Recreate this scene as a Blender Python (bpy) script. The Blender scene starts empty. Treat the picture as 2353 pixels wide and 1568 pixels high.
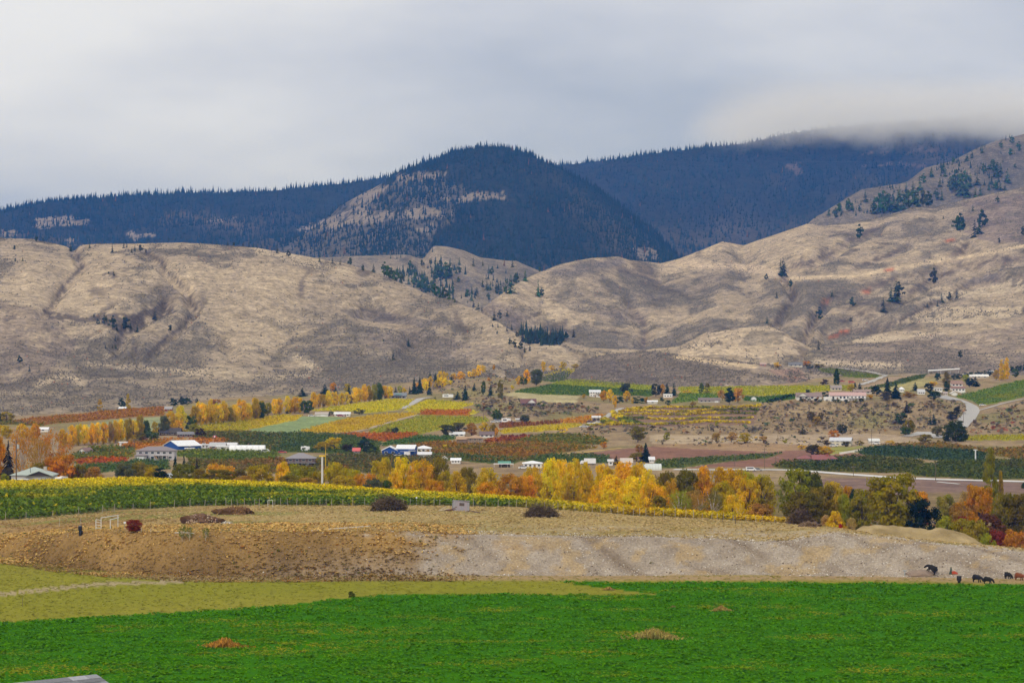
import bpy, bmesh, math, random
import numpy as np
from mathutils import Vector, Matrix
random.seed(7)
rng = np.random.default_rng(11)
C = bpy.context.scene.collection
SC = bpy.context.scene

# ------------------------------------------------------------------ camera
FV, CX, CY = 6669.5, 1176.0, 784.0          # focal length and centre in 2352 x 1568 units
cam = bpy.data.cameras.new('camera')
cam.sensor_width = 36.0
cam.lens = 36.0 * FV / 2352.0
cam.clip_start, cam.clip_end = 0.5, 60000.0
cam_o = bpy.data.objects.new('camera', cam)
cam_o.rotation_euler = (math.radians(90), 0, 0)
C.objects.link(cam_o)
SC.camera = cam_o

# ------------------------------------------------------------------ world and sun
SUN_EL, SUN_AZ = math.radians(37), math.radians(208)
world = bpy.data.worlds.new('World')
SC.world = world
world.use_nodes = True
wn, wl = world.node_tree.nodes, world.node_tree.links
wn.clear()
w_out = wn.new('ShaderNodeOutputWorld')
w_bg = wn.new('ShaderNodeBackground')
w_bg.inputs['Strength'].default_value = 0.1
sky = wn.new('ShaderNodeTexSky')
sky.sky_type = 'NISHITA'
sky.sun_disc = False
sky.sun_elevation, sky.sun_rotation = SUN_EL, SUN_AZ
geo = wn.new('ShaderNodeTexCoord')
sep = wn.new('ShaderNodeSeparateXYZ')
wl.new(geo.outputs['Generated'], sep.inputs[0])
def wmath(op, a, b=None, clamp=False):
    m = wn.new('ShaderNodeMath'); m.operation = op; m.use_clamp = clamp
    for i, v in enumerate((a, b)):
        if v is None: continue
        if isinstance(v, (int, float)): m.inputs[i].default_value = v
        else: wl.new(v, m.inputs[i])
    return m.outputs[0]
ramp = wn.new('ShaderNodeValToRGB')          # an overcast sky: grey blue at the horizon, brighter upwards
el = ramp.color_ramp
SKYR = [(0.0, (2.6, 2.95, 4.0)), (0.15, (3.3, 3.7, 4.8)), (0.3, (4.2, 4.6, 5.8)), (0.45, (6.0, 6.2, 7.1)), (0.62, (8.0, 8.0, 8.4)), (1.0, (9.2, 9.15, 9.3))]
while len(el.elements) < len(SKYR): el.elements.new(0.5)
for e, (p, c) in zip(el.elements, SKYR):
    e.position = p; e.color = (*c, 1)
nz = wn.new('ShaderNodeTexNoise')
nz.inputs['Scale'].default_value = 3.2
nz.inputs['Detail'].default_value = 5
nz.inputs['Roughness'].default_value = 0.5
mp = wn.new('ShaderNodeMapping')
mp.inputs['Scale'].default_value = (1.6, 1.6, 5.0)
mp.inputs['Rotation'].default_value = (0, math.radians(8), 0)
mp.inputs['Location'].default_value = (0.35, 0.2, 0.1)
wl.new(geo.outputs['Generated'], mp.inputs['Vector'])
wl.new(mp.outputs[0], nz.inputs['Vector'])
# position on the ramp: a function of elevation, shifted by the cloud noise and by the brighter side of the sky (left)
e1 = wmath('MULTIPLY', wmath('MAXIMUM', sep.outputs['Z'], 0.0), 4.7)
e2 = wmath('ADD', e1, wmath('MULTIPLY', wmath('SUBTRACT', nz.outputs['Fac'], 0.5), 0.8))
xs = wmath('MULTIPLY', wmath('MINIMUM', wmath('MAXIMUM', sep.outputs['X'], -0.3), 0.3), -0.9)
e4 = wmath('ADD', wmath('ADD', e2, xs), 0.03, clamp=True)
wl.new(e4, ramp.inputs['Fac'])
mx = wn.new('ShaderNodeMix'); mx.data_type = 'RGBA'
mx.inputs['Factor'].default_value = 0.9
wl.new(sky.outputs[0], mx.inputs['A']); wl.new(ramp.outputs[0], mx.inputs['B'])
wl.new(mx.outputs['Result'], w_bg.inputs['Color'])
wl.new(w_bg.outputs[0], w_out.inputs['Surface'])

sun = bpy.data.lights.new('sun', 'SUN')
sun.energy, sun.angle, sun.color = 1.5, math.radians(16), (1.0, 0.93, 0.82)
sun_o = bpy.data.objects.new('sun', sun)
d_ = Vector((math.sin(SUN_AZ) * math.cos(SUN_EL), math.cos(SUN_AZ) * math.cos(SUN_EL), math.sin(SUN_EL)))
sun_o.rotation_euler = d_.to_track_quat('Z', 'Y').to_euler()
sun_o.location = (0, 0, 300)
C.objects.link(sun_o)

SC.view_settings.view_transform = 'Standard'
SC.view_settings.look = 'None'
SC.view_settings.exposure = 0.0
SC.view_settings.gamma = 1.0
SC.view_settings.use_curve_mapping = False
SC.render.engine = 'CYCLES'
SC.cycles.use_denoising = True
SC.cycles.max_bounces = 10
SC.cycles.diffuse_bounces = 7
SC.cycles.transmission_bounces = 7
SC.cycles.transparent_max_bounces = 8
SC.cycles.volume_bounces = 5

# ------------------------------------------------------------------ noise
def _hash(ix, iy, seed):
    h = (ix.astype(np.int64) * 374761393 + iy.astype(np.int64) * 668265263 + seed * 1442695041) & 0xFFFFFFFF
    h = ((h ^ (h >> 13)) * 1274126177) & 0xFFFFFFFF
    h = h ^ (h >> 16)
    return (h & 0xFFFFFF) / float(0xFFFFFF)
def vnoise(x, y, seed=0):
    x = np.asarray(x, float); y = np.asarray(y, float)
    ix, iy = np.floor(x), np.floor(y)
    fx, fy = x - ix, y - iy
    fx = fx * fx * fx * (fx * (fx * 6 - 15) + 10); fy = fy * fy * fy * (fy * (fy * 6 - 15) + 10)
    a = _hash(ix, iy, seed); b = _hash(ix + 1, iy, seed); c = _hash(ix, iy + 1, seed); d = _hash(ix + 1, iy + 1, seed)
    return a + (b - a) * fx + (c - a) * fy + (a - b - c + d) * fx * fy
def fbm(x, y, octv=4, seed=0, gain=0.5):
    s, a, t = 0.0, 1.0, 0.0
    for o in range(octv):
        s = s + a * vnoise(x * 2 ** o + 17.3 * o, y * 2 ** o - 9.1 * o, seed + o); t += a; a *= gain
    return s / t            # 0..1
def ridged(x, y, octv=3, seed=0):
    s, a, t = 0.0, 1.0, 0.0
    for o in range(octv):
        s = s + a * (1 - np.abs(2 * vnoise(x * 2 ** o, y * 2 ** o, seed + o) - 1)); t += a; a *= 0.5
    return s / t

# ------------------------------------------------------------------ picture crops the layout was measured in -> 2352 x 1568 units
CROPS = dict(A=(0, 1350, 2.353), B=(950, 1350, 2.353), C=(1900, 1350, 2.353), D=(2872, 1350, 2.353),
             E=(0, 1900, 2.302), F=(950, 1850, 2.353), G=(1900, 1850, 2.353), H=(2872, 1850, 2.353),
             I=(0, 600, 1.7423), J=(1200, 500, 1.7423), K=(2572, 400, 1.5677),
             P=(0, 1560, 5.8075), Q=(450, 1560, 3.9217), R=(1050, 1560, 3.62), S=(1650, 1560, 3.62), T=(1800, 1380, 3.3614),
             U=(2400, 1360, 3.3614), V=(2950, 1340, 2.552), W=(2250, 1600, 2.9413), X=(3000, 1600, 2.6984), Y=(1000, 1680, 3.3614),
             Z=(200, 1880, 2.9413), a=(3350, 2080, 4.5077), b=(0, 2480, 5.229), c=(1300, 1860, 2.768))
def cp(k, x, y=0.0):
    x0, y0, s = CROPS[k]
    return ((x0 + x / s) / 1.6463, (y0 + y / s) / 1.6463)
def cl(k, w): return w / CROPS[k][2] / 1.6463
def cps(k, pts): return [cp(k, *p) for p in pts]

# ------------------------------------------------------------------ materials
def new_mat(name):
    m = bpy.data.materials.new(name); m.use_nodes = True
    n, l = m.node_tree.nodes, m.node_tree.links
    n.clear()
    o = n.new('ShaderNodeOutputMaterial')
    return m, n, l, o
def nmath(n, l, op, a, b=None):
    m = n.new('ShaderNodeMath'); m.operation = op
    for i, v in enumerate((a, b)):
        if v is None: continue
        if isinstance(v, (int, float)): m.inputs[i].default_value = v
        else: l.new(v, m.inputs[i])
    return m.outputs[0]
def nmix(n, l, bt, fac, a, b):
    m = n.new('ShaderNodeMix'); m.data_type = 'RGBA'; m.blend_type = bt
    for k, v in (('Factor', fac), ('A', a), ('B', b)):
        s = m.inputs[k] if k == 'Factor' else [i for i in m.inputs if i.name == k and i.type == 'RGBA'][0]
        if isinstance(v, (int, float)): s.default_value = v
        elif isinstance(v, tuple): s.default_value = (*v[:3], 1)
        else: l.new(v, s)
    return [o for o in m.outputs if o.type == 'RGBA'][0]
def ground_mat(name, scales, amps, bump=None):
    """base colour from the land-use attribute, broken up by noise at the given wavelengths (m)"""
    m, n, l, o = new_mat(name)
    at = n.new('ShaderNodeAttribute'); at.attribute_name = 'Col'
    tc = n.new('ShaderNodeTexCoord')
    col = at.outputs['Color']
    for i, (s, a) in enumerate(zip(scales, amps)):
        t = n.new('ShaderNodeTexNoise'); t.inputs['Scale'].default_value = 1.0 / s
        t.inputs['Detail'].default_value = 4; t.inputs['Roughness'].default_value = 0.65
        l.new(tc.outputs['Object'], t.inputs['Vector'])
        f = nmath(n, l, 'ADD', nmath(n, l, 'MULTIPLY', nmath(n, l, 'SUBTRACT', t.outputs['Fac'], 0.5), 2 * a), 1.0)
        cmb = n.new('ShaderNodeCombineColor')
        for k in range(3): l.new(f, cmb.inputs[k])
        col = nmix(n, l, 'MULTIPLY', 1.0, col, cmb.outputs[0])
    p = n.new('ShaderNodeBsdfDiffuse')
    l.new(col, p.inputs['Color'])
    if bump:
        t = n.new('ShaderNodeTexNoise'); t.inputs['Scale'].default_value = 1.0 / bump[0]; t.inputs['Detail'].default_value = 5
        l.new(tc.outputs['Object'], t.inputs['Vector'])
        b = n.new('ShaderNodeBump'); b.inputs['Distance'].default_value = bump[1]; b.inputs['Strength'].default_value = 0.8
        l.new(t.outputs['Fac'], b.inputs['Height']); l.new(b.outputs[0], p.inputs['Normal'])
    l.new(p.outputs[0], o.inputs['Surface'])
    return m
def plain_mat(name, col, rough=0.7, noise=None, amp=0.15, spec=0.3, metal=0.0):
    m, n, l, o = new_mat(name)
    p = n.new('ShaderNodeBsdfPrincipled')
    p.inputs['Roughness'].default_value = rough; p.inputs['Specular IOR Level'].default_value = spec
    p.inputs['Metallic'].default_value = metal
    t = n.new('ShaderNodeTexNoise'); t.inputs['Scale'].default_value = noise or 0.8; t.inputs['Detail'].default_value = 5
    tc = n.new('ShaderNodeTexCoord'); l.new(tc.outputs['Object'], t.inputs['Vector'])
    f = nmath(n, l, 'ADD', nmath(n, l, 'MULTIPLY', nmath(n, l, 'SUBTRACT', t.outputs['Fac'], 0.5), 2 * amp), 1.0)
    cmb = n.new('ShaderNodeCombineColor')
    for k in range(3): l.new(f, cmb.inputs[k])
    l.new(nmix(n, l, 'MULTIPLY', 1.0, tuple(col), cmb.outputs[0]), p.inputs['Base Color'])
    l.new(p.outputs[0], o.inputs['Surface'])
    return m
def leaf_mat(name, use_obj_color=True, trans=0.3):
    """leaves: their own colour (per leaf attribute) times the plant's colour; part of the light passes through"""
    m, n, l, o = new_mat(name)
    at = n.new('ShaderNodeAttribute'); at.attribute_name = 'Col'
    col = at.outputs['Color']
    if use_obj_color:
        oi = n.new('ShaderNodeObjectInfo')
        col = nmix(n, l, 'MULTIPLY', 1.0, oi.outputs['Color'], col)
    d = n.new('ShaderNodeBsdfDiffuse'); l.new(col, d.inputs['Color'])
    if trans > 0:
        t = n.new('ShaderNodeBsdfTranslucent'); l.new(col, t.inputs['Color'])
        mxs = n.new('ShaderNodeMixShader'); mxs.inputs[0].default_value = trans
        l.new(d.outputs[0], mxs.inputs[1]); l.new(t.outputs[0], mxs.inputs[2])
        l.new(mxs.outputs[0], o.inputs['Surface'])
    else:
        l.new(d.outputs[0], o.inputs['Surface'])
    return m
M = {}
M['leaf'] = leaf_mat('leaf', True, 0.48)
M['needle'] = leaf_mat('needle', True, 0.0)
M['plant'] = leaf_mat('plant', False, 0.25)
M['stone'] = leaf_mat('stone', False, 0.0)
M['bark'] = plain_mat('bark', (0.10, 0.075, 0.055), 0.9, 1.5, 0.3)
M['bark_pale'] = plain_mat('bark_pale', (0.55, 0.47, 0.38), 0.9, 1.5, 0.25)
_pm = {}
def pm(col, rough=0.7, metal=0.0, amp=0.12):
    k = (tuple(round(c, 3) for c in col), rough, metal)
    if k not in _pm:
        _pm[k] = plain_mat('paint', col, rough, 0.9, amp, 0.3, metal)
    return _pm[k]

# ------------------------------------------------------------------ mesh helpers
def mesh_np(name, v, f, mats, col=None, matidx=None, smooth=False):
    """v: n x 3, f: m x k faces (k = 3 or 4) or a list of such arrays; col: n x 3 per-vertex colour"""
    me = bpy.data.meshes.new(name)
    fl = f if isinstance(f, list) else [f]
    fl = [np.asarray(a, np.int32) for a in fl if len(a)]
    me.vertices.add(len(v)); me.vertices.foreach_set('co', np.asarray(v, np.float32).ravel())
    nl = sum(a.size for a in fl); npoly = sum(len(a) for a in fl)
    me.loops.add(nl); me.loops.foreach_set('vertex_index', np.concatenate([a.ravel() for a in fl]))
    me.polygons.add(npoly)
    tot = np.concatenate([np.full(len(a), a.shape[1], np.int32) for a in fl])
    st = np.concatenate([[0], np.cumsum(tot)[:-1]]).astype(np.int32)
    me.polygons.foreach_set('loop_start', st); me.polygons.foreach_set('loop_total', tot)
    for m in (mats if isinstance(mats, (list, tuple)) else [mats]): me.materials.append(m)
    if matidx is not None: me.polygons.foreach_set('material_index', np.asarray(matidx, np.int32))
    if smooth: me.polygons.foreach_set('use_smooth', np.ones(npoly, bool))
    if col is not None:
        a = me.attributes.new('Col', 'FLOAT_COLOR', 'POINT')
        cc = np.ones((len(v), 4), np.float32); cc[:, :3] = col
        a.data.foreach_set('color', cc.ravel())
    me.update(calc_edges=True)
    return me
def link(name, me, parent=None):
    o = bpy.data.objects.new(name, me); C.objects.link(o)
    if parent is not None: o.parent = parent
    return o
def tag(o, label=None, cat=None, group=None, kind=None):
    if label: o['label'] = label
    if cat: o['category'] = cat
    if group: o['group'] = group
    if kind: o['kind'] = kind
    return o
def thing(name, label, cat, loc, rotz=0.0, group=None):
    o = bpy.data.objects.new(name, None); C.objects.link(o)
    o.empty_display_size = 0.5
    o.location = loc; o.rotation_euler = (0, 0, rotz)
    return tag(o, label, cat, group)
class MB:
    """collects boxes, tubes and faces; build() links them as one mesh object"""
    def __init__(s): s.v = []; s.f = []
    def add(s, vs, fs):
        b = len(s.v); s.v += [tuple(p) for p in vs]; s.f += [tuple(i + b for i in q) for q in fs]; return s
    def box(s, x0, y0, z0, x1, y1, z1):
        return s.add([(x0, y0, z0), (x1, y0, z0), (x1, y1, z0), (x0, y1, z0), (x0, y0, z1), (x1, y0, z1), (x1, y1, z1), (x0, y1, z1)],
                     [(0, 3, 2, 1), (4, 5, 6, 7), (0, 1, 5, 4), (1, 2, 6, 5), (2, 3, 7, 6), (3, 0, 4, 7)])
    def tube(s, pts, rad, n=6):
        pts = [Vector(p) for p in pts]
        if not isinstance(rad, (list, tuple)): rad = [rad] * len(pts)
        b = len(s.v)
        for i, (p, r) in enumerate(zip(pts, rad)):
            t = (pts[min(i + 1, len(pts) - 1)] - pts[max(i - 1, 0)]).normalized()
            u = t.orthogonal().normalized() if abs(t.z) > 0.9 else t.cross(Vector((0, 0, 1))).normalized()
            w = t.cross(u)
            for k in range(n):
                a = 2 * math.pi * k / n
                s.v.append(tuple(p + (u * math.cos(a) + w * math.sin(a)) * r))
        for i in range(len(pts) - 1):
            for k in range(n):
                a, c = b + i * n + k, b + i * n + (k + 1) % n
                s.f.append((a, c, c + n, a + n))
        s.f.append(tuple(b + k for k in reversed(range(n)))); e = b + (len(pts) - 1) * n
        s.f.append(tuple(e + k for k in range(n)))
        return s
    def prism(s, poly, y0, y1):      # polygon in xz extruded along y
        n = len(poly)
        vs = [(x, y0, z) for x, z in poly] + [(x, y1, z) for x, z in poly]
        fs = [tuple(range(n)), tuple(reversed(range(n, 2 * n)))] + [(i + n, (i + 1) % n + n, (i + 1) % n, i) for i in range(n)]
        return s.add(vs, fs)
    def mesh(s, name, mat, smooth=False):
        me = bpy.data.meshes.new(name); me.from_pydata(s.v, [], s.f)
        me.materials.append(mat)
        bm = bmesh.new(); bm.from_mesh(me); bmesh.ops.recalc_face_normals(bm, faces=bm.faces); bm.to_mesh(me); bm.free()
        if smooth: me.polygons.foreach_set('use_smooth', [True] * len(me.polygons))
        return me
    def build(s, name, mat, parent=None, smooth=False):
        return link(name, s.mesh(name, mat, smooth), parent)

# ------------------------------------------------------------------ terrain: ridge-by-ridge height sheets
def pchip_eval(xk, yk, xq):
    """monotone cubic through K knots for every column: xk, yk (K,U), xq (Q,U)"""
    h = np.diff(xk, axis=0); dl = np.diff(yk, axis=0) / h
    K = len(xk); m = np.zeros_like(yk)
    w1 = 2 * h[1:] + h[:-1]; w2 = h[1:] + 2 * h[:-1]
    with np.errstate(divide='ignore', invalid='ignore'):
        hm = (w1 + w2) / (w1 / dl[:-1] + w2 / dl[1:])
    m[1:-1] = np.where(dl[:-1] * dl[1:] > 0, hm, 0.0)
    m[0] = dl[0]; m[-1] = dl[-1]
    out = np.empty_like(xq)
    for j in range(xq.shape[1]):
        i = np.clip(np.searchsorted(xk[:, j], xq[:, j], side='right') - 1, 0, K - 2)
        t = (xq[:, j] - xk[i, j]) / h[i, j]
        a, b, c, d = yk[i, j], yk[i + 1, j], m[i, j] * h[i, j], m[i + 1, j] * h[i, j]
        out[:, j] = (2 * t ** 3 - 3 * t ** 2 + 1) * a + (t ** 3 - 2 * t ** 2 + t) * c + (-2 * t ** 3 + 3 * t ** 2) * b + (t ** 3 - t ** 2) * d
    return out
def curve(pts, u):
    pts = sorted(pts); return np.interp(u, [p[0] for p in pts], [p[1] for p in pts])
class Sheet:
    def __init__(s, u0, u1, du, lines, counts, noise=None, post=None):
        """lines: list of (D(u), R(u) or None, Z(u) or None); each gives depth and either picture row or height"""
        s.u = np.arange(u0, u1 + 0.1, du); U = len(s.u)
        Dk, Zk = [], []
        for D, R, Z in lines:
            R_ = None if R is None else (curve(R, s.u) if isinstance(R, list) else np.full(U, float(R)))
            Z_ = None if Z is None else (curve(Z, s.u) if isinstance(Z, list) else np.full(U, float(Z)))
            if D is None: D_ = Z_ * FV / (CY - R_)
            elif callable(D): D_ = D(s.u, Dk, Zk)
            else: D_ = curve(D, s.u) if isinstance(D, list) else np.full(U, float(D))
            if Z_ is None: Z_ = (CY - R_) * D_ / FV
            if Dk: D_ = np.maximum(D_, Dk[-1] + 2.0)
            Dk.append(D_); Zk.append(Z_)
        s.Dk, s.Zk = np.array(Dk), np.array(Zk)
        rows = []; s.line_row = [0]
        for k, c in enumerate(counts):
            t = np.linspace(0, 1, c + 1)[(0 if k == 0 else 1):]
            # even steps in the picture rather than in depth (1/D) on long runs
            a, b = s.Dk[k], s.Dk[k + 1]
            rows.append(1.0 / (1.0 / a + (1.0 / b - 1.0 / a) * t[:, None]))
            s.line_row.append(sum(len(r) for r in rows) - 1)
        s.D = np.concatenate(rows); s.X = (s.u - CX) / FV * s.D
        s.Z = pchip_eval(s.Dk, s.Zk, s.D)
        s.Px = s.u[None] * np.ones_like(s.D)
        if noise is not None: s.Z += noise(s)
        if post is not None: post(s)
        s.V = CY - s.Z / s.D * FV       # picture row of every vertex
        s.Dmin, s.Dmax = s.D[0], s.D[-1]
        # regular depth raster for look-ups
        s.rd = np.geomspace(s.D.min(), s.D.max(), 2600)
        s.rz = np.stack([np.interp(s.rd, s.D[:, j], s.Z[:, j], left=-1e4, right=-1e4) for j in range(U)], 1)
        s.col = np.zeros(s.D.shape + (3,))
    def zat(s, x, y):
        x = np.asarray(x, float); y = np.asarray(y, float)
        fu = np.clip((x / y * FV + CX - s.u[0]) / (s.u[1] - s.u[0]), 0, len(s.u) - 1.001)
        fd = np.clip(np.log(y / s.rd[0]) / np.log(s.rd[1] / s.rd[0]), 0, len(s.rd) - 1.001)
        iu, idd = fu.astype(int), fd.astype(int); a, b = fu - iu, fd - idd
        r = s.rz
        q = x / y * FV + CX
        return np.where((q < s.u[0]) | (q > s.u[-1]) | (y < s.rd[0]) | (y > s.rd[-1]), -1e4, (r[idd, iu] * (1 - a) + r[idd, iu + 1] * a) * (1 - b) + (r[idd + 1, iu] * (1 - a) + r[idd + 1, iu + 1] * a) * b)
    def hit(s, px, row, dmin=0.0):
        """the point of the sheet seen at (px,row): first depth at which the ground rises to that row"""
        fu = np.clip((px - s.u[0]) / (s.u[1] - s.u[0]), 0, len(s.u) - 1.001); iu = int(fu); a = fu - iu
        z = s.rz[:, iu] * (1 - a) + s.rz[:, iu + 1] * a
        v = CY - z / s.rd * FV
        ok = (v <= row) & (s.rd >= dmin) & (z > -9e3)
        i = int(np.argmax(ok))
        if not ok[i]: i = int(np.argmin(np.where((s.rd >= dmin) & (z > -9e3), v, 1e9)))
        d = s.rd[i]
        if ok[i] and i > 0 and v[i - 1] > row and s.rd[i - 1] >= dmin and z[i - 1] > -9e3:
            t = (v[i - 1] - row) / max(v[i - 1] - v[i], 1e-6); d = s.rd[i - 1] + t * (s.rd[i] - s.rd[i - 1])
        x = (px - CX) / FV * d
        return Vector((x, d, float(s.zat(x, d))))
    def at(s, px, d):
        x = (px - CX) / FV * d
        return Vector((x, d, float(s.zat(x, d))))
    def build(s, name, mat, r0=0, r1=None, smooth=True):
        r1 = len(s.D) - 1 if r1 is None else r1
        D, X, Z = s.D[r0:r1 + 1], s.X[r0:r1 + 1], s.Z[r0:r1 + 1]
        n, U = D.shape
        v = np.stack([X, D, Z], -1).reshape(-1, 3)
        i = (np.arange(n - 1)[:, None] * U + np.arange(U - 1)[None]).ravel()
        f = np.stack([i, i + 1, i + 1 + U, i + U], 1)
        o = link(name, mesh_np(name, v, f, mat, s.col[r0:r1 + 1].reshape(-1, 3), smooth=smooth))
        return tag(o, kind='structure')
class Land:
    """several sheets read as one surface"""
    def __init__(s, sheets): s.sheets = sheets
    def zat(s, x, y): return np.max([q.zat(x, y) for q in s.sheets], axis=0)
    def hit(s, px, row, dmin=0.0):
        best = None
        for q in s.sheets:
            if not (q.u[0] <= px <= q.u[-1]): continue
            p = q.hit(px, row, dmin)
            if abs(CY - p.z / p.y * FV - row) < 1.5 and (best is None or p.y < best.y): best = p
        if best is None: best = s.sheets[0].hit(px, row, dmin)
        best.z = float(s.zat(best.x, best.y)); return best
    def at(s, px, d):
        x = (px - CX) / FV * d
        return Vector((x, d, float(s.zat(x, d))))
def inpoly(px, py, poly):
    poly = np.asarray(poly, float); x1, y1 = poly[:, 0], poly[:, 1]; x2, y2 = np.roll(x1, -1), np.roll(y1, -1)
    r = np.zeros(np.shape(px), bool)
    for a, b, c, d in zip(x1, y1, x2, y2):
        if b == d: continue
        r ^= ((b > py) != (d > py)) & (px < (c - a) * (py - b) / (d - b) + a)
    return r
def distline(x, y, pts):
    """distance to a polyline and the running share along it"""
    best = np.full(np.shape(x), 1e9)
    for (ax, ay), (bx, by) in zip(pts[:-1], pts[1:]):
        dx, dy = bx - ax, by - ay; L = dx * dx + dy * dy + 1e-9
        t = np.clip(((x - ax) * dx + (y - ay) * dy) / L, 0, 1)
        best = np.minimum(best, np.hypot(x - ax - t * dx, y - ay - t * dy))
    return best
def paint(s, poly, col, wob=0.0, rows=None):
    px, py = s.Px, s.V
    if wob:
        px = px + (fbm(s.X / 14, s.D / 30, 3, 5) - 0.5) * 2 * wob; py = py + (fbm(s.X / 14, s.D / 30, 3, 9) - 0.5) * wob
    m = inpoly(px, py, poly)
    if rows is not None:
        k = np.zeros(m.shape, bool); k[rows[0]:rows[1] + 1] = True; m &= k
    s.col[m] = col
def lerp3(a, b, t): return np.asarray(a) * (1 - t[..., None]) + np.asarray(b) * t[..., None]
# ================================================================== TERRAIN
XS = [-420, 0, 300, 600, 900, 1176, 1400, 1600, 1800, 2000, 2200, 2352, 2760]
FOOT = [(-420, 1258), (0, 1278), (120, 1300), (250, 1314), (450, 1323), (1000, 1322), (2000, 1322), (2352, 1330), (2760, 1340)]
BTOP = [(-420, 1225), (0, 1238), (150, 1227), (300, 1223), (600, 1221), (960, 1219), (1060, 1226), (1176, 1229), (1500, 1231), (1650, 1236), (1740, 1243), (1812, 1242), (1925, 1224), (2050, 1236), (2183, 1250), (2352, 1268), (2760, 1290)]
VFRONT = [(-420, 1202), (0, 1196), (250, 1174), (450, 1161), (600, 1160), (900, 1160), (1176, 1164), (1500, 1186), (1800, 1202), (1900, 1211), (2000, 1224), (2100, 1237), (2352, 1263), (2760, 1284)]
CREST = [(-420, 1112), (0, 1113), (300, 1106), (650, 1118), (1000, 1141), (1176, 1153), (1400, 1173), (1600, 1189), (1800, 1200.5), (1900, 1209.5), (2000, 1222.5), (2100, 1235.5), (2352, 1261.5), (2760, 1282)]
VFRONT_D = [(-420, 690), (0, 690), (450, 740), (900, 760), (1176, 760), (1500, 730), (1800, 690), (2000, 640), (2352, 612), (2760, 610)]
CREST_D = [(-420, 980), (0, 980), (650, 960), (1000, 900), (1400, 830), (1800, 745), (2000, 680), (2352, 650), (2760, 650)]
L15R = [(-420, 962), (0, 956), (300, 938), (500, 914), (700, 905), (900, 882), (1000, 872), (1120, 866), (1290, 878), (1400, 886), (1740, 888), (1900, 868), (2050, 858), (2352, 862), (2760, 862)]
L15D = [(-420, 2150), (0, 2150), (300, 2250), (500, 2400), (900, 2600), (1120, 2700), (1290, 2450), (1740, 2420), (1900, 2500), (2050, 2600), (2352, 2600), (2760, 2600)]
L14R = [(-420, 975), (0, 970), (300, 955), (500, 945), (700, 948), (1000, 945), (1100, 930), (1200, 926), (1300, 932), (1380, 938), (1500, 940), (1740, 938), (1790, 918), (1850, 915), (2000, 911), (2130, 912), (2190, 935), (2240, 946), (2352, 930), (2760, 930)]
L14D = [(-420, 2000), (1100, 2000), (1740, 1990), (1790, 1900), (2130, 1900), (2240, 1950), (2760, 1950)]
ground_lines = [
    (3, None, -1.7), (60, None, -12.5), (120, None, -22), (250, None, -39), (395, None, -47.6),
    (None, FOOT, -46.5),
    (lambda u, D, Z: D[-1] + 14.0, BTOP, None),
    (VFRONT_D, VFRONT, None),
    (CREST_D, CREST, None),
    (lambda u, D, Z: D[-1] + 70.0, None, -57.5),
    (1250, None, -61.5), (1300, None, -60.5), (1600, 1022, None), (1790, 986, None),
    (L14D, L14R, None), (L15D, L15R, None), (lambda u, D, Z: D[-1] + 450.0, None, -45),
]
ground_counts = [4, 4, 4, 8, 64, 26, 36, 26, 8, 30, 8, 36, 22, 34, 34, 6]
def ground_noise(s):
    a = np.interp(s.D, [395, 620, 900, 1300, 2000, 2600], [0.18, 0.28, 0.3, 0.35, 0.9, 1.6])
    n = (fbm(s.X / 22, s.D / 22, 4, 3) - 0.5) * 2 * a
    k = s.line_row
    # the gravel slope is rougher, with runnels going down and to the right
    bank = np.zeros(s.D.shape); bank[k[5]:k[6] + 1] = np.sin(np.linspace(0, math.pi, k[6] - k[5] + 1))[:, None]
    run = ridged((s.X + (s.D - 575) * 1.1) / 7.5, s.D / 60, 2, 21)
    n = n + bank * (run - 0.55) * 1.0
    return n
ground = Sheet(-420, 2760, 5, ground_lines, ground_counts, ground_noise)
k = ground.line_row
g = ground
N1 = fbm(g.X / 9, g.D / 16, 4, 31); N2 = fbm(g.X / 45, g.D / 70, 3, 41)
# land use, near to far
PASTURE = np.array((0.255, 0.25, 0.045)); ALFALFA = np.array((0.045, 0.165, 0.005))
DRY = np.array((0.42, 0.31, 0.15)); BROWN = np.array((0.20, 0.12, 0.05)); GRAVEL = np.array((0.40, 0.36, 0.325))
g.col[:] = lerp3((0.21, 0.22, 0.022), (0.30, 0.26, 0.045), N2)
ALFALFA_POLY = [(-420, 1446), (0, 1429), (300, 1412), (607, 1394), (742, 1379), (874, 1366), (1184, 1364), (1523, 1366), (1390, 1350), (1283, 1336), (1761, 1337), (2352, 1343), (2760, 1348), (2760, 2600), (-420, 2600)]
paint(g, ALFALFA_POLY, ALFALFA, rows=(k[3], k[5]))
# track along the foot of the bank and the two ruts across the pasture
m = np.zeros(g.D.shape, bool); m[k[4]:k[5] + 1] = True
foot = curve(FOOT, g.u)[None]
w = np.clip(1 - np.abs(g.V - foot - 4) / 9, 0, 1) * np.clip((g.Px - 150) / 250, 0, 1) * m
g.col[:] = lerp3(g.col, (0.36, 0.25, 0.13), np.clip(w * 1.6, 0, 1))
for dy in (0, 5):
    d = distline(g.Px, g.V, [(-420, 1404 + dy), (0, 1362 + dy), (120, 1349 + dy), (232, 1338.5 + dy * 0.7), (420, 1334 + dy * 0.4)])
    g.col[:] = lerp3(g.col, (0.40, 0.31, 0.2), np.where((d < 2.2) & m, 0.8, 0))
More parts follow.
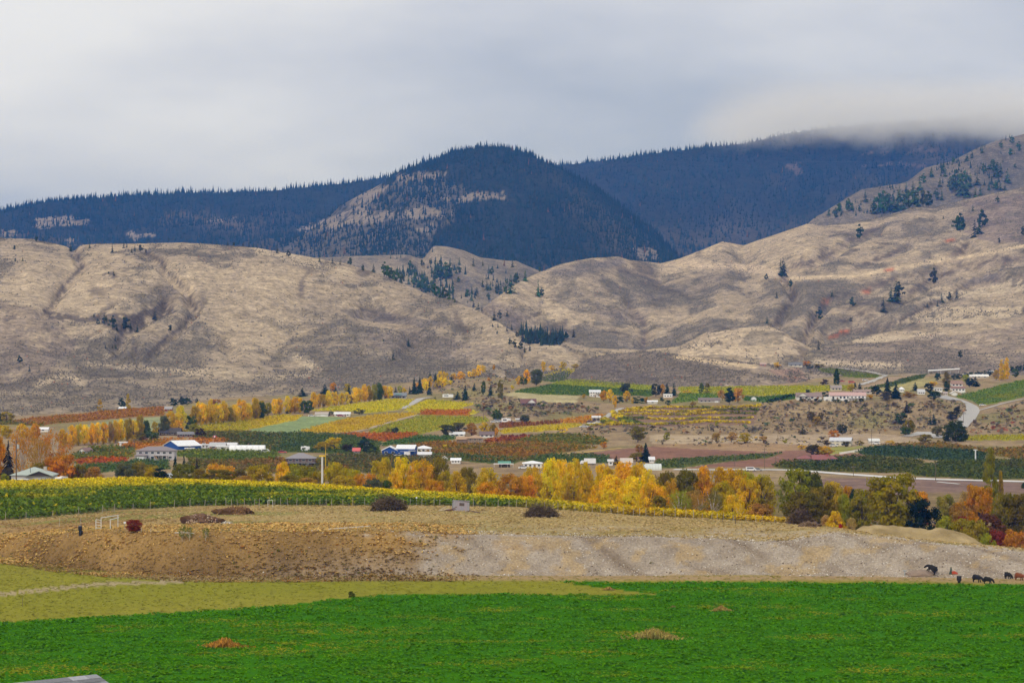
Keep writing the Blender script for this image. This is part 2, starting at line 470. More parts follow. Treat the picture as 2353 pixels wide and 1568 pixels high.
# bank
sl = slice(k[5] + 1, k[6] + 1)
wg = np.clip((g.Px[sl] - 900 + (fbm(g.X[sl] / 5, g.D[sl] / 3, 4, 2, .6) - 0.5) * 620) / 240, 0, 1)
low = np.clip((np.linspace(1, 0, k[6] - k[5]))[:, None] * 1.6 - 0.6, 0, 1) * np.clip((g.Px[sl] - 520) / 300, 0, 1)
wg = np.clip(wg + low * 0.6, 0, 1)
g.col[sl] = lerp3(lerp3((0.135, 0.082, 0.035), (0.34, 0.21, 0.075), np.clip(N1[sl] * 1.2 + 0.35 * (1 - np.linspace(1, 0, k[6] - k[5])[:, None]) - .2, 0, 1)), lerp3((0.23, 0.18, 0.13), (0.44, 0.375, 0.30), fbm(g.X[sl] / 4, g.D[sl] / 3, 4, 33, .6)), wg)
dk = ridged((g.X[sl] + (g.D[sl] - 575) * 1.1) / 11, g.D[sl] / 50, 2, 77)
g.col[sl] = lerp3(g.col[sl], (0.15, 0.105, 0.065), np.clip((dk - 0.68) * 3.6 * np.clip(N2[sl] * 2.4 - .5, 0, 1.2), 0, 0.85) * wg)
g.col[sl] = lerp3(g.col[sl], (0.40, 0.28, 0.13), np.clip((fbm(g.X[sl] / 6, g.D[sl] / 4, 4, 88, .6) - 0.55) * 7, 0, 0.6) * wg)
# terrace
sl = slice(k[6] + 1, k[7] + 1)
t = lerp3(lerp3((0.27, 0.21, 0.07), (0.50, 0.37, 0.18), N1[sl]), (0.34, 0.2, 0.08), np.clip((600 - g.Px[sl]) / 500, 0, 0.75) * N2[sl] * 1.4)
g.col[sl] = t
gr = fbm(g.X[sl] / 30, g.D[sl] / 14, 3, 91)
g.col[sl] = lerp3(g.col[sl], (0.17, 0.2, 0.045), np.clip((gr - 0.52) * 5, 0, 0.7) * np.clip((1300 - g.Px[sl]) / 500, 0.15, 1))
stony = np.clip(1 - np.abs(g.V[sl] - curve([(1100, 1215), (1500, 1222), (2000, 1226), (2400, 1270)], g.u)[None]) / 16, 0, 1) * np.clip((g.Px[sl] - 1050) / 300, 0, 1)
g.col[sl] = lerp3(g.col[sl], (0.44, 0.38, 0.32), stony * np.clip((N1[sl] - 0.3) * 2.2, 0, 0.9))
g.col[k[7] + 1:k[8] + 1] = (0.20, 0.17, 0.06)
g.col[k[8] + 1:k[10] + 1] = lerp3((0.13, 0.10, 0.045), (0.25, 0.19, 0.08), N1[k[8] + 1:k[10] + 1])
g.col[k[10] + 1:] = lerp3(lerp3((0.23, 0.16, 0.09), (0.36, 0.27, 0.15), N1[k[10] + 1:]), (0.22, 0.20, 0.07), np.clip((N2[k[10] + 1:] - .5) * 4, 0, .6))
GVR = (k[9], len(g.D) - 1)
def gp(poly, col, wob=3): paint(g, poly, col, wob, GVR)
SOIL = (0.19, 0.11, 0.075)
gp(cps('D', [(480, 1080), (1060, 1068), (2353, 1118), (3600, 1130), (3600, 1250), (1400, 1235), (640, 1190)]), (0.215, 0.145, 0.115))
gp(cps('D', [(1500, 1195), (2000, 1200), (2353, 1195), (3600, 1195), (3600, 1500), (1200, 1500)]), (0.22, 0.16, 0.08))
gp(cps('C', [(640, 870), (1080, 815), (1350, 790), (1700, 800), (2353, 800), (3200, 860), (3400, 960), (1650, 985), (2353, 870), (1900, 890), (1350, 915), (900, 895)]), (0.24, 0.13, 0.09))
gp(cps('C', [(1300, 690), (2600, 690), (2960, 700), (2353, 775), (1330, 775)]), (0.40, 0.31, 0.20))
gp(cps('C', [(1340, 770), (2353, 765), (3000, 800), (2353, 840), (1350, 800)]), (0.33, 0.22, 0.12))
gp(cps('D', [(0, 690), (1100, 680), (1500, 740), (960, 780), (560, 790), (0, 760)]), (0.38, 0.29, 0.19))
gp(cps('D', [(640, 870), (960, 790), (640, 800), (470, 850)]), (0.27, 0.26, 0.07))
gp(cps('B', [(0, 640), (460, 525), (860, 535), (430, 665), (0, 690)]), (0.23, 0.29, 0.13))
gp(cps('Q', [(1800, 300), (2353, 150), (2500, 150), (2500, 330)]), (0.23, 0.29, 0.13))
gp(cps('T', [(330, 370), (470, 345), (1320, 395), (1250, 490), (1000, 480), (580, 420)]), (0.42, 0.36, 0.19))
gp(cps('C', [(880, 590), (1050, 450), (2290, 440), (2240, 600), (1300, 620), (740, 625)]), (0.24, 0.155, 0.1))
gp(cps('A', [(600, 640), (1000, 560), (1420, 530), (1450, 620), (1200, 700)]), (0.27, 0.29, 0.15))
gp(cps('D', [(1170, 260), (1450, 180), (1620, 200), (1330, 300), (950, 300)]), (0.35, 0.3, 0.13))
gp(cps('D', [(1100, 210), (1160, 172), (1490, 155), (1170, 235), (920, 290), (930, 250)]), (0.34, 0.25, 0.16))
gp(cps('S', [(0, 0), (460, 0), (480, 60), (0, 60)]), (0.3, 0.22, 0.1))
ground_mat_near = ground_mat('field_ground', (0.5, 4), (0.35, 0.22), (0.5, 0.12))
ground_mat_bank = ground_mat('bank_ground', (0.45, 2.5), (0.75, 0.3), (0.5, 0.25))
ground_mat_far = ground_mat('valley_ground', (2.5, 9, 30), (0.6, 0.55, 0.4), None)
g.build('field', ground_mat_near, 0, k[5])
g.build('gravel_bank', ground_mat_bank, k[5], k[6])
g.build('terrace', ground_mat_near, k[6], k[8])

# ------------------------------------------------------------------ hills
def hill(name, u0, u1, du, foot, crest, prof, counts, amp, back=(350, -60, 900, -260), carve=(), seed=1, wl=220.0, colf=None, mat=None, build=True):
    """foot, crest: ((px,row) list, (px,depth) list); prof: (share of depth, share of rise) knots between them"""
    (fr, fd), (cr, cd) = foot, crest
    u = np.arange(u0, u1 + 0.1, du)
    FR, FD, CR, CD = curve(fr, u), curve(fd, u), curve(cr, u), curve(cd, u)
    fz, cz = (CY - FR) * FD / FV, (CY - CR) * CD / FV
    L = [([(a, b - 160) for a, b in zip(u, FD)], None, [(a, b - 16) for a, b in zip(u, fz)]), (list(zip(u, FD)), None, list(zip(u, fz)))]
    for a, b in prof:
        L.append((list(zip(u, FD + (CD - FD) * a)), None, list(zip(u, fz + (cz - fz) * b))))
    L.append((list(zip(u, CD)), None, list(zip(u, cz))))
    L.append((list(zip(u, CD + back[0])), None, list(zip(u, cz + back[1]))))
    L.append((list(zip(u, CD + back[2])), None, list(zip(u, cz + back[3]))))
    def noise(s):
        kk = s.line_row; n = len(prof) + 2
        rise = np.clip((s.D - s.Dk[1]) / (s.Dk[n] - s.Dk[1]), 0, 1)
        env = np.clip(rise * 5, 0, 1) * np.clip((1.02 - rise) * 5, 0.1, 1)
        env = np.where(s.D > s.Dk[n], 0.1, env)
        # gullies running down the slope and long low swells
        z = amp * env * ((fbm(s.X / wl, s.D / (wl * 2.2), 4, seed) - 0.5) * 1.7 - (ridged(s.X / (wl * 0.55) + 0.35 * fbm(s.X / 90, s.D / 90, 2, seed + 3), s.D / (wl * 1.6), 2, seed + 7) - 0.5) * 0.75)
        return z + amp * 0.35 * env * ((1 - ridged(s.X / 62 + 0.5 * fbm(s.X / 40, s.D / 60, 2, seed + 4), s.D / 240, 3, seed + 11)) - 0.4)
    def post(s):
        V = CY - s.Z / s.D * FV
        for pts, wid, dep in carve:
            d = distline(s.Px * np.ones_like(s.D), V, pts)
            s.Z -= dep * np.exp(-(d / wid) ** 2)
    s = Sheet(u0, u1, du, L, counts, noise, post)
    s.Px = s.Px * np.ones_like(s.D)
    s.rise = np.clip((s.D - s.Dk[1]) / (s.Dk[len(prof) + 2] - s.Dk[1]), 0, 1.2)
    if colf: colf(s)
    if build: s.build(name, mat)
    return s
def dab(s, pts, wid, col, st=1.0, nz=0.6, seed=3):
    d = distline(s.Px, s.V, pts)
    w = np.exp(-(d / wid) ** 2)
    if nz: w = np.clip(w * 1.5 * (1 - nz) + w * nz * np.clip((fbm(s.X / 16, s.D / 34, 5, seed, .65) - 0.42) * 7, 0, 1) * 1.3, 0, 1)
    s.col[:] = lerp3(s.col, col, np.clip(w * st, 0, 1))
def dabpoly(s, poly, col, st=1.0, wob=14, seed=5):
    px = s.Px + (fbm(s.X / 40, s.D / 90, 3, seed) - 0.5) * 2 * wob; py = s.V + (fbm(s.X / 40, s.D / 90, 3, seed + 4) - 0.5) * wob
    m = inpoly(px, py, poly) & (fbm(s.X / 11, s.D / 26, 4, seed + 9, .65) > 0.36)
    s.col[m] = s.col[m] * (1 - st) + np.asarray(col) * st
GRASS_LT = np.array((0.40, 0.315, 0.21)); GRASS_DK = np.array((0.25, 0.20, 0.145)); SAGE = np.array((0.142, 0.122, 0.092)); BRUSH = np.array((0.085, 0.066, 0.054))
def hillcol(seed, sage=0.5):
    def f(s):
        a = fbm(s.X / 120, s.D / 240, 6, seed, 0.6); b = fbm(s.X / 34, s.D / 70, 6, seed + 5, 0.68)
        s.col[:] = lerp3(GRASS_LT, GRASS_DK, np.clip((a - 0.3) * 2.0, 0, 1))
        q = np.clip((b * 0.75 + a * 0.5 - 0.68 + sage * 0.25 + 0.12 * (0.5 - s.rise)) * 7, 0, 1)
        s.sage = q
        s.col[:] = lerp3(s.col, SAGE, q * 0.8)
        gl = ridged(s.X / 62 + 0.5 * fbm(s.X / 40, s.D / 60, 2, seed + 5), s.D / 240, 3, seed + 12)
        s.col[:] = lerp3(s.col, BRUSH, np.clip((gl - 0.80) * 9, 0, 0.6) * np.clip((fbm(s.X / 30, s.D / 50, 4, seed + 20) - 0.38) * 5, 0, 1))
    return f
mat_hill = ground_mat('hill_ground', (2.5, 7, 24), (0.95, 0.95, 0.6), None)
mat_mtn = ground_mat('mountain_ground', (8, 40), (0.8, 0.6), None)
# --- left hill
LH_CREST = [(-420, 552), (0, 546), (70, 548), (150, 565), (244, 560), (418, 558), (523, 565), (590, 570), (645, 582), (790, 605), (851, 624), (924, 652), (990, 680), (1043, 689), (1095, 712), (1140, 736), (1192, 771), (1202, 795), (1215, 850), (1235, 890)]
LH_GULLY = [(cps('I', [(480, 560), (500, 620), (545, 710), (470, 780), (400, 870), (340, 970), (280, 1010)]), 11, 7),
            (cps('I', [(960, 620), (1060, 670), (1090, 740), (1160, 800), (1240, 860), (1255, 950), (1290, 985), (1200, 1100), (1090, 1190), (930, 1330), (880, 1240)]), 12, 9),
            (cps('I', [(1080, 950), (980, 1010), (850, 1100), (800, 1150), (770, 1230)]), 18, 12),
            (cps('J', [(300, 1180), (560, 1240), (640, 1330), (600, 1420)]), 22, 9),
            (cps('I', [(1480, 1200), (1530, 1290)]), 14, 6)]
def lh_col(s):
    hillcol(2, 0.46)(s)
    dabpoly(s, [(-420, 800), (0, 690), (120, 700), (180, 800), (60, 900), (-420, 960)], (0.19, 0.145, 0.115), 0.5, 40)
    for pts, wd, _ in LH_GULLY: dab(s, pts, wd * 0.42, BRUSH, 0.85, 0.85)
    dabpoly(s, cps('I', [(290, 990), (560, 1040), (700, 1010), (900, 1020), (1080, 950), (1180, 1000), (1000, 1080), (900, 1140), (740, 1130), (650, 1060), (520, 1070), (330, 1060)]), BRUSH, 0.8, 10)
    dabpoly(s, cps('I', [(1210, 620), (1280, 595), (1400, 600), (1500, 625), (1370, 650), (1250, 640)]), SAGE, 0.7, 5)
    dabpoly(s, cps('I', [(670, 760), (740, 740), (790, 780), (720, 790)]), BRUSH, 0.7, 3)
    dabpoly(s, cps('J', [(150, 1170), (400, 1180), (560, 1215), (940, 1250), (700, 1290), (420, 1260), (220, 1225)]), (0.15, 0.125, 0.11), 0.6, 14)
    dabpoly(s, cps('J', [(300, 1330), (700, 1300), (950, 1380), (1240, 1420), (1150, 1500), (700, 1480), (380, 1420)]), (0.22, 0.175, 0.14), 0.55, 18)
    for pts, w in (([(250, 1485), (440, 1425), (540, 1480)], 9), ([(560, 1355), (880, 1370), (1050, 1400)], 6), ([(1080, 1400), (1400, 1400), (1700, 1440), (2060, 1420)], 8), ([(1950, 1310), (2100, 1390)], 9), ([(0, 1545), (400, 1550)], 5), ([(700, 1300), (860, 1230)], 6), ([(1700, 600), (2000, 680), (2260, 740)], 12)):
        dab(s, cps('I', pts), w, (0.50, 0.40, 0.27), 0.7, 0.7, 8)
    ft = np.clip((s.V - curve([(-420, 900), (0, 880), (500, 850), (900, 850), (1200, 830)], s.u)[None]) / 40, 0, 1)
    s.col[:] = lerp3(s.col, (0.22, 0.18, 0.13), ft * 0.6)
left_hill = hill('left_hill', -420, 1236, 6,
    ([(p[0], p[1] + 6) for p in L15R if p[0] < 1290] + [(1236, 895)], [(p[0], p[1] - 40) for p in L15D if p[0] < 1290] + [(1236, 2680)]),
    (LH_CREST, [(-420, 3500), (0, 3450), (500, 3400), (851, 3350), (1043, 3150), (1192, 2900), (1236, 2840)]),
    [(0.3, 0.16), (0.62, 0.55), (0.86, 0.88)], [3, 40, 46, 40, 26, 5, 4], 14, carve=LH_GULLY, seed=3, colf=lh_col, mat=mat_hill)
# --- right side: dark knoll, foothill spur, big bare hill
def kn_col(s):
    hillcol(12, 0.9)(s)
    s.col[:] = lerp3(s.col, (0.2, 0.155, 0.125), 0.45 * np.ones(s.D.shape))
    dabpoly(s, cps('C', [(600, 180), (800, 0), (1000, 40), (1400, 200), (1200, 240), (900, 170)]), (0.13, 0.105, 0.095), 0.6, 16)
    dab(s, cps('C', [(1540, -4), (1700, 15), (2000, 60), (2250, 82)]), 4.5, (0.52, 0.40, 0.25), 1.0, 0.1)
    dabpoly(s, cps('D', [(40, 110), (330, 90), (420, 180), (300, 230)]), (0.3, 0.17, 0.12), 0.5, 10)
knoll = hill('dark_knoll', 1284, 2120, 4,
    ([(1284, 886), (1400, 891), (1740, 893), (1900, 874), (2120, 868)], [(1284, 2440), (1740, 2400), (1900, 2460), (2120, 2560)]),
    ([(1284, 882), (1304, 866), (1322, 848), (1350, 822), (1400, 812), (1480, 806), (1567, 814), (1743, 834), (1850, 843), (1950, 852), (2120, 862)],
     [(1284, 2560), (1350, 2700), (1743, 2640), (1950, 2640), (2120, 2640)]),
    [(0.5, 0.55)], [2, 26, 26, 4, 3], 6, back=(140, -12, 420, -50), seed=15, wl=90, colf=kn_col, mat=mat_hill)
def sp_col(s):
    hillcol(22, 0.35)(s)
    dabpoly(s, cps('K', [(0, 1445), (150, 1340), (520, 1300), (620, 1350), (720, 1480), (0, 1490)]), (0.49, 0.385, 0.26), 0.75, 14)
    dabpoly(s, cps('K', [(330, 1420), (420, 1330), (620, 1350), (600, 1420)]), SAGE, 0.55, 8)
    dab(s, cps('J', [(1180, 1530), (1420, 1410), (1600, 1410)]), 3, (0.5, 0.4, 0.28), 0.8, 0.2)
spur = hill('foothill_spur', 1110, 1990, 4,
    ([(1110, 905), (1250, 890), (1400, 870), (1990, 870)], [(1110, 2640), (1250, 2560), (1400, 2720), (1990, 2700)]),
    ([(1110, 880), (1130, 850), (1150, 834), (1180, 816), (1224, 796), (1290, 794), (1340, 798), (1480, 803), (1562, 795), (1620, 764), (1700, 752), (1763, 748), (1795, 760), (1841, 786), (1900, 822), (1990, 860)],
     [(1110, 2760), (1224, 2950), (1480, 2980), (1620, 3050), (1763, 3080), (1900, 2920), (1990, 2850)]),
    [(0.5, 0.5)], [2, 26, 26, 4, 3], 7, back=(150, -10, 500, -60), seed=25, wl=120, colf=sp_col, mat=mat_hill)
RH_CREST = [(1090, 735), (1112, 705), (1179, 656), (1217, 635), (1287, 607), (1356, 593), (1419, 588), (1447, 596), (1519, 603), (1562, 592), (1624, 568), (1659, 553), (1709, 563), (1795, 534), (1853, 514), (1895, 519), (2008, 503), (2105, 475), (2143, 477), (2352, 429), (2760, 380)]
RH_GULLY = [(cps('K', [(1180, 720), (1000, 800), (900, 870), (760, 930), (650, 960), (610, 1010), (660, 1080), (680, 1130), (620, 1200), (570, 1290)]), 11, 12),
            (cps('K', [(1700, 830), (1500, 980), (1300, 1010), (1100, 1090), (880, 1150), (800, 1240), (740, 1370), (700, 1480)]), 12, 13),
            (cps('K', [(2038, 900), (1750, 940), (1500, 1020), (1250, 1170), (1000, 1260), (850, 1300)]), 12, 13),
            (cps('K', [(2300, 1000), (1950, 1020), (1700, 1060), (1300, 1280), (1050, 1330), (850, 1370)]), 11, 9),
            (cps('J', [(2050, 1130), (2160, 1280), (2150, 1400)]), 14, 6),
            (cps('K', [(1350, 830), (1250, 880), (1050, 950)]), 10, 5)]
def rh_col(s):
    hillcol(32, 0.45)(s)
    for pts, wd, _ in RH_GULLY: dab(s, pts, wd * 0.5, (0.12, 0.09, 0.072), 0.85, 0.8)
    dabpoly(s, cps('K', [(1650, 1060), (1740, 1010), (1940, 985), (1930, 1030), (1740, 1065)]), (0.17, 0.14, 0.12), 0.8, 6)
    dabpoly(s, cps('K', [(1300, 1285), (1480, 1200), (1800, 1190), (2038, 1190), (2038, 1230), (1700, 1290)]), (0.50, 0.40, 0.27), 0.8, 12)
    dabpoly(s, cps('K', [(1000, 1395), (1100, 1370), (1580, 1345), (1500, 1390), (1250, 1405)]), (0.51, 0.41, 0.28), 0.8, 10)
    dabpoly(s, cps('K', [(1390, 1170), (1600, 1100), (2038, 1040), (2038, 1090), (1700, 1140)]), (0.48, 0.39, 0.27), 0.75, 12)
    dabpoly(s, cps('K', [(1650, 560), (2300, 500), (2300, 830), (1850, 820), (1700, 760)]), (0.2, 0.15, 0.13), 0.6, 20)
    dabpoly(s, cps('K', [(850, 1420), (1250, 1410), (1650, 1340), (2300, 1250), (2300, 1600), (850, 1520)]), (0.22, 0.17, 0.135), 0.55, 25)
    dab(s, cps('K', [(640, 1020), (1000, 1010), (1480, 930), (1800, 880), (2038, 830)]), 4, (0.55, 0.43, 0.28), 0.9, 0.3)
    dab(s, cps('K', [(0, 930), (400, 960), (620, 1000)]), 8, (0.53, 0.41, 0.28), 0.8, 0.3)
    dab(s, cps('J', [(1560, 930), (1760, 900), (1990, 850)]), 10, (0.18, 0.15, 0.13), 0.7, 0.5)
    dab(s, cps('J', [(1850, 1190), (2150, 1210)]), 12, (0.15, 0.12, 0.105), 0.7, 0.5)
    dab(s, cps('J', [(1130, 1150), (1280, 1210), (1320, 1260)]), 16, (0.16, 0.125, 0.11), 0.7, 0.5)
    dab(s, cps('K', [(800, 1520), (1300, 1540)]), 7, (0.55, 0.44, 0.3), 0.8, 0.5)
    for q in ((850, 1160), (890, 1370), (950, 1340), (1220, 975), (1080, 1105), (1580, 800)):
        dab(s, [cp('K', *q), cp('K', q[0] + 40, q[1] - 6)], 3.5, (0.42, 0.13, 0.05), 0.8, 0.3)
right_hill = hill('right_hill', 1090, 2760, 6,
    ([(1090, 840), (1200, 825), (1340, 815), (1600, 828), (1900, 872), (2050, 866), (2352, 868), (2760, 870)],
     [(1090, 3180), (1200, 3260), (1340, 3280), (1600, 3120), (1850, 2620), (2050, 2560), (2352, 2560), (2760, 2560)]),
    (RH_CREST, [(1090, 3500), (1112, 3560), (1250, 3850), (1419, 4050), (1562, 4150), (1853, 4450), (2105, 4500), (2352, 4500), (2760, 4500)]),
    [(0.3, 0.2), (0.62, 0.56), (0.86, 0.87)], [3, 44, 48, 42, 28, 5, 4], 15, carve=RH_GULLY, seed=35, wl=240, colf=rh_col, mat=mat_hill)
# --- behind: wooded knob hills, then the forested mountains
def mid_col(s):
    hillcol(42, 0.5)(s); s.col[:] = lerp3(s.col, SAGE, 0.5 * np.ones(s.D.shape))
mid_hill = hill('middle_hill', 640, 1420, 5,
    ([(640, 770), (1420, 780)], [(640, 3750), (1420, 4150)]),
    ([(640, 600), (729, 591), (816, 588), (973, 582), (997, 563), (1025, 565), (1064, 574), (1105, 591), (1165, 598), (1186, 598), (1234, 619), (1260, 628), (1420, 680)], [(640, 4800), (1420, 5000)]),
    [(0.4, 0.35), (0.75, 0.75)], [2, 22, 20, 18, 4, 3], 20, seed=45, wl=260, colf=mid_col, mat=mat_hill,
    carve=[(cps('J', [(960, 960), (1080, 1020), (1200, 1080)]), 22, 14), (cps('J', [(700, 860), (850, 1000), (1000, 1130)]), 26, 16)])
UR_CREST = [(1830, 540), (1861, 512), (1895, 487), (1942, 456), (1981, 435), (2019, 431), (2062, 425), (2085, 417), (2124, 386), (2182, 371), (2240, 342), (2279, 326), (2352, 307), (2760, 262)]
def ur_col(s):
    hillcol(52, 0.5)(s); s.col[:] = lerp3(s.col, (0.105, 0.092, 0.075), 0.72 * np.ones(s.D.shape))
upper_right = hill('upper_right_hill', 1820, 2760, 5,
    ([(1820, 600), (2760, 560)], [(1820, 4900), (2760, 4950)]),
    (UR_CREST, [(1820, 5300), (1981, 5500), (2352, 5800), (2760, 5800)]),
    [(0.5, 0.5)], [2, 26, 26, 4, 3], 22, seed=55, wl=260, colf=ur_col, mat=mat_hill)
FLOOR = np.array((0.03, 0.034, 0.03))
def mt_col(seed, base=FLOOR):
    def f(s):
        a = fbm(s.X / 260, s.D / 600, 4, seed)
        s.col[:] = lerp3(base, (0.10, 0.08, 0.055), np.clip((a - 0.5) * 2.5, 0, 1))
    return f
KN_OPEN = [cps('J', p) for p in (
    [(150, 480), (300, 390), (450, 315), (470, 350), (420, 420), (330, 480)], [(0, 620), (60, 560), (250, 490), (400, 470), (340, 545), (180, 610), (0, 660)],
    [(230, 580), (420, 520), (640, 500), (880, 520), (880, 555), (600, 575), (330, 610)], [(780, 440), (1000, 410), (1220, 405), (1270, 450), (1000, 460), (880, 455)],
    [(630, 480), (700, 490), (860, 530), (700, 560)], [(660, 625), (760, 630), (740, 665), (660, 660)], [(520, 290), (740, 255), (900, 270), (720, 320), (560, 330)], [(2100, 760), (2220, 770), (2250, 850), (2120, 850)])]
def kb_col(s):
    mt_col(62)(s)
    dabpoly(s, [(640, 560), (760, 470), (880, 420), (1000, 400), (1080, 430), (1020, 520), (980, 590), (640, 600)], (0.15, 0.125, 0.095), 0.6, 30, 63)
    for p in KN_OPEN: dabpoly(s, p, (0.25, 0.205, 0.155), 0.8, 26, 61)
knob = hill('wooded_mountain', 560, 1640, 6,
    ([(560, 650), (1640, 650)], [(560, 5200), (1640, 5300)]),
    ([(560, 590), (660, 556), (729, 522), (781, 472), (833, 443), (882, 418), (917, 392), (973, 376), (1036, 352), (1112, 344), (1182, 348), (1217, 362), (1262, 381), (1322, 410), (1400, 455), (1500, 525), (1560, 590), (1640, 640)], [(560, 6200), (1036, 6700), (1640, 6300)]),
    [(0.33, 0.28), (0.68, 0.66)], [2, 24, 22, 20, 4, 3], 30, seed=65, wl=420, colf=kb_col, mat=mat_mtn)
LR_OPEN = [cps('I', p) for p in ([(230, 400), (420, 380), (640, 410), (560, 440), (240, 450)], [(820, 490), (960, 475), (1050, 490), (960, 510), (900, 560), (840, 520)], [(1350, 410), (1620, 365), (1500, 400), (1350, 430)], [(1950, 480), (2150, 400), (2265, 350), (2265, 430), (2000, 500)], [(0, 480), (130, 490), (60, 510), (0, 510)], [(370, 555), (470, 530), (560, 550), (450, 570)])]
def lr_col(s):
    mt_col(72)(s)
    for p in LR_OPEN: dabpoly(s, p, (0.27, 0.22, 0.17), 0.8, 20, 71)
left_ridge = hill('left_forest_ridge', -420, 1060, 6,
    ([(-420, 640), (1060, 620)], [(-420, 5600), (1060, 6600)]),
    ([(-420, 520), (-100, 494), (0, 485), (70, 472), (139, 460), (244, 453), (383, 448), (523, 441), (627, 437), (711, 431), (790, 422), (880, 408), (960, 398), (1060, 420)], [(-420, 7600), (1060, 7900)]),
    [(0.4, 0.38), (0.72, 0.72)], [2, 22, 20, 18, 4, 3], 34, seed=75, wl=420, colf=lr_col, mat=mat_mtn)
RM_OPEN = [cps('K', p) for p in ([(1050, 350), (1300, 340), (1700, 360), (1300, 365)], [(1080, 270), (1250, 265), (1200, 295)], [(1330, 265), (1550, 260), (1500, 285)], [(620, 345), (700, 340), (740, 390), (660, 400)])]
def rm_col(s):
    mt_col(82, np.array((0.032, 0.032, 0.025)))(s)
    for p in RM_OPEN: dabpoly(s, p, (0.14, 0.10, 0.08), 0.8, 16, 81)
right_mtn = hill('far_mountain', 1080, 2760, 7,
    ([(1080, 660), (2760, 640)], [(1080, 6500), (2760, 6700)]),
    ([(1080, 430), (1150, 415), (1262, 382), (1350, 376), (1480, 358), (1600, 345), (1720, 331), (1800, 309), (1900, 296), (2000, 286), (2100, 278), (2352, 258), (2760, 230)], [(1080, 8600), (1720, 8900), (2352, 9200), (2760, 9200)]),
    [(0.4, 0.36), (0.75, 0.74)], [2, 26, 26, 22, 4, 3], 36, seed=85, wl=480, colf=rm_col, mat=mat_mtn, build=False)
ZCUT = 519.0      # the part of the mountain above this height reaches out of the haze into the cloud
def split_build(s, name_lo, name_hi, mat):
    o = s.build(name_lo, mat)
    for lo in (True, False):
        bm = bmesh.new(); bm.from_mesh(o.data if lo else full)
        if lo: full = o.data.copy()
        bmesh.ops.bisect_plane(bm, geom=bm.verts[:] + bm.edges[:] + bm.faces[:], plane_co=(0, 0, ZCUT - 0.1 if lo else ZCUT + 0.1), plane_no=(0, 0, 1), clear_outer=lo, clear_inner=not lo)
        if lo: bm.to_mesh(o.data)
        else:
            me = bpy.data.meshes.new(name_hi); bm.to_mesh(me); me.materials.append(mat)
            tag(link(name_hi, me), kind='structure')
        bm.free()
split_build(right_mtn, 'far_mountain', 'mountain_summit', mat_mtn)
# ================================================================== AIR: haze and the low cloud on the summit
def vol_mat(name, color, density, absorb=(0, 0, 0), aniso=0.0):
    m, n, l, o = new_mat(name)
    p = n.new('ShaderNodeVolumePrincipled')
    p.inputs['Color'].default_value = (*color, 1)
    p.inputs['Density'].default_value = density
    p.inputs['Absorption Color'].default_value = (*absorb, 1)
    p.inputs['Anisotropy'].default_value = aniso
    l.new(p.outputs[0], o.inputs['Volume'])
    return m, n, l, p
HAZE_ON, CLOUD_ON = True, True
if HAZE_ON:
    hm, _, _, _ = vol_mat('haze_air', (0.07, 0.30, 1.0), 4.4e-5, (1, 1, 1))
    hb = MB().box(-3400, -60, -95, 3400, 10600, ZCUT).build('haze', hm)
    tag(hb, kind='stuff')
def blob_mesh(bm_list, lumps, seed):
    vs, fs = [], []
    r = np.random.default_rng(seed)
    b0 = bmesh.new(); bmesh.ops.create_icosphere(b0, subdivisions=3, radius=1.0)
    bv = np.array([v.co[:] for v in b0.verts]); bf = np.array([[v.index for v in f.verts] for f in b0.faces]); b0.free()
    base = 0
    for (x, y, z, a, b, c) in lumps:
        n = 1 + 0.25 * (fbm(bv[:, 0] * 2 + x, bv[:, 1] * 2 + bv[:, 2] * 3 + y, 3, seed) - 0.5)
        p = bv * n[:, None] * (a, b, c)
        zf = ZCUT + 8
        p = p + (x, y, z); p[:, 2] = np.where(p[:, 2] < zf, zf + (p[:, 2] - zf) * 0.0 + 0.02 * np.abs(p[:, 0] % 7), p[:, 2])
        vs.append(p); fs.append(bf + base); base += len(bv)
    return np.concatenate(vs), np.concatenate(fs)
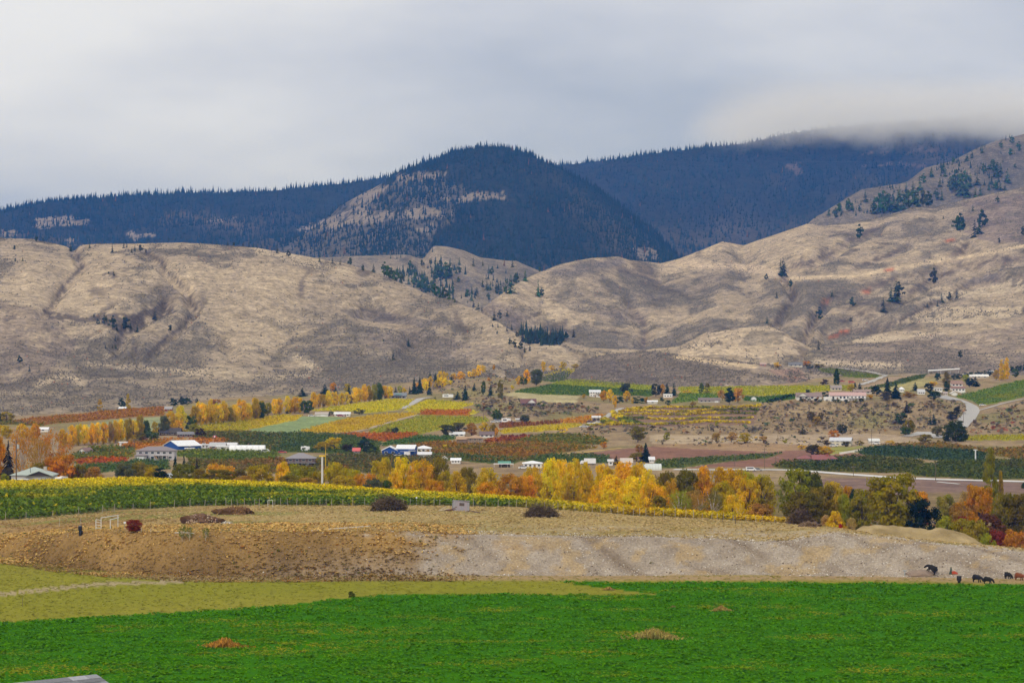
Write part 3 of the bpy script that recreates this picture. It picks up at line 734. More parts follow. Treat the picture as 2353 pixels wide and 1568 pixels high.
if CLOUD_ON:
    cm, n, l, p = vol_mat('cloud_vapour', (1.0, 0.965, 0.90), 0.0, (1, 1, 1))
    tc = n.new('ShaderNodeTexCoord'); sp_ = n.new('ShaderNodeSeparateXYZ'); l.new(tc.outputs['Object'], sp_.inputs[0])
    t = n.new('ShaderNodeTexNoise'); t.inputs['Scale'].default_value = 1 / 260.0; t.inputs['Detail'].default_value = 4; t.inputs['Roughness'].default_value = 0.6
    l.new(tc.outputs['Object'], t.inputs['Vector'])
    # thin ragged underside, thicker upwards; thinner towards the left end and the upper edge
    zz = nmath(n, l, 'DIVIDE', nmath(n, l, 'SUBTRACT', sp_.outputs['Z'], ZCUT + 48.0), 75.0)
    xx = nmath(n, l, 'DIVIDE', nmath(n, l, 'SUBTRACT', sp_.outputs['X'], 540.0), 300.0)
    q = nmath(n, l, 'ADD', nmath(n, l, 'MULTIPLY', nmath(n, l, 'SUBTRACT', t.outputs['Fac'], 0.5), 4.2), zz)
    mn = n.new('ShaderNodeMath'); mn.operation = 'MINIMUM'; l.new(xx, mn.inputs[0]); mn.inputs[1].default_value = 1.0
    q = nmath(n, l, 'MULTIPLY', nmath(n, l, 'MAXIMUM', nmath(n, l, 'ADD', q, -0.15), 0.0), nmath(n, l, 'MAXIMUM', mn.outputs[0], 0.0))
    q = nmath(n, l, 'MULTIPLY', nmath(n, l, 'MINIMUM', q, 1.6), nmath(n, l, 'MAXIMUM', nmath(n, l, 'SUBTRACT', 1.0, nmath(n, l, 'MULTIPLY', zz, 0.42)), 0.0))
    q = nmath(n, l, 'MULTIPLY', q, nmath(n, l, 'MINIMUM', nmath(n, l, 'MAXIMUM', nmath(n, l, 'ADD', nmath(n, l, 'MULTIPLY', zz, 1.3), 0.9), 0.0), 1.0))
    q = nmath(n, l, 'MULTIPLY', q, 0.0055)
    l.new(q, p.inputs['Density'])
    cb = MB().box(430, 7900, ZCUT + 5, 3300, 9750, ZCUT + 430).build('cloud_bank', cm)
    tag(cb, kind='stuff')
    cm.cycles.volume_step_rate = 1.0

# ================================================================== FOREST AND SAGEBRUSH ON THE SLOPES
def scatter(tmpls, pos, scl, rot, col, pick=None):
    """copies of small templates (verts, faces, vertex shade) as one vertex/face/colour array"""
    n = len(pos)
    pick = rng.integers(0, len(tmpls), n) if pick is None else pick
    V, F, K, base = [], [], [], 0
    for k, (tv, tf, ts) in enumerate(tmpls):
        i = np.nonzero(pick == k)[0]
        if not len(i): continue
        c, s_ = np.cos(rot[i])[:, None], np.sin(rot[i])[:, None]
        x = tv[None, :, 0] * scl[i, 0:1]; y = tv[None, :, 1] * scl[i, 1:2]; z = tv[None, :, 2] * scl[i, 2:3]
        p = np.stack([x * c - y * s_ + pos[i, 0:1], x * s_ + y * c + pos[i, 1:2], z + pos[i, 2:3]], -1)
        V.append(p.reshape(-1, 3))
        F.append((tf[None] + (np.arange(len(i)) * len(tv))[:, None, None] + base).reshape(-1, tf.shape[1]))
        K.append((col[i][:, None, :] * ts[None, :, :]).reshape(-1, 3))
        base += len(i) * len(tv)
    return np.concatenate(V), np.concatenate(F), np.concatenate(K)
def stuff(name, arr, mat, label=None):
    o = link(name, mesh_np(name, arr[0], arr[1], mat, arr[2]))
    return tag(o, label, None, None, 'stuff')
def cone_tmpl(seed, tiers=2, n=4):
    r = np.random.default_rng(seed); V, F = [], []
    zt = np.linspace(0.12, 1.0, tiers + 1)
    for i in range(tiers):
        b = len(V); z0 = zt[i] - 0.05; z1 = min(1.0, zt[i + 1] + 0.12 * (i < tiers - 1)); rad = 0.5 * (1 - 0.62 * i / max(tiers - 1, 1)) if tiers > 1 else 0.5
        for k in range(n):
            a = 2 * math.pi * (k + r.uniform(-.25, .25)) / n
            rr = rad * r.uniform(0.65, 1.1)
            V.append((math.cos(a) * rr, math.sin(a) * rr, z0 + r.uniform(-.04, .04)))
        V.append((r.uniform(-.03, .03), r.uniform(-.03, .03), z1))
        F += [(b + k, b + (k + 1) % n, b + n) for k in range(n)]
    V = np.array(V)
    return V, np.array(F), np.ones((len(V), 3))
CONES = [cone_tmpl(i) for i in range(6)]
def tuft_tmpl(seed, n=4, flat=0.6, sz=1.0):
    """a loose clump of leaf-sized quads"""
    r = np.random.default_rng(seed); V, F, K = [], [], []
    for i in range(n):
        c = r.normal(size=3) * (0.24, 0.24, 0.16) + (0, 0, 0.5)
        nn = (c - (0, 0, 0.3)) * 1.3 + r.normal(size=3) * 0.35 + (0, 0, 0.55); nn /= np.linalg.norm(nn)
        a = np.cross(nn, r.normal(size=3)); a /= np.linalg.norm(a); b = np.cross(nn, a)
        h = r.uniform(0.26, 0.42) * sz
        q = [c - a * h - b * h * flat, c + a * h - b * h * flat, c + a * h * 0.8 + b * h * flat, c - a * h * 0.9 + b * h * flat]
        s_ = r.uniform(0.75, 1.3); k = len(V)
        V += q; F.append((k, k + 1, k + 2, k + 3)); K += [(s_ * r.uniform(.93, 1.07), s_, s_)] * 4
    V = np.array(V); V[:, 2] = np.maximum(V[:, 2], 0.0)
    return V, np.array(F), np.array(K)
TUFT3 = [tuft_tmpl(100 + i, 3) for i in range(8)]
TUFT4 = [tuft_tmpl(120 + i, 4) for i in range(8)]
TUFT12 = [tuft_tmpl(160 + i, 8, 0.7, 0.74) for i in range(8)]
TUFT6 = [tuft_tmpl(180 + i, 5, 0.7, 0.8) for i in range(8)]
TUFT7 = [tuft_tmpl(140 + i, 7, 0.7) for i in range(8)]
def mound_tmpl(seed, n=4):
    r = np.random.default_rng(seed)
    V = [(math.cos(2 * math.pi * (k + r.uniform(-.3, .3)) / n) * .5 * r.uniform(.7, 1.1), math.sin(2 * math.pi * k / n) * .5 * r.uniform(.7, 1.1), -0.1) for k in range(n)] + [(r.uniform(-.15, .15), r.uniform(-.15, .15), r.uniform(.8, 1.05))]
    return np.array(V), np.array([(k, (k + 1) % n, n) for k in range(n)]), np.ones((n + 1, 3))
MOUNDS = [mound_tmpl(200 + i) for i in range(6)]
def sheet_points(s, n, weight=None, r0=None, r1=None):
    """n random points over the sheet, even per ground area times weight (per vertex)"""
    r0 = s.line_row[1] if r0 is None else r0; r1 = s.line_row[-3] if r1 is None else r1
    A = (s.D[r0 + 1:r1 + 1, :-1] - s.D[r0:r1, :-1]) * (s.X[r0:r1, 1:] - s.X[r0:r1, :-1])
    if weight is not None: A = A * weight[r0:r1, :-1]
    A = np.maximum(A, 0); c = np.cumsum(A.ravel()); idx = np.searchsorted(c, rng.random(n) * c[-1])
    i, j = np.unravel_index(np.clip(idx, 0, A.size - 1), A.shape); i = i + r0
    a, b = rng.random(n), rng.random(n)
    def bl(q): return (q[i, j] * (1 - a) + q[i, j + 1] * a) * (1 - b) + (q[i + 1, j] * (1 - a) + q[i + 1, j + 1] * a) * b
    return np.stack([bl(s.X), bl(s.D), bl(s.Z)], -1), bl(s.Px), bl(s.V)
def forest(s, n, name, label, hr, open_polys, keep=0.1, thin=None, cols=((0.012, 0.026, 0.026), (0.026, 0.038, 0.032)), hi=None, weight=None):
    p, px, v = sheet_points(s, n, weight)
    ok = np.ones(n, bool)
    for q in open_polys: ok &= ~(inpoly(px, v, q) & (rng.random(n) > keep))
    if thin is not None: ok &= thin(px, v, p)
    p = p[ok]; n = len(p)
    h = rng.uniform(*hr, n) * (0.6 + 0.75 * rng.random(n) ** 2) * (0.75 + 0.5 * fbm(p[:, 0] / 90, p[:, 1] / 160, 2, 7))
    w = h * rng.uniform(0.32, 0.48, n)
    t = rng.random((n, 1)); col = np.array(cols[0]) * (1 - t) + np.array(cols[1]) * t
    col = col * (0.65 + 0.9 * fbm(p[:, 0] / 130, p[:, 1] / 260, 4, 17, .65))[:, None]
    m = rng.random(n) < 0.008; col[m] = (0.13, 0.065, 0.03)
    p[:, 2] -= 0.4
    def mk(sel, nm): stuff(nm, scatter(CONES, p[sel], np.stack([w, w, h], 1)[sel], rng.random(n)[sel] * 6.28, col[sel]), M['needle_stuff'], label)
    if hi is None: mk(np.ones(n, bool), name)
    else:
        lowm = p[:, 2] < ZCUT; h[lowm] = np.minimum(h[lowm], ZCUT - 0.3 - p[lowm, 2])
        mk(lowm & (h > 1.5), name); mk(p[:, 2] > ZCUT + 0.2, hi)
M['needle_stuff'] = leaf_mat('needle_stuff', False, 0.0)
forest(knob, 15000, 'pine_forest', 'dark pine forest covering the rounded middle mountain', (9, 16), KN_OPEN, 0.3,
       lambda px, v, p: (rng.random(len(px)) < np.clip(0.5 + (px - 800) / 420 + (fbm(p[:, 0] / 60, p[:, 1] / 120, 4, 27, .6) - .5) * 1.6 * (px < 1080), 0.05, 1)) )
forest(left_ridge, 13000, 'pine_forest', 'dark pine forest along the long ridge at the left', (10, 17), LR_OPEN, 0.35)
forest(right_mtn, 17000, 'pine_forest', 'blue pine forest on the far mountain under the cloud', (11, 17), RM_OPEN, 0.65, hi='summit_forest')
DRAW = [cps('J', [(420, 900), (520, 930), (700, 900), (780, 850), (900, 900), (900, 1040), (900, 1120), (760, 1080), (600, 1020), (470, 985)]), cps('J', [(1080, 960), (1250, 980), (1340, 930), (1300, 1010), (1200, 1075), (1090, 1040)]), cps('J', [(970, 1040), (1060, 1050), (1050, 1110), (970, 1100)])]
def draw_trees(px, v, p):
    m = np.zeros(len(px), bool)
    for q in DRAW: m |= inpoly(px, v, q)
    return (m & (rng.random(len(px)) < 0.42)) | (rng.random(len(px)) < 0.012)
forest(mid_hill, 9000, 'pine_forest', 'dark pines thickening in the draws of the middle hill', (6, 13), [], 1, draw_trees, cols=((0.02, 0.036, 0.024), (0.035, 0.05, 0.028)))
UDR = cps('K', [(880, 650), (1140, 500), (1400, 420), (1700, 300), (1900, 330), (1940, 470), (1700, 560), (1450, 605), (1140, 650)])
forest(upper_right, 7000, 'pine_forest', 'dark pines scattered over the upper right hill', (6, 13), [], 1, lambda px, v, p: rng.random(len(px)) < np.where(inpoly(px, v, UDR), 0.30, 0.04) * (fbm(p[:, 0] / 70, p[:, 1] / 140, 3, 19) > 0.42), cols=((0.02, 0.036, 0.024), (0.035, 0.05, 0.028)))
CAN = cps('J', [(1250, 1400), (1340, 1330), (1500, 1330), (1650, 1350), (1600, 1400), (1420, 1410), (1350, 1460)])
forest(right_hill, 14000, 'pine_forest', 'dark pines filling the bottom of the canyon', (7, 15), [], 1, lambda px, v, p: inpoly(px, v, CAN) & (fbm(p[:, 0] / 22, p[:, 1] / 60, 3, 9) > 0.5) & (rng.random(len(px)) < 0.4), cols=((0.02, 0.036, 0.02), (0.035, 0.05, 0.024)), weight=(right_hill.Px < 1320) * 1.0)
def sagebrush(s, n, label, size=(0.6, 1.8)):
    wgt = np.clip(s.sage, 0.04, 1)
    p, px, v = sheet_points(s, n, wgt)
    h = rng.uniform(*size, n)
    t = rng.random((n, 1)); col = np.array((0.085, 0.07, 0.052)) * (1 - t) + np.array((0.17, 0.14, 0.10)) * t
    m = rng.random(n) < 0.006; col[m] = (0.28, 0.09, 0.03)
    stuff('sagebrush', scatter(MOUNDS, p, np.stack([h * 1.5, h * 1.5, h * 0.8], 1), rng.random(n) * 6.28, col), M['needle_stuff'], label)
sagebrush(left_hill, 25000, 'grey sagebrush dotted over the bare hill at the left')
sagebrush(right_hill, 25000, 'grey sagebrush dotted over the bare hill at the right')
sagebrush(knoll, 4500, 'dark sagebrush on the low knoll behind the green vineyard')
sagebrush(spur, 3500, 'grey sagebrush on the low spur at the canyon mouth')
# ================================================================== VEGETATION NEAR THE GROUND
land = Land([ground, left_hill, knoll, spur, right_hill])
def world_poly(poly, step=14.0):
    out = []
    for (a, b), (c, d) in zip(poly, poly[1:] + poly[:1]):
        n = max(1, int(math.hypot(c - a, d - b) / step))
        for i in range(n):
            t = i / n; p = land.hit(a + (c - a) * t, b + (d - b) * t, 1000); out.append((p.x, p.y))
    return out
def pcol(n, cols):
    """colours drawn from a weighted list (weight, rgb), each plant a little different"""
    w = np.array([c[0] for c in cols], float); pk = rng.choice(len(cols), n, p=w / w.sum())
    c = np.array([c[1] for c in cols])[pk]
    return c * rng.uniform(0.8, 1.2, (n, 1)) * rng.uniform(0.93, 1.07, (n, 3))
def crop_rows(name, label, poly, ang, rsp, psp, size, cols, tm=TUFT4, patch=None):
    if rsp >= 3.5: tm = TUFT6; rsp, psp, size = rsp * .82, min(psp, 1.6), (min(size[0], 1.9), min(size[1], 1.9))
    """rows of plants filling a field outlined in the picture"""
    wp = np.array(world_poly(poly)); a = math.radians(ang); ca, sa = math.cos(a), math.sin(a)
    q = np.stack([wp[:, 0] * ca + wp[:, 1] * sa, -wp[:, 0] * sa + wp[:, 1] * ca], 1)
    lo, hi = q.min(0), q.max(0)
    U, Vv = np.meshgrid(np.arange(lo[0], hi[0], psp), np.arange(lo[1], hi[1], rsp))
    U = (U + rng.uniform(-.3, .3, U.shape) * psp).ravel(); Vv = (Vv + rng.uniform(-.08, .08, Vv.shape) * rsp).ravel()
    x, y = U * ca - Vv * sa, U * sa + Vv * ca
    ok = inpoly(x + (fbm(x / 9, y / 9, 2, 3) - .5) * 5, y + (fbm(x / 9, y / 9, 2, 4) - .5) * 8, wp) & (rng.random(len(x)) > 0.05)
    x, y = x[ok], y[ok]; n = len(x)
    if not n: return None
    mean = np.average([c[1] for c in cols], axis=0, weights=[c[0] for c in cols])
    paint(ground, poly, mean * 0.72 + np.array((0.05, 0.045, 0.012)), 2, (ground.line_row[9], len(ground.D) - 1))
    p = np.stack([x, y, land.zat(x, y) - 0.05], 1)
    f = rng.uniform(0.75, 1.25, (n, 1))
    s = np.array([[size[0], size[0], size[1]]]) * f
    col = pcol(n, cols) * 0.5 + mean * rng.uniform(.85, 1.15, (n, 1)) * 0.5
    if patch is not None:
        w = np.clip((fbm(x / patch[1], y / (patch[1] * 1.8), 3, int(abs(poly[0][0])) % 97) - 0.5) * 6 + 0.5 * patch[2], 0, 1)[:, None]
        w = w * (rng.random((n, 1)) < 0.85)
        col = col * (1 - w * .7) + np.asarray(patch[0]) * rng.uniform(.8, 1.2, (n, 1)) * w * .7
    return stuff(name, scatter(tm, p, s, rng.random(n) * 6.28, col), M['plant'], label)
YEL, GOLD, LIME, GRN, DGRN = (0.66, 0.53, 0.012), (0.58, 0.40, 0.02), (0.34, 0.36, 0.02), (0.11, 0.165, 0.022), (0.05, 0.09, 0.03)
ORG, RED, RUST, OLV = (0.54, 0.22, 0.02), (0.46, 0.10, 0.02), (0.34, 0.15, 0.03), (0.20, 0.19, 0.03)
VINE, TREE_, = (1.4, 1.4), (1.7, 1.7)
# upper left: rust and green strips under the hill
crop_rows('orchard', 'rust orange orchard strip along the foot of the left hill', cps('A', [(100, 580), (300, 550), (700, 515), (1150, 470), (1450, 455), (1460, 520), (1200, 530), (900, 560), (500, 590), (330, 615)]), 20, 4, 2.6, (2.3, 2.2), [(4, RUST), (2, ORG), (1, OLV)], patch=(OLV, 40, -0.6))
crop_rows('orchard', 'olive brown orchard at the far left edge', cps('P', [(-900, 150), (0, 190), (500, 190), (1000, 240), (900, 300), (300, 260), (-900, 300)]), 20, 4, 3, TREE_, [(3, OLV), (1, RUST), (1, GRN)])
# vineyards of the centre fan
crop_rows('vineyard', 'yellow vineyard below the white house with the long porch', cps('B', [(520, 478), (700, 445), (900, 420), (1230, 380), (1450, 378), (1340, 465), (1000, 500), (860, 478)]), 35, 2.6, 1.7, VINE, [(5, YEL), (2, LIME)], TUFT3, patch=((0.12, 0.17, 0.025), 45, -0.9))
crop_rows('vineyard', 'yellow vineyard right of the pale drive above the orange strip', cps('B', [(1360, 470), (1460, 425), (1560, 385), (1700, 388), (2010, 420), (1850, 452), (2030, 492), (1940, 512), (1940, 472), (1520, 478), (1490, 498)]), 35, 2.6, 1.7, VINE, [(5, YEL), (2, LIME)], TUFT3, patch=((0.12, 0.17, 0.025), 45, -0.9))
crop_rows('orchard', 'bright orange orchard strip beside the yellow vineyard', cps('B', [(1500, 515), (1530, 480), (1940, 476), (1940, 522)]), 30, 4, 2.4, (2.6, 2.6), [(4, (0.5, 0.15, 0.015)), (2, ORG)])
crop_rows('vineyard', 'golden vineyard in front of the row of yellow poplars', cps('Q', [(930, 285), (1160, 205), (1500, 155), (1900, 100), (2353, 45), (2560, 20), (2353, 145), (1800, 275), (1250, 290)]), 25, 2.6, 1.7, VINE, [(4, (0.5, 0.36, 0.015)), (2, LIME)], TUFT3, patch=(GOLD, 50, -0.4))
crop_rows('vineyard', 'golden vineyard patch at the end of the pale green meadow', cps('B', [(0, 552), (460, 518), (400, 560), (0, 640)]), 25, 2.6, 1.7, VINE, [(4, GOLD), (2, YEL)], TUFT3)
crop_rows('vineyard', 'gold and brown vineyard right of the pale green meadow', cps('B', [(420, 668), (640, 600), (870, 545), (1200, 505), (1480, 498), (1480, 512), (1200, 590), (1000, 648), (860, 668)]), 28, 2.6, 1.7, VINE, [(5, GOLD), (2, (0.55, 0.37, 0.015))], TUFT3, patch=((0.36, 0.17, 0.04), 50, -0.3))
crop_rows('vineyard', 'yellow green vineyard below the dark diagonal lane', cps('B', [(1040, 652), (1250, 590), (1500, 525), (1950, 528), (2110, 545), (2120, 570), (1800, 620), (1480, 690), (1060, 668)]), 28, 2.6, 1.8, VINE, [(4, LIME), (2, (0.24, 0.24, 0.03)), (1, GOLD)], TUFT3, patch=(GOLD, 40, -0.5))
crop_rows('orchard', 'red orange orchard block behind the blue packing house', cps('B', [(780, 690), (880, 685), (1480, 683), (1500, 702), (1330, 730), (1180, 752), (1060, 738), (880, 702)]), 30, 4, 2.4, (2.6, 2.4), [(4, (0.46, 0.12, 0.02)), (2, ORG), (1, RUST)])
crop_rows('orchard', 'green vines on the slope behind the blue packing house', cps('B', [(1140, 795), (1200, 762), (1330, 735), (1500, 706), (1880, 716), (1740, 742), (1560, 765), (1470, 785), (1300, 775)]), 30, 3, 2, (2, 1.8), [(4, (0.075, 0.14, 0.03)), (2, GRN)], TUFT3)
crop_rows('orchard', 'dark green orchard between the meadow and the brown hipped house', cps('B', [(-100, 690), (240, 680), (430, 672), (870, 695), (1060, 740), (1140, 760), (1140, 850), (900, 860), (560, 850), (-100, 835)]), 25, 4.2, 3, TREE_, [(4, (0.075, 0.115, 0.035)), (2, GRN), (1, OLV)], patch=((0.05, 0.085, 0.03), 40, -0.6))
crop_rows('orchard', 'green and orange orchard around the low dark house', cps('Q', [(1080, 360), (1250, 290), (1800, 285), (2400, 310), (2400, 500), (2200, 590), (2150, 520), (1640, 510), (1560, 420), (1200, 395)]), 22, 4.2, 3, TREE_, [(4, (0.06, 0.085, 0.03)), (2, OLV), (1, RUST)], patch=(OLV, 40, -0.4))
crop_rows('orchard', 'orange orchard strip in front of the low dark house', cps('Q', [(0, 470), (120, 430), (680, 400), (1230, 395), (1570, 400), (1560, 470), (1360, 480), (1160, 490), (1040, 405), (780, 405), (660, 480), (300, 540), (100, 540)]), 15, 4.2, 2.8, (2.6, 2.4), [(5, ORG), (2, RUST)], patch=(OLV, 30, -0.9))
crop_rows('orchard', 'green orchard with a red stripe left of the grey house', cps('A', [(640, 880), (800, 800), (1000, 790), (1195, 810), (1190, 880), (1120, 905), (900, 925), (680, 950)]), 12, 4.2, 3, TREE_, [(4, GRN), (2, OLV), (1, ORG)], patch=(DGRN, 25, -0.6))
crop_rows('orchard', 'scarlet orange stripe of low bushes left of the grey house', cps('A', [(670, 935), (760, 905), (1125, 905), (1125, 930), (700, 955)]), 8, 3.2, 2, (2, 1.8), [(4, (0.45, 0.09, 0.015)), (1, ORG)])
crop_rows('orchard', 'deep green orchard below the scarlet stripe', cps('A', [(640, 985), (820, 955), (1130, 935), (1200, 920), (1500, 920), (1500, 1000), (1100, 1000), (700, 1060), (520, 1060)]), 8, 4.2, 3, TREE_, [(4, (0.07, 0.13, 0.035)), (1, OLV)], patch=(OLV, 30, -0.7))
crop_rows('orchard', 'olive green orchard in front of the white tunnel greenhouse', cps('Q', [(850, 600), (1000, 560), (1640, 565), (2160, 585), (2353, 590), (2353, 690), (1700, 720), (1100, 700), (1000, 650), (850, 650)]), 10, 4.2, 3, TREE_, [(3, (0.13, 0.15, 0.025)), (2, GRN), (1, LIME)], patch=(GRN, 35, -0.3))
crop_rows('orchard', 'brown green orchard around the brown hipped house', cps('Q', [(1020, 700), (1700, 722), (2353, 690), (3300, 700), (3500, 850), (2353, 900), (1900, 860), (1000, 840)]), 8, 4.2, 3, TREE_, [(3, OLV), (2, (0.07, 0.09, 0.03)), (1, RUST)], patch=(RUST, 30, -0.7))
crop_rows('orchard', 'dull green orchard below the blue packing house', cps('R', [(640, 590), (1320, 560), (1420, 595), (1700, 600), (2100, 600), (2300, 640), (2300, 760), (1900, 700), (1320, 860), (700, 700)]), 8, 4.2, 3, TREE_, [(3, (0.13, 0.13, 0.04)), (2, (0.08, 0.11, 0.03)), (1, RUST)], patch=(RUST, 30, -0.8))
crop_rows('orchard', 'wide orange and olive orchard right of the blue packing house', cps('S', [(-380, 430), (20, 400), (330, 410), (640, 440), (1100, 400), (1650, 430), (2250, 480), (1560, 570), (1400, 590), (1270, 615), (700, 600), (300, 560), (-360, 560)]), 12, 4.2, 3, TREE_, [(4, (0.19, 0.15, 0.025)), (2, ORG), (2, GRN)], patch=((0.33, 0.14, 0.02), 35, -0.2))
crop_rows('orchard', 'dark green orchard behind the white roofed bungalows', cps('S', [(-300, 590), (250, 570), (700, 610), (1270, 625), (1450, 590), (2000, 570), (2353, 600), (2353, 690), (1500, 680), (1170, 660), (1050, 700), (700, 690), (300, 660)]), 8, 4.2, 3, TREE_, [(4, (0.07, 0.12, 0.03)), (1, OLV)], patch=((0.35, 0.15, 0.02), 26, -1.3))
crop_rows('orchard', 'green meadow orchard left of the tall olive poplar', cps('S', [(1100, 390), (1380, 320), (1650, 295), (2150, 330), (2350, 380), (2300, 440), (1650, 425), (1180, 400)]), 12, 3.6, 2.6, (2, 1.8), [(3, (0.13, 0.17, 0.03)), (2, GRN), (1, ORG)], TUFT3, patch=(OLV, 30, -0.8))
crop_rows('orchard', 'dark red bushes beside the white gabled house', cps('S', [(640, 420), (760, 360), (950, 335), (1330, 320), (1150, 375), (880, 400), (700, 430)]), 12, 3, 2, (2, 1.8), [(3, (0.16, 0.035, 0.03)), (1, RED), (1, ORG)])
crop_rows('orchard', 'brown red orchard strip below the parked caravans', cps('S', [(870, 150), (1300, 145), (1700, 115), (1690, 150), (1250, 185), (880, 215)]), 15, 4, 2.6, (2.2, 2.0), [(4, (0.26, 0.09, 0.025)), (1, RUST)])
crop_rows('vineyard', 'bright yellow vineyard strip left of the little white truck', cps('S', [(870, 240), (1250, 195), (1700, 158), (2000, 158), (1960, 185), (1660, 235), (1450, 258), (900, 288)]), 15, 2.6, 1.7, VINE, [(5, (0.6, 0.44, 0.012)), (1, LIME)], TUFT3)
crop_rows('orchard', 'orange vineyard wedge below the small hillside house', cps('T', [(1060, 700), (1350, 665), (1650, 618), (1600, 650), (1480, 690), (1400, 735), (1110, 740)]), 18, 3, 2, (2, 1.8), [(4, ORG), (1, GOLD)], TUFT3)
# the upper bench
crop_rows('vineyard', 'small yellow vineyard high in the canyon mouth', cps('T', [(830, 140), (1000, 90), (1260, 25), (1245, 70), (1000, 115), (880, 145)]), 25, 2.6, 2, VINE, [(4, YEL), (1, LIME)], TUFT3)
crop_rows('vineyard', 'small dark green vineyard under the yellow one in the canyon mouth', cps('T', [(830, 165), (1000, 118), (1220, 80), (1150, 165), (1000, 215), (840, 190)]), 25, 2.6, 2, VINE, [(4, (0.06, 0.12, 0.025)), (1, LIME)], TUFT3)
crop_rows('vineyard', 'light green vineyard band under the dark knoll', cps('T', [(960, 248), (1150, 190), (1280, 185), (1600, 210), (1850, 232), (2240, 268), (2240, 330), (1900, 305), (1500, 280)]), -8, 2.6, 1.8, VINE, [(4, (0.24, 0.30, 0.02)), (2, LIME), (1, YEL)], TUFT3)
crop_rows('vineyard', 'dark green vineyard behind the white two storey house', cps('T', [(470, 345), (700, 295), (960, 252), (1500, 285), (1900, 310), (2240, 335), (2220, 400), (1990, 385), (1440, 390), (900, 375)]), -8, 2.6, 1.8, VINE, [(5, (0.06, 0.13, 0.02)), (1, LIME)], TUFT3)
crop_rows('vineyard', 'long green yellow vineyard behind the dark spruce', cps('U', [(545, 352), (810, 350), (1400, 342), (2353, 338), (2800, 335), (2750, 390), (2353, 398), (2030, 440), (1380, 455), (1060, 432), (600, 425)]), -4, 2.6, 1.8, VINE, [(4, (0.27, 0.30, 0.02)), (2, YEL), (1, LIME)], TUFT3)
crop_rows('vineyard', 'green vineyard around the low brown roofed house', cps('U', [(600, 432), (1070, 440), (1060, 490), (830, 505), (760, 530), (450, 555), (520, 500)]), -4, 2.6, 1.8, VINE, [(4, (0.10, 0.19, 0.02)), (1, LIME)], TUFT3)
crop_rows('vineyard', 'green lawn like vineyard left of the white bungalow', cps('U', [(1380, 470), (1700, 470), (2040, 440), (2040, 500), (1700, 540), (1390, 520)]), -4, 2.6, 1.8, (1.5, 1.2), [(4, (0.07, 0.15, 0.02)), (1, GRN)], TUFT3)
crop_rows('vineyard', 'green vineyard slope beside the curving pale road', cps('D', [(1740, 352), (1850, 325), (2000, 290), (2353, 205), (2900, 150), (2900, 300), (2353, 352), (2150, 400), (1960, 430), (1900, 385)]), 12, 2.6, 1.8, VINE, [(5, (0.11, 0.19, 0.02)), (1, LIME)], TUFT3, patch=((0.3, 0.27, 0.02), 30, -0.9))
crop_rows('vineyard', 'narrow green vineyard above the tall cypress like poplar', cps('D', [(500, 100), (620, 98), (850, 130), (1060, 165), (1050, 182), (830, 182), (560, 138)]), 0, 2.6, 1.8, VINE, [(4, (0.12, 0.16, 0.02)), (1, LIME)], TUFT3)
crop_rows('vineyard', 'dark green vine strip beside the upper road', cps('D', [(930, 288), (1170, 228), (1300, 190), (1490, 150), (1450, 185), (1180, 262)]), 14, 2.6, 1.8, VINE, [(4, (0.06, 0.10, 0.02)), (1, OLV)], TUFT3)
crop_rows('vineyard', 'yellow vineyard strip right of the big round green tree', cps('D', [(1840, 705), (2353, 692), (3000, 690), (3000, 745), (2353, 742), (1800, 742)]), 4, 2.6, 1.7, VINE, [(4, (0.42, 0.34, 0.02)), (2, LIME)], TUFT3)
# orchards at the right
crop_rows('orchard', 'orange brown orchard behind the dark green orchard', cps('D', [(1060, 795), (1300, 770), (1600, 765), (2050, 825), (2353, 800), (3000, 800), (3000, 900), (2353, 920), (2000, 860), (1900, 838), (1100, 805)]), 6, 4.2, 3, TREE_, [(3, (0.16, 0.11, 0.03)), (2, OLV), (1, ORG)])
crop_rows('orchard', 'dark blue green orchard left of the white wind machine', cps('D', [(860, 850), (960, 815), (1070, 802), (1400, 805), (1900, 842), (1998, 868), (1990, 928), (1700, 930), (1400, 900), (1000, 880)]), 6, 3.8, 2.4, (1.9, 2), [(5, (0.055, 0.092, 0.036)), (1, (0.08, 0.11, 0.04))])
crop_rows('orchard', 'dark olive orchard in front of the maroon roofed house', cps('D', [(120, 965), (230, 930), (470, 935), (700, 892), (1000, 890), (1480, 935), (1340, 1025), (1060, 1030), (500, 1012), (180, 988)]), 6, 3.8, 2.4, (3.2, 3.4), [(4, (0.105, 0.115, 0.02)), (2, (0.18, 0.15, 0.02)), (1, (0.035, 0.07, 0.022))], patch=((0.035, 0.07, 0.022), 18, -0.7))
crop_rows('orchard', 'dark green orchard block beside the white road', cps('D', [(1335, 1035), (1400, 1000), (1600, 935), (2000, 930), (2353, 920), (3100, 900), (3100, 1090), (2353, 1090), (1990, 1085), (1400, 1060)]), 6, 3.8, 2.4, (3.2, 3.4), [(4, (0.085, 0.115, 0.02)), (2, (0.15, 0.15, 0.02)), (1, (0.035, 0.07, 0.022))], patch=((0.12, 0.10, 0.02), 20, -0.7))
crop_rows('orchard', 'low green vines between the two ploughed fields', cps('C', [(1350, 925), (1700, 905), (2000, 885), (2353, 870), (2500, 850), (2353, 895), (1900, 940), (1600, 985), (1380, 990)]), 8, 3, 1.6, (1.6, 1.6), [(4, (0.085, 0.12, 0.03)), (1, OLV)], TUFT3)
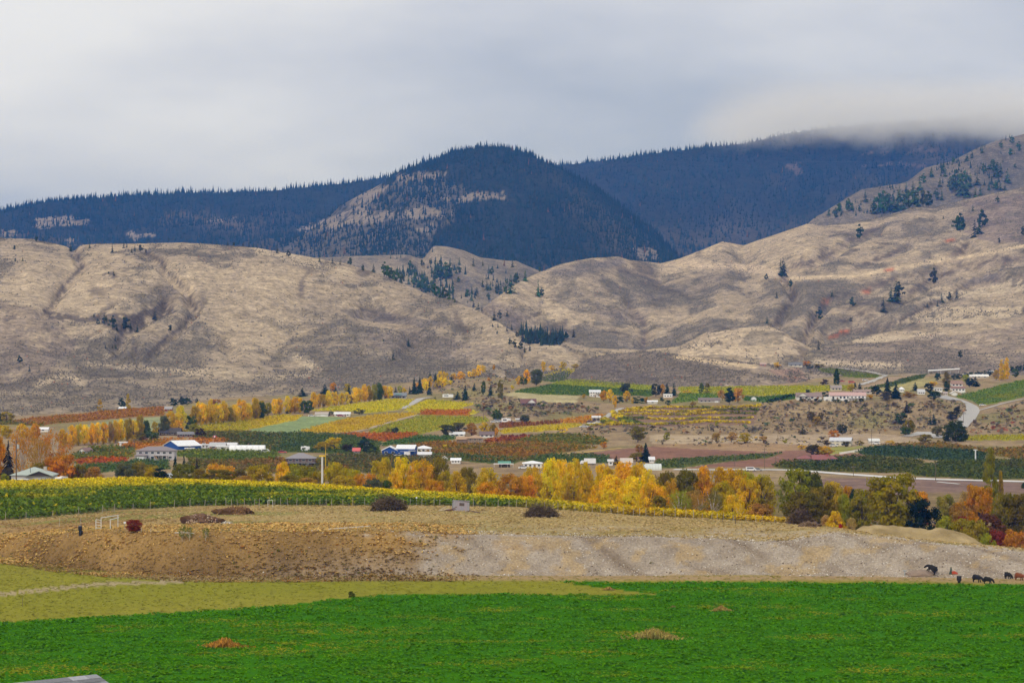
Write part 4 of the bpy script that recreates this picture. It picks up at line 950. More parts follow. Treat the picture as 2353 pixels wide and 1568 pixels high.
# rows of vines curving round the terraces
TERR = [cps('C', p) for p in ([(1110, 474), (1300, 458), (1500, 452), (1800, 458), (2100, 452), (2290, 442)], [(1030, 492), (1200, 486), (1500, 492), (1700, 492), (1850, 478), (2050, 478), (2280, 474)],
        [(1040, 516), (1250, 518), (1600, 522), (1850, 506), (2270, 510)], [(990, 540), (1150, 548), (1400, 561), (1600, 562), (1820, 547), (2000, 553), (2230, 552)],
        [(750, 614), (1120, 606), (1350, 608), (1600, 600), (1800, 580), (2000, 588), (2210, 592)], [(870, 562), (900, 590), (990, 606)], [(985, 495), (990, 530), (1060, 575), (1180, 602)], [(905, 552), (960, 585), (1080, 600)], [(1035, 520), (1100, 565), (1240, 600)])]
pp, cc, ww = [], [], []
for r in TERR:
    w = [land.hit(*q, 1500) for q in [(a[0] + (b[0] - a[0]) * t, a[1] + (b[1] - a[1]) * t) for a, b in zip(r[:-1], r[1:]) for t in np.linspace(0, 1, 8, endpoint=False)] + [r[-1]]]
    for a, b in zip(w[:-1], w[1:]):
        n = max(1, int((b - a).length / 0.42))
        for i in range(n):
            q = a.lerp(b, i / n); pp.append((q.x + random.uniform(-.5, .5), q.y + random.uniform(-.3, .3), q.z)); 
pp = np.array(pp); n = len(pp); pp[:, 2] = land.zat(pp[:, 0], pp[:, 1])
w = np.clip((fbm(pp[:, 0] / 16, pp[:, 1] / 50, 3, 5) - .5) * 5 + .1, 0, 1)[:, None]
stuff('vine_rows', scatter(TUFT4, pp, np.tile([[2.1, 2.1, 2.0]], (n, 1)) * rng.uniform(.8, 1.25, (n, 1)), rng.random(n) * 6.28, (np.array((0.66, 0.5, 0.012)) * (1 - w) + np.array((0.16, 0.19, 0.02)) * w) * rng.uniform(.8, 1.2, (n, 1))), M['plant'], 'five curving rows of yellow vines on the bare terraces')
# scrub on the banks of the valley
def scrub(label, poly, n, size, cols, dmin=1000):
    xs, ys = [p[0] for p in poly], [p[1] for p in poly]; P_ = []
    for _ in range(n * 6):
        a, b = random.uniform(min(xs), max(xs)), random.uniform(min(ys), max(ys))
        if inpoly(np.array([a]), np.array([b]), poly)[0]: P_.append(land.hit(a, b, dmin)[:])
        if len(P_) >= n: break
    p = np.array(P_); n = len(p); f = rng.uniform(*size, (n, 1)) * (0.6 + 0.8 * rng.random((n, 1)) ** 2)
    stuff('scrub', scatter(TUFT4, p, np.concatenate([f * 1.7, f * 1.4, f * 1.15], 1), rng.random(n) * 6.28, pcol(n, cols)), M['plant'], label)
SCRUB = [(4, (0.16, 0.13, 0.095)), (4, (0.24, 0.19, 0.12)), (1, (0.12, 0.15, 0.06)), (1, (0.28, 0.15, 0.06))]
scrub('dark scrub on the dry bank below the white bungalow', cps('D', [(0, 420), (300, 385), (1000, 390), (1500, 380), (1850, 420), (1800, 560), (1640, 640), (1400, 660), (1000, 690), (500, 680), (0, 680)]), 1000, (0.8, 2.1), SCRUB)
scrub('scrub on the dry bank right of the winding road', cps('D', [(1900, 600), (2100, 480), (2353, 380), (3000, 350), (3000, 690), (2353, 680), (1850, 690)]), 420, (1.3, 2.8), SCRUB + [(2, (0.26, 0.09, 0.05))])
scrub('scrub on the bank below the terraced vines', cps('C', [(680, 650), (1300, 630), (2300, 610), (2353, 690), (1500, 690), (1000, 690), (700, 690)]), 170, (1.0, 2.6), SCRUB)
scrub('scrub on the bluff around the brown chalet', cps('T', [(0, 480), (240, 380), (560, 440), (600, 530), (1000, 500), (1600, 540), (1500, 620), (900, 650), (560, 700), (340, 700), (0, 590)]), 380, (1.2, 2.8), SCRUB)
scrub('low scrub around the canyon mouth orchards', cps('B', [(1600, 180), (2353, 100), (2353, 330), (2200, 340), (2030, 420), (1750, 340), (1600, 300)]), 330, (1.0, 2.0), SCRUB)
scrub('low scrub on the dry strip behind the ploughed field', cps('C', [(1350, 740), (2400, 700), (3000, 720), (2900, 790), (2353, 800), (1350, 790)]), 160, (0.8, 1.8), SCRUB + [(1, GOLD)])
scrub('brown weeds on the low ground behind the right end of the bank', cps('D', [(560, 1420), (1000, 1400), (2353, 1380), (3000, 1380), (3000, 1640), (1400, 1530), (900, 1500)]), 420, (0.8, 1.8), [(3, (0.2, 0.12, 0.05)), (2, (0.3, 0.2, 0.09)), (1, (0.24, 0.06, 0.03)), (1, OLV)], 780)

# ------------------------------------------------------------------ the near vineyard along the back of the terrace
def near_rows():
    P_, Cc = [], []
    for i in range(110):
        u = np.arange(-420, 1830, 5.0)
        df = curve(VFRONT_D, u); dbk = curve(CREST_D, u) + 6
        d = df + 2 + 2.5 * i
        x = (u - CX) / FV * d
        ok = d < dbk
        if not ok.any(): continue
        xa, xb = x[ok].min(), x[ok].max()
        xx = np.arange(xa, xb, 0.75); dd = np.interp(xx, x, d)
        xx = xx + rng.uniform(-.25, .25, len(xx)); dd = dd + rng.uniform(-.25, .25, len(xx))
        uu = xx / dd * FV + CX
        f, e = np.interp(uu, u, df), np.interp(uu, u, dbk)
        t = np.clip((dd - f) / np.maximum(e - f, 5), 0, 1)
        z = land.zat(xx, dd); v = CY - z / dd * FV
        lane = distline(uu, v, [(-420, 1142), (0, 1149), (130, 1157), (258, 1170), (300, 1180)]) < 2.6
        gap = (uu > 225) & (uu < 640) & (v > np.interp(uu, [225, 300, 520, 640], [1172, 1167, 1164, 1160]) + 1.5)
        k_ = ~lane & ~gap & (uu < 1826) & (rng.random(len(xx)) > 0.04) & (fbm(uu / 9, dd / 9, 2, 71) > 0.2)
        P_.append(np.stack([xx, dd, z, uu, t], 1)[k_])
    q = np.concatenate(P_); n = len(q); uu, t = q[:, 3], q[:, 4]
    yel, grn, mixd, org = np.array((0.68, 0.52, 0.012)), np.array((0.115, 0.17, 0.014)), np.array((0.36, 0.33, 0.018)), np.array((0.52, 0.22, 0.015))
    a = fbm(q[:, 0] / 11, q[:, 1] / 25, 3, 61)
    w = np.clip((t - 0.42) * 1.7 + (a - 0.5) * 1.5 + np.clip((uu - 500) / 600, 0, 0.7), 0, 1)[:, None]
    w = np.where(rng.random((n, 1)) < 0.05, rng.random((n, 1)) * .7, w)
    c = np.where(w < 0.5, grn + (mixd - grn) * w * 2, mixd + (yel - mixd) * (w * 2 - 1))
    far = np.clip((t - 0.5) * 4, 0, .85)[:, None] * (rng.random((n, 1)) < .9); c = c * (1 - far) + yel * far
    gd = np.clip((uu - 1150) / 400, 0, .65)[:, None]; c = c * (1 - gd) + np.array((0.64, 0.42, 0.015)) * gd
    o = np.clip((uu - 1350) / 350, 0, 1)[:, None] * np.clip((fbm(q[:, 0] / 5, q[:, 1] / 40, 2, 66)[:, None] - 0.42) * 6, 0, 1)
    c = c * (1 - o * .75) + org * o * .75
    last = (uu > 1690)[:, None]; c = np.where(last, np.array((0.6, 0.4, 0.02)), c)
    c = c * rng.uniform(.7, 1.3, (n, 1))
    h = rng.uniform(1.5, 2.15, n); h = np.where(uu > 1690, h * 0.75, h)
    stuff('vineyard', scatter(TUFT12, q[:, :3], np.stack([np.full(n, 1.5), np.full(n, 1.5), h], 1), rng.random(n) * 6.28, c), M['plant'], 'green and yellow vineyard along the back of the near terrace')
near_rows()

# ------------------------------------------------------------------ alfalfa, pasture, dry grass, weeds and stones
kk = ground.line_row
def pts(n, r0, r1, wfun=None):
    p, px, v = sheet_points(ground, n, None, r0, r1)
    ok = (p[:, 1] > 392)
    if wfun is not None: ok &= rng.random(n) < wfun(p, px, v)
    return p[ok], px[ok], v[ok]
p, px, v = pts(165000, kk[3], kk[5])
ina = inpoly(px, v, ALFALFA_POLY)
q, qx, qv = p[ina], px[ina], v[ina]
big = fbm(q[:, 0] / 16, q[:, 1] / 9, 3, 301); sm = fbm(q[:, 0] / 2.2, q[:, 1] / 2.2, 2, 303)
n = len(q)
keep = rng.random(n) < np.clip((sm - 0.22) * 3.0 + 0.25, 0.1, 1)
yl = np.clip((big - 0.62) * 5, 0, 1)[:, None] * 0.55
for cx, cy, w_, s_ in ((690, 1490, 130, 14), (130, 1540, 160, 16), (1890, 1412, 60, 6), (1650, 1395, 50, 6), (2020, 1540, 90, 10), (1500, 1455, 110, 9), (2120, 1412, 80, 7), (1350, 1500, 120, 8), (780, 1450, 200, 8)):
    yl = np.maximum(yl, (np.exp(-((qx - cx) / w_) ** 2 - ((qv - cy) / s_) ** 2) * 1.1 * np.clip(fbm(q[:, 0] / 3, q[:, 1] / 3, 2, 9) * 3 - 0.8, 0, 1))[:, None])
yl = np.clip(yl, 0, 1)
c = lerp3((0.055, 0.19, 0.004), (0.11, 0.30, 0.007), rng.random(n)) * (1 - yl) + np.array((0.34, 0.32, 0.02)) * yl
hh = (0.13 + 0.46 * sm) * rng.uniform(.7, 1.25, n) * (1 - 0.35 * yl[:, 0])
stuff('alfalfa', scatter(TUFT3, q[keep], np.stack([hh * 1.6, hh * 1.6, hh], 1)[keep], rng.random(n)[keep] * 6.28, c[keep]), M['plant'], 'lush green alfalfa covering the near field')
q, qx = p[~ina], px[~ina]; s_ = rng.random(len(q)) < 0.26; q = q[s_]; n = len(q)
hh = rng.uniform(0.06, 0.16, n)
c = lerp3((0.20, 0.22, 0.02), (0.33, 0.28, 0.045), fbm(q[:, 0] / 6, q[:, 1] / 6, 3, 305))
stuff('short_grass', scatter(TUFT3, q, np.stack([hh * 5, hh * 5, hh], 1), rng.random(n) * 6.28, c), M['plant'], 'short yellowish grass of the mown pasture')
p, px, v = pts(19000, kk[6], kk[7])
n = len(p); hh = rng.uniform(0.12, 0.4, n) * (0.5 + fbm(p[:, 0] / 8, p[:, 1] / 8, 3, 307))
c = lerp3((0.40, 0.28, 0.11), (0.62, 0.46, 0.21), rng.random(n))
bw = np.clip((620 - px) / 500, 0, 1)[:, None] * (fbm(p[:, 0] / 9, p[:, 1] / 14, 3, 311)[:, None] > 0.47)
c = c * (1 - bw * 0.6) + np.array((0.27, 0.13, 0.04)) * bw * 0.6
stuff('dry_grass', scatter(TUFT3, p, np.stack([hh * 2.6, hh * 2.6, hh], 1), rng.random(n) * 6.28, c), M['plant'], 'dry straw coloured grass on the terrace')
def gw(p, px, v): return np.clip((px - 900 + (fbm(p[:, 0] / 5, p[:, 1] / 3, 4, 2, .6) - .5) * 620) / 240, 0, 1)
# weeds: rounded dead clumps on the left half of the bank and along its upper edge
p, px, v = sheet_points(ground, 42000, None, kk[5] - 3, kk[6] + 8)
d_ = curve(BTOP, px) - v
w_ = (1 - gw(p, px, v)) * 1.0 * np.clip(0.8 + 0.5 * rng.random(len(p)), 0, 1)
w_ = np.where((px > 1100), 0.004, w_)
ok = (rng.random(len(p)) < w_); p, px, v = p[ok], px[ok], v[ok]; n = len(p)
dn = fbm(p[:, 0] / 13, p[:, 1] / 5, 5, 313, .6)
frac = np.clip((v - curve(BTOP, px)) / 70, 0, 1)
lt = np.clip(1.45 - frac * 1.0 - np.clip((px - 450) / 900, 0, .45) + (dn - .5) * 2.6, 0, 1)
c = lerp3((0.20, 0.125, 0.05), (0.64, 0.42, 0.14), lt) * rng.uniform(.85, 1.2, (n, 1))
c[rng.random(n) < 0.06] = (0.40, 0.17, 0.04); c[rng.random(n) < 0.05] = (0.14, 0.13, 0.03)
hh = rng.uniform(0.12, 0.6, n) * (0.3 + 1.6 * dn ** 1.5)
stuff('weeds', scatter(TUFT3, p, np.stack([hh * 1.6, hh * 1.6, hh], 1), rng.random(n) * 6.28, c), M['plant'], 'rust brown dead weeds on the left half of the bank')
OCT = []
for i in range(6):
    r = np.random.default_rng(400 + i); V = np.array([(1, 0, 0), (0, 1, 0), (-1, 0, 0), (0, -1, 0), (0, 0, 1), (0, 0, -1)], float) * 0.5 * r.uniform(.7, 1.2, (6, 1)) + r.normal(size=(6, 3)) * .06
    OCT.append((V, np.array([(0, 1, 4), (1, 2, 4), (2, 3, 4), (3, 0, 4), (1, 0, 5), (2, 1, 5), (3, 2, 5), (0, 3, 5)]), np.ones((6, 3))))
p, px, v = sheet_points(ground, 44000, None, kk[5], kk[6] + 3)
w_ = np.maximum(gw(p, px, v), 0.10 * np.clip((px - 180) / 300, 0, 1) + 0.35 * np.clip((v - 1300) / 18, 0, 1) * np.clip((px - 250) / 300, 0, 1))
w_ = w_ * (0.35 + 0.65 * (fbm(p[:, 0] / 7, p[:, 1] / 4, 3, 401) > 0.42))
ok = (rng.random(len(p)) < w_ * 0.85); p, px = p[ok], px[ok]; n = len(p)
s_ = 0.09 + 0.36 * rng.random(n) ** 5; t_ = rng.random((n, 1))
c = np.where(t_ < .45, np.array((0.66, 0.61, 0.53)), np.where(t_ < .75, np.array((0.36, 0.30, 0.24)), np.where(t_ < .93, np.array((0.12, 0.09, 0.07)), np.array((0.42, 0.33, 0.22))))) * rng.uniform(.8, 1.2, (n, 1))
stuff('stones', scatter(OCT, p, np.stack([s_ * 1.2, s_, s_ * .8], 1), rng.random(n) * 6.28, c), M['stone'], 'pale stones strewn over the gravel bank')

ground.build('floodplain', ground_mat_far, k[8], k[11]); ground.build('valley_floor', ground_mat_far, k[11])
# ================================================================== TREES
def envelope(kind, z):
    if kind == 'round': return np.sqrt(np.maximum(0, 1 - ((z - 0.57) / 0.45) ** 2)) * 0.5
    if kind == 'oval': return np.where(z < 0.4, np.sqrt(np.maximum(0, (z - 0.06) / 0.34)), np.sqrt(np.maximum(0, 1 - ((z - 0.4) / 0.61) ** 1.7))) * 0.5
    if kind == 'column': return np.where(z < 0.3, 0.55 + z * 1.5, 1 - ((np.maximum(z, .3) - 0.3) / 0.71) ** 2.2) * 0.5 * (z > 0.05)
    if kind in ('shrub', 'dome'): return np.sqrt(np.maximum(0, 1 - ((z - 0.3) / 0.71) ** 2)) * 0.5
    if kind == 'willow': return np.where(z < 0.6, 0.85 + 0.15 * z / 0.6, np.sqrt(np.maximum(0, 1 - ((z - 0.6) / 0.41) ** 2))) * 0.5
    if kind == 'sparse': return np.sqrt(np.maximum(0, 1 - ((z - 0.62) / 0.4) ** 2)) * 0.5
    if kind == 'pine': return (np.clip((1.02 - z) / 0.55, 0, 1) ** 0.7) * np.clip((z - 0.1) / 0.15, 0, 1) * 0.5
def crown_arrays(kind, seed, nclump, nleaf, leaf):
    r = np.random.default_rng(seed); cs = []
    zlo = dict(round=.16, oval=.1, column=.05, shrub=.02, dome=.03, willow=.04, sparse=.25, pine=.16)[kind]
    while len(cs) < nclump:
        z = r.uniform(zlo, 0.97); e = float(envelope(kind, np.array(z)))
        rad = e * math.sqrt(r.uniform(0.08, 1.0)); a = r.uniform(0, 6.283)
        if r.random() < e * 2 + 0.12: cs.append((math.cos(a) * rad * .88, math.sin(a) * rad * .88, z * 0.97))
    cs = np.array(cs); lob = r.uniform(0.75, 1.25, nclump)
    V, F, K = [], [], []
    n = nclump * nleaf
    ci = np.repeat(np.arange(nclump), nleaf)
    sp = np.array((0.105, 0.105, 0.07)) if kind not in ('column', 'pine') else np.array((0.13, 0.13, 0.035))
    if kind == 'oval': sp = np.array((0.10, 0.10, 0.085))
    d = r.normal(size=(n, 3)); d /= np.linalg.norm(d, axis=1)[:, None]
    c = cs[ci] + d * sp * (r.random((n, 1)) ** 0.45) * 1.25 * lob[ci][:, None]
    c[:, 2] = np.clip(c[:, 2], 0.01, 1.0)
    nn = d * 0.7 + cs[ci] * (1.2, 1.2, 0.0) + r.normal(size=(n, 3)) * 0.4 + (0, 0, 0.45); nn /= np.linalg.norm(nn, axis=1)[:, None]
    a = np.cross(nn, r.normal(size=(n, 3))); a /= np.linalg.norm(a, axis=1)[:, None]
    b = np.cross(nn, a)
    h = leaf * r.uniform(.65, 1.3, (n, 1))
    q = np.stack([c - a * h - b * h * .6, c + a * h * .9 - b * h * .7, c + a * h + b * h * .6, c - a * h * .8 + b * h * .7], 1).reshape(-1, 3)
    sh = (r.uniform(.78, 1.22, n) * np.repeat(r.uniform(.86, 1.14, nclump), nleaf))[:, None] * np.stack([np.repeat(r.uniform(.9, 1.1, nclump), nleaf), np.ones(n), np.ones(n)], 1)
    f = np.arange(4 * n).reshape(-1, 4)
    return q, f, np.repeat(sh, 4, 0), cs
def conifer_arrays(seed, tiers, per, leaf, irregular=0.15):
    r = np.random.default_rng(seed); V, K = [], []
    for i in range(tiers):
        z = 0.05 + 0.93 * (i + r.uniform(-.3, .3)) / tiers
        rad = 0.5 * max(0.03, (1 - z)) ** 0.75 * r.uniform(1 - irregular * 2, 1 + irregular)
        m = max(4, int(per * (1.1 - z)))
        for k in range(m):
            a = r.uniform(0, 6.283); R = rad * r.uniform(.7, 1.1); w = R * r.uniform(.28, .5) + 0.02
            d = np.array((math.cos(a), math.sin(a), 0)); t = np.array((-d[1], d[0], 0))
            dz = -R * r.uniform(.1, .35) * 0.6
            p0 = np.array((0, 0, z + 0.03)) + d * R * .12; p1 = np.array((0, 0, z + dz)) + d * R
            V += [p0 - t * w * .35, p0 + t * w * .35, p1 + t * w * .6 + (0, 0, -.012), p1 - t * w * .6 + (0, 0, -.02)]
            s_ = r.uniform(.7, 1.3); K += [(s_, s_, s_)] * 4
    V = np.array(V); return V, np.arange(len(V)).reshape(-1, 4), np.array(K)
def trunk_mb(kind, seed, cs, h=1.0):
    r = random.Random(seed); m = MB()
    top = dict(shrub=0.35, column=0.8, pine=0.9, conifer=0.96, sparse=0.55).get(kind, 0.55)
    rad = dict(shrub=0.012, column=0.022, conifer=0.022, pine=0.024, sparse=0.03).get(kind, 0.034)
    m.tube([(0, 0, -0.03), (r.uniform(-.01, .01), r.uniform(-.01, .01), top * .5), (r.uniform(-.02, .02), r.uniform(-.02, .02), top)], [rad, rad * .72, rad * .25], 6)
    if cs is not None and kind not in ('conifer', 'pine', 'column'):
        for c in list(cs)[:(22 if kind == 'sparse' else 9)]:
            z0 = min(top * .9, max(0.1, c[2] * r.uniform(.35, .6)))
            m.tube([(0, 0, z0), (c[0] * .5, c[1] * .5, (z0 + c[2]) * .52), (c[0], c[1], c[2])], [rad * .5, rad * .34, rad * .12], 5)
    return m
TREEM = {}
def tree_meshes(kind, lod, var):
    k = (kind, lod, var)
    if k in TREEM: return TREEM[k]
    seed = sum(ord(c) for c in kind) * 31 + var * 7 + lod
    bark = M['bark_pale'] if kind == 'sparse' else M['bark']
    if kind in ('conifer', 'spruce'):
        t, p_ = {0: (26, 15), 1: (16, 12), 2: (11, 11)}[lod]
        v, f, c = conifer_arrays(seed, t, p_, 0, 0.15); cs = None; mt = M['needle']
    else:
        nc, nl, lf = {0: (80, 60, 0.023), 1: (40, 26, 0.042), 2: (22, 14, 0.07)}[lod]
        if kind == 'sparse': nc, nl, lf = 64, 26, 0.0155
        if kind in ('column',): lf *= 1.0
        v, f, c, cs = crown_arrays(kind, seed, nc, nl, lf); mt = M['needle'] if kind == 'pine' else M['leaf']
    tb = trunk_mb('conifer' if kind == 'spruce' else kind, seed, cs)
    if lod < 2:
        TREEM[k] = (mesh_np('crown', v, f, mt, c), tb.mesh('trunk', bark))
    else:      # far away: crown and trunk in one mesh
        tv = np.array(tb.v); quads = [q for q in tb.f if len(q) == 4]
        vv = np.concatenate([v, tv]); ff = np.concatenate([f, np.array(quads) + len(v)])
        TREEM[k] = (mesh_np('tree', vv, ff, [mt, bark], np.concatenate([c, np.ones((len(tv), 3))]), [0] * len(f) + [1] * len(quads)), None)
    return TREEM[k]
PAL = dict(gold=(0.78, 0.53, 0.010), bright=(0.86, 0.67, 0.012), orange=(0.72, 0.37, 0.012), rust=(0.58, 0.27, 0.025), olive=(0.27, 0.205, 0.014), olivegold=(0.50, 0.36, 0.012),
           green=(0.10, 0.15, 0.025), lime=(0.38, 0.37, 0.02), grey=(0.15, 0.165, 0.07), tan=(0.52, 0.35, 0.11), brown=(0.44, 0.25, 0.04), dark=(0.030, 0.052, 0.024), black=(0.020, 0.034, 0.018), red=(0.29, 0.055, 0.03), yellow=(0.76, 0.60, 0.012), darkgreen=(0.045, 0.085, 0.024))
NTREE = [0]
def plant_tree(p, h, w, kind, col, name, label, cat, group, lod, jit=0.1):
    NTREE[0] += 1; i = NTREE[0]
    cm_, tm_ = tree_meshes(kind, lod, i % 4)
    r = random.Random(i * 13 + 5); c = PAL[col] if isinstance(col, str) else (min(.84, col[0] * 1.22), min(.66, col[1] * (1.55 if col[0] > col[1] * 1.3 else 1.08)), col[2])
    f = 1 + r.uniform(-jit, jit); c = tuple(min(1, x * f * (1 + r.uniform(-jit, jit) * .5)) for x in c)
    if tm_ is None:
        o = link(name, cm_); o.location = p; o.scale = (w, w, h); o.rotation_euler = (0, 0, r.uniform(0, 6.28)); o.color = (*c, 1)
        return tag(o, label, cat, group)
    t = thing(name, label, cat, p, r.uniform(0, 6.28), group)
    t.scale = (w, w, h)
    a = link('crown', cm_, t); a.color = (*c, 1)
    link('trunk', tm_, t)
    return t
NAMES = dict(round='broadleaf_tree', oval='poplar_tree', column='columnar_poplar', shrub='shrub', dome='broadleaf_tree', willow='willow_tree', sparse='birch_tree', conifer='spruce_tree', spruce='spruce_tree', pine='pine_tree')
def T(crop, cx, top, w, base, kind, col, label, group=None, D=None, lod=None, cat=None, sheet=None):
    """a tree from its crown centre, top, width and base as read off the picture; D gives the depth where the base is hidden"""
    L = sheet or land
    px, tv = cp(crop, cx, top)
    if D is not None: p = L.at(px, D)
    else: p = L.hit(px, cp(crop, 0, base)[1], 1000)
    d = p.y
    h = (CY - tv) * d / FV - p.z; wm = cl(crop, w) * d / FV * (1.3 if kind not in ('conifer', 'spruce', 'column') else (1.45 if kind != 'column' else 1.05))
    h = max(h, 0.6)
    if lod is None: lod = 0 if d < 1250 or h * FV / d > 36 else (1 if h * FV / d > 18 else 2)
    return plant_tree(p, h, wm, kind, col, NAMES[kind], label, cat or ('shrub' if kind == 'shrub' else 'tree'), group, lod)
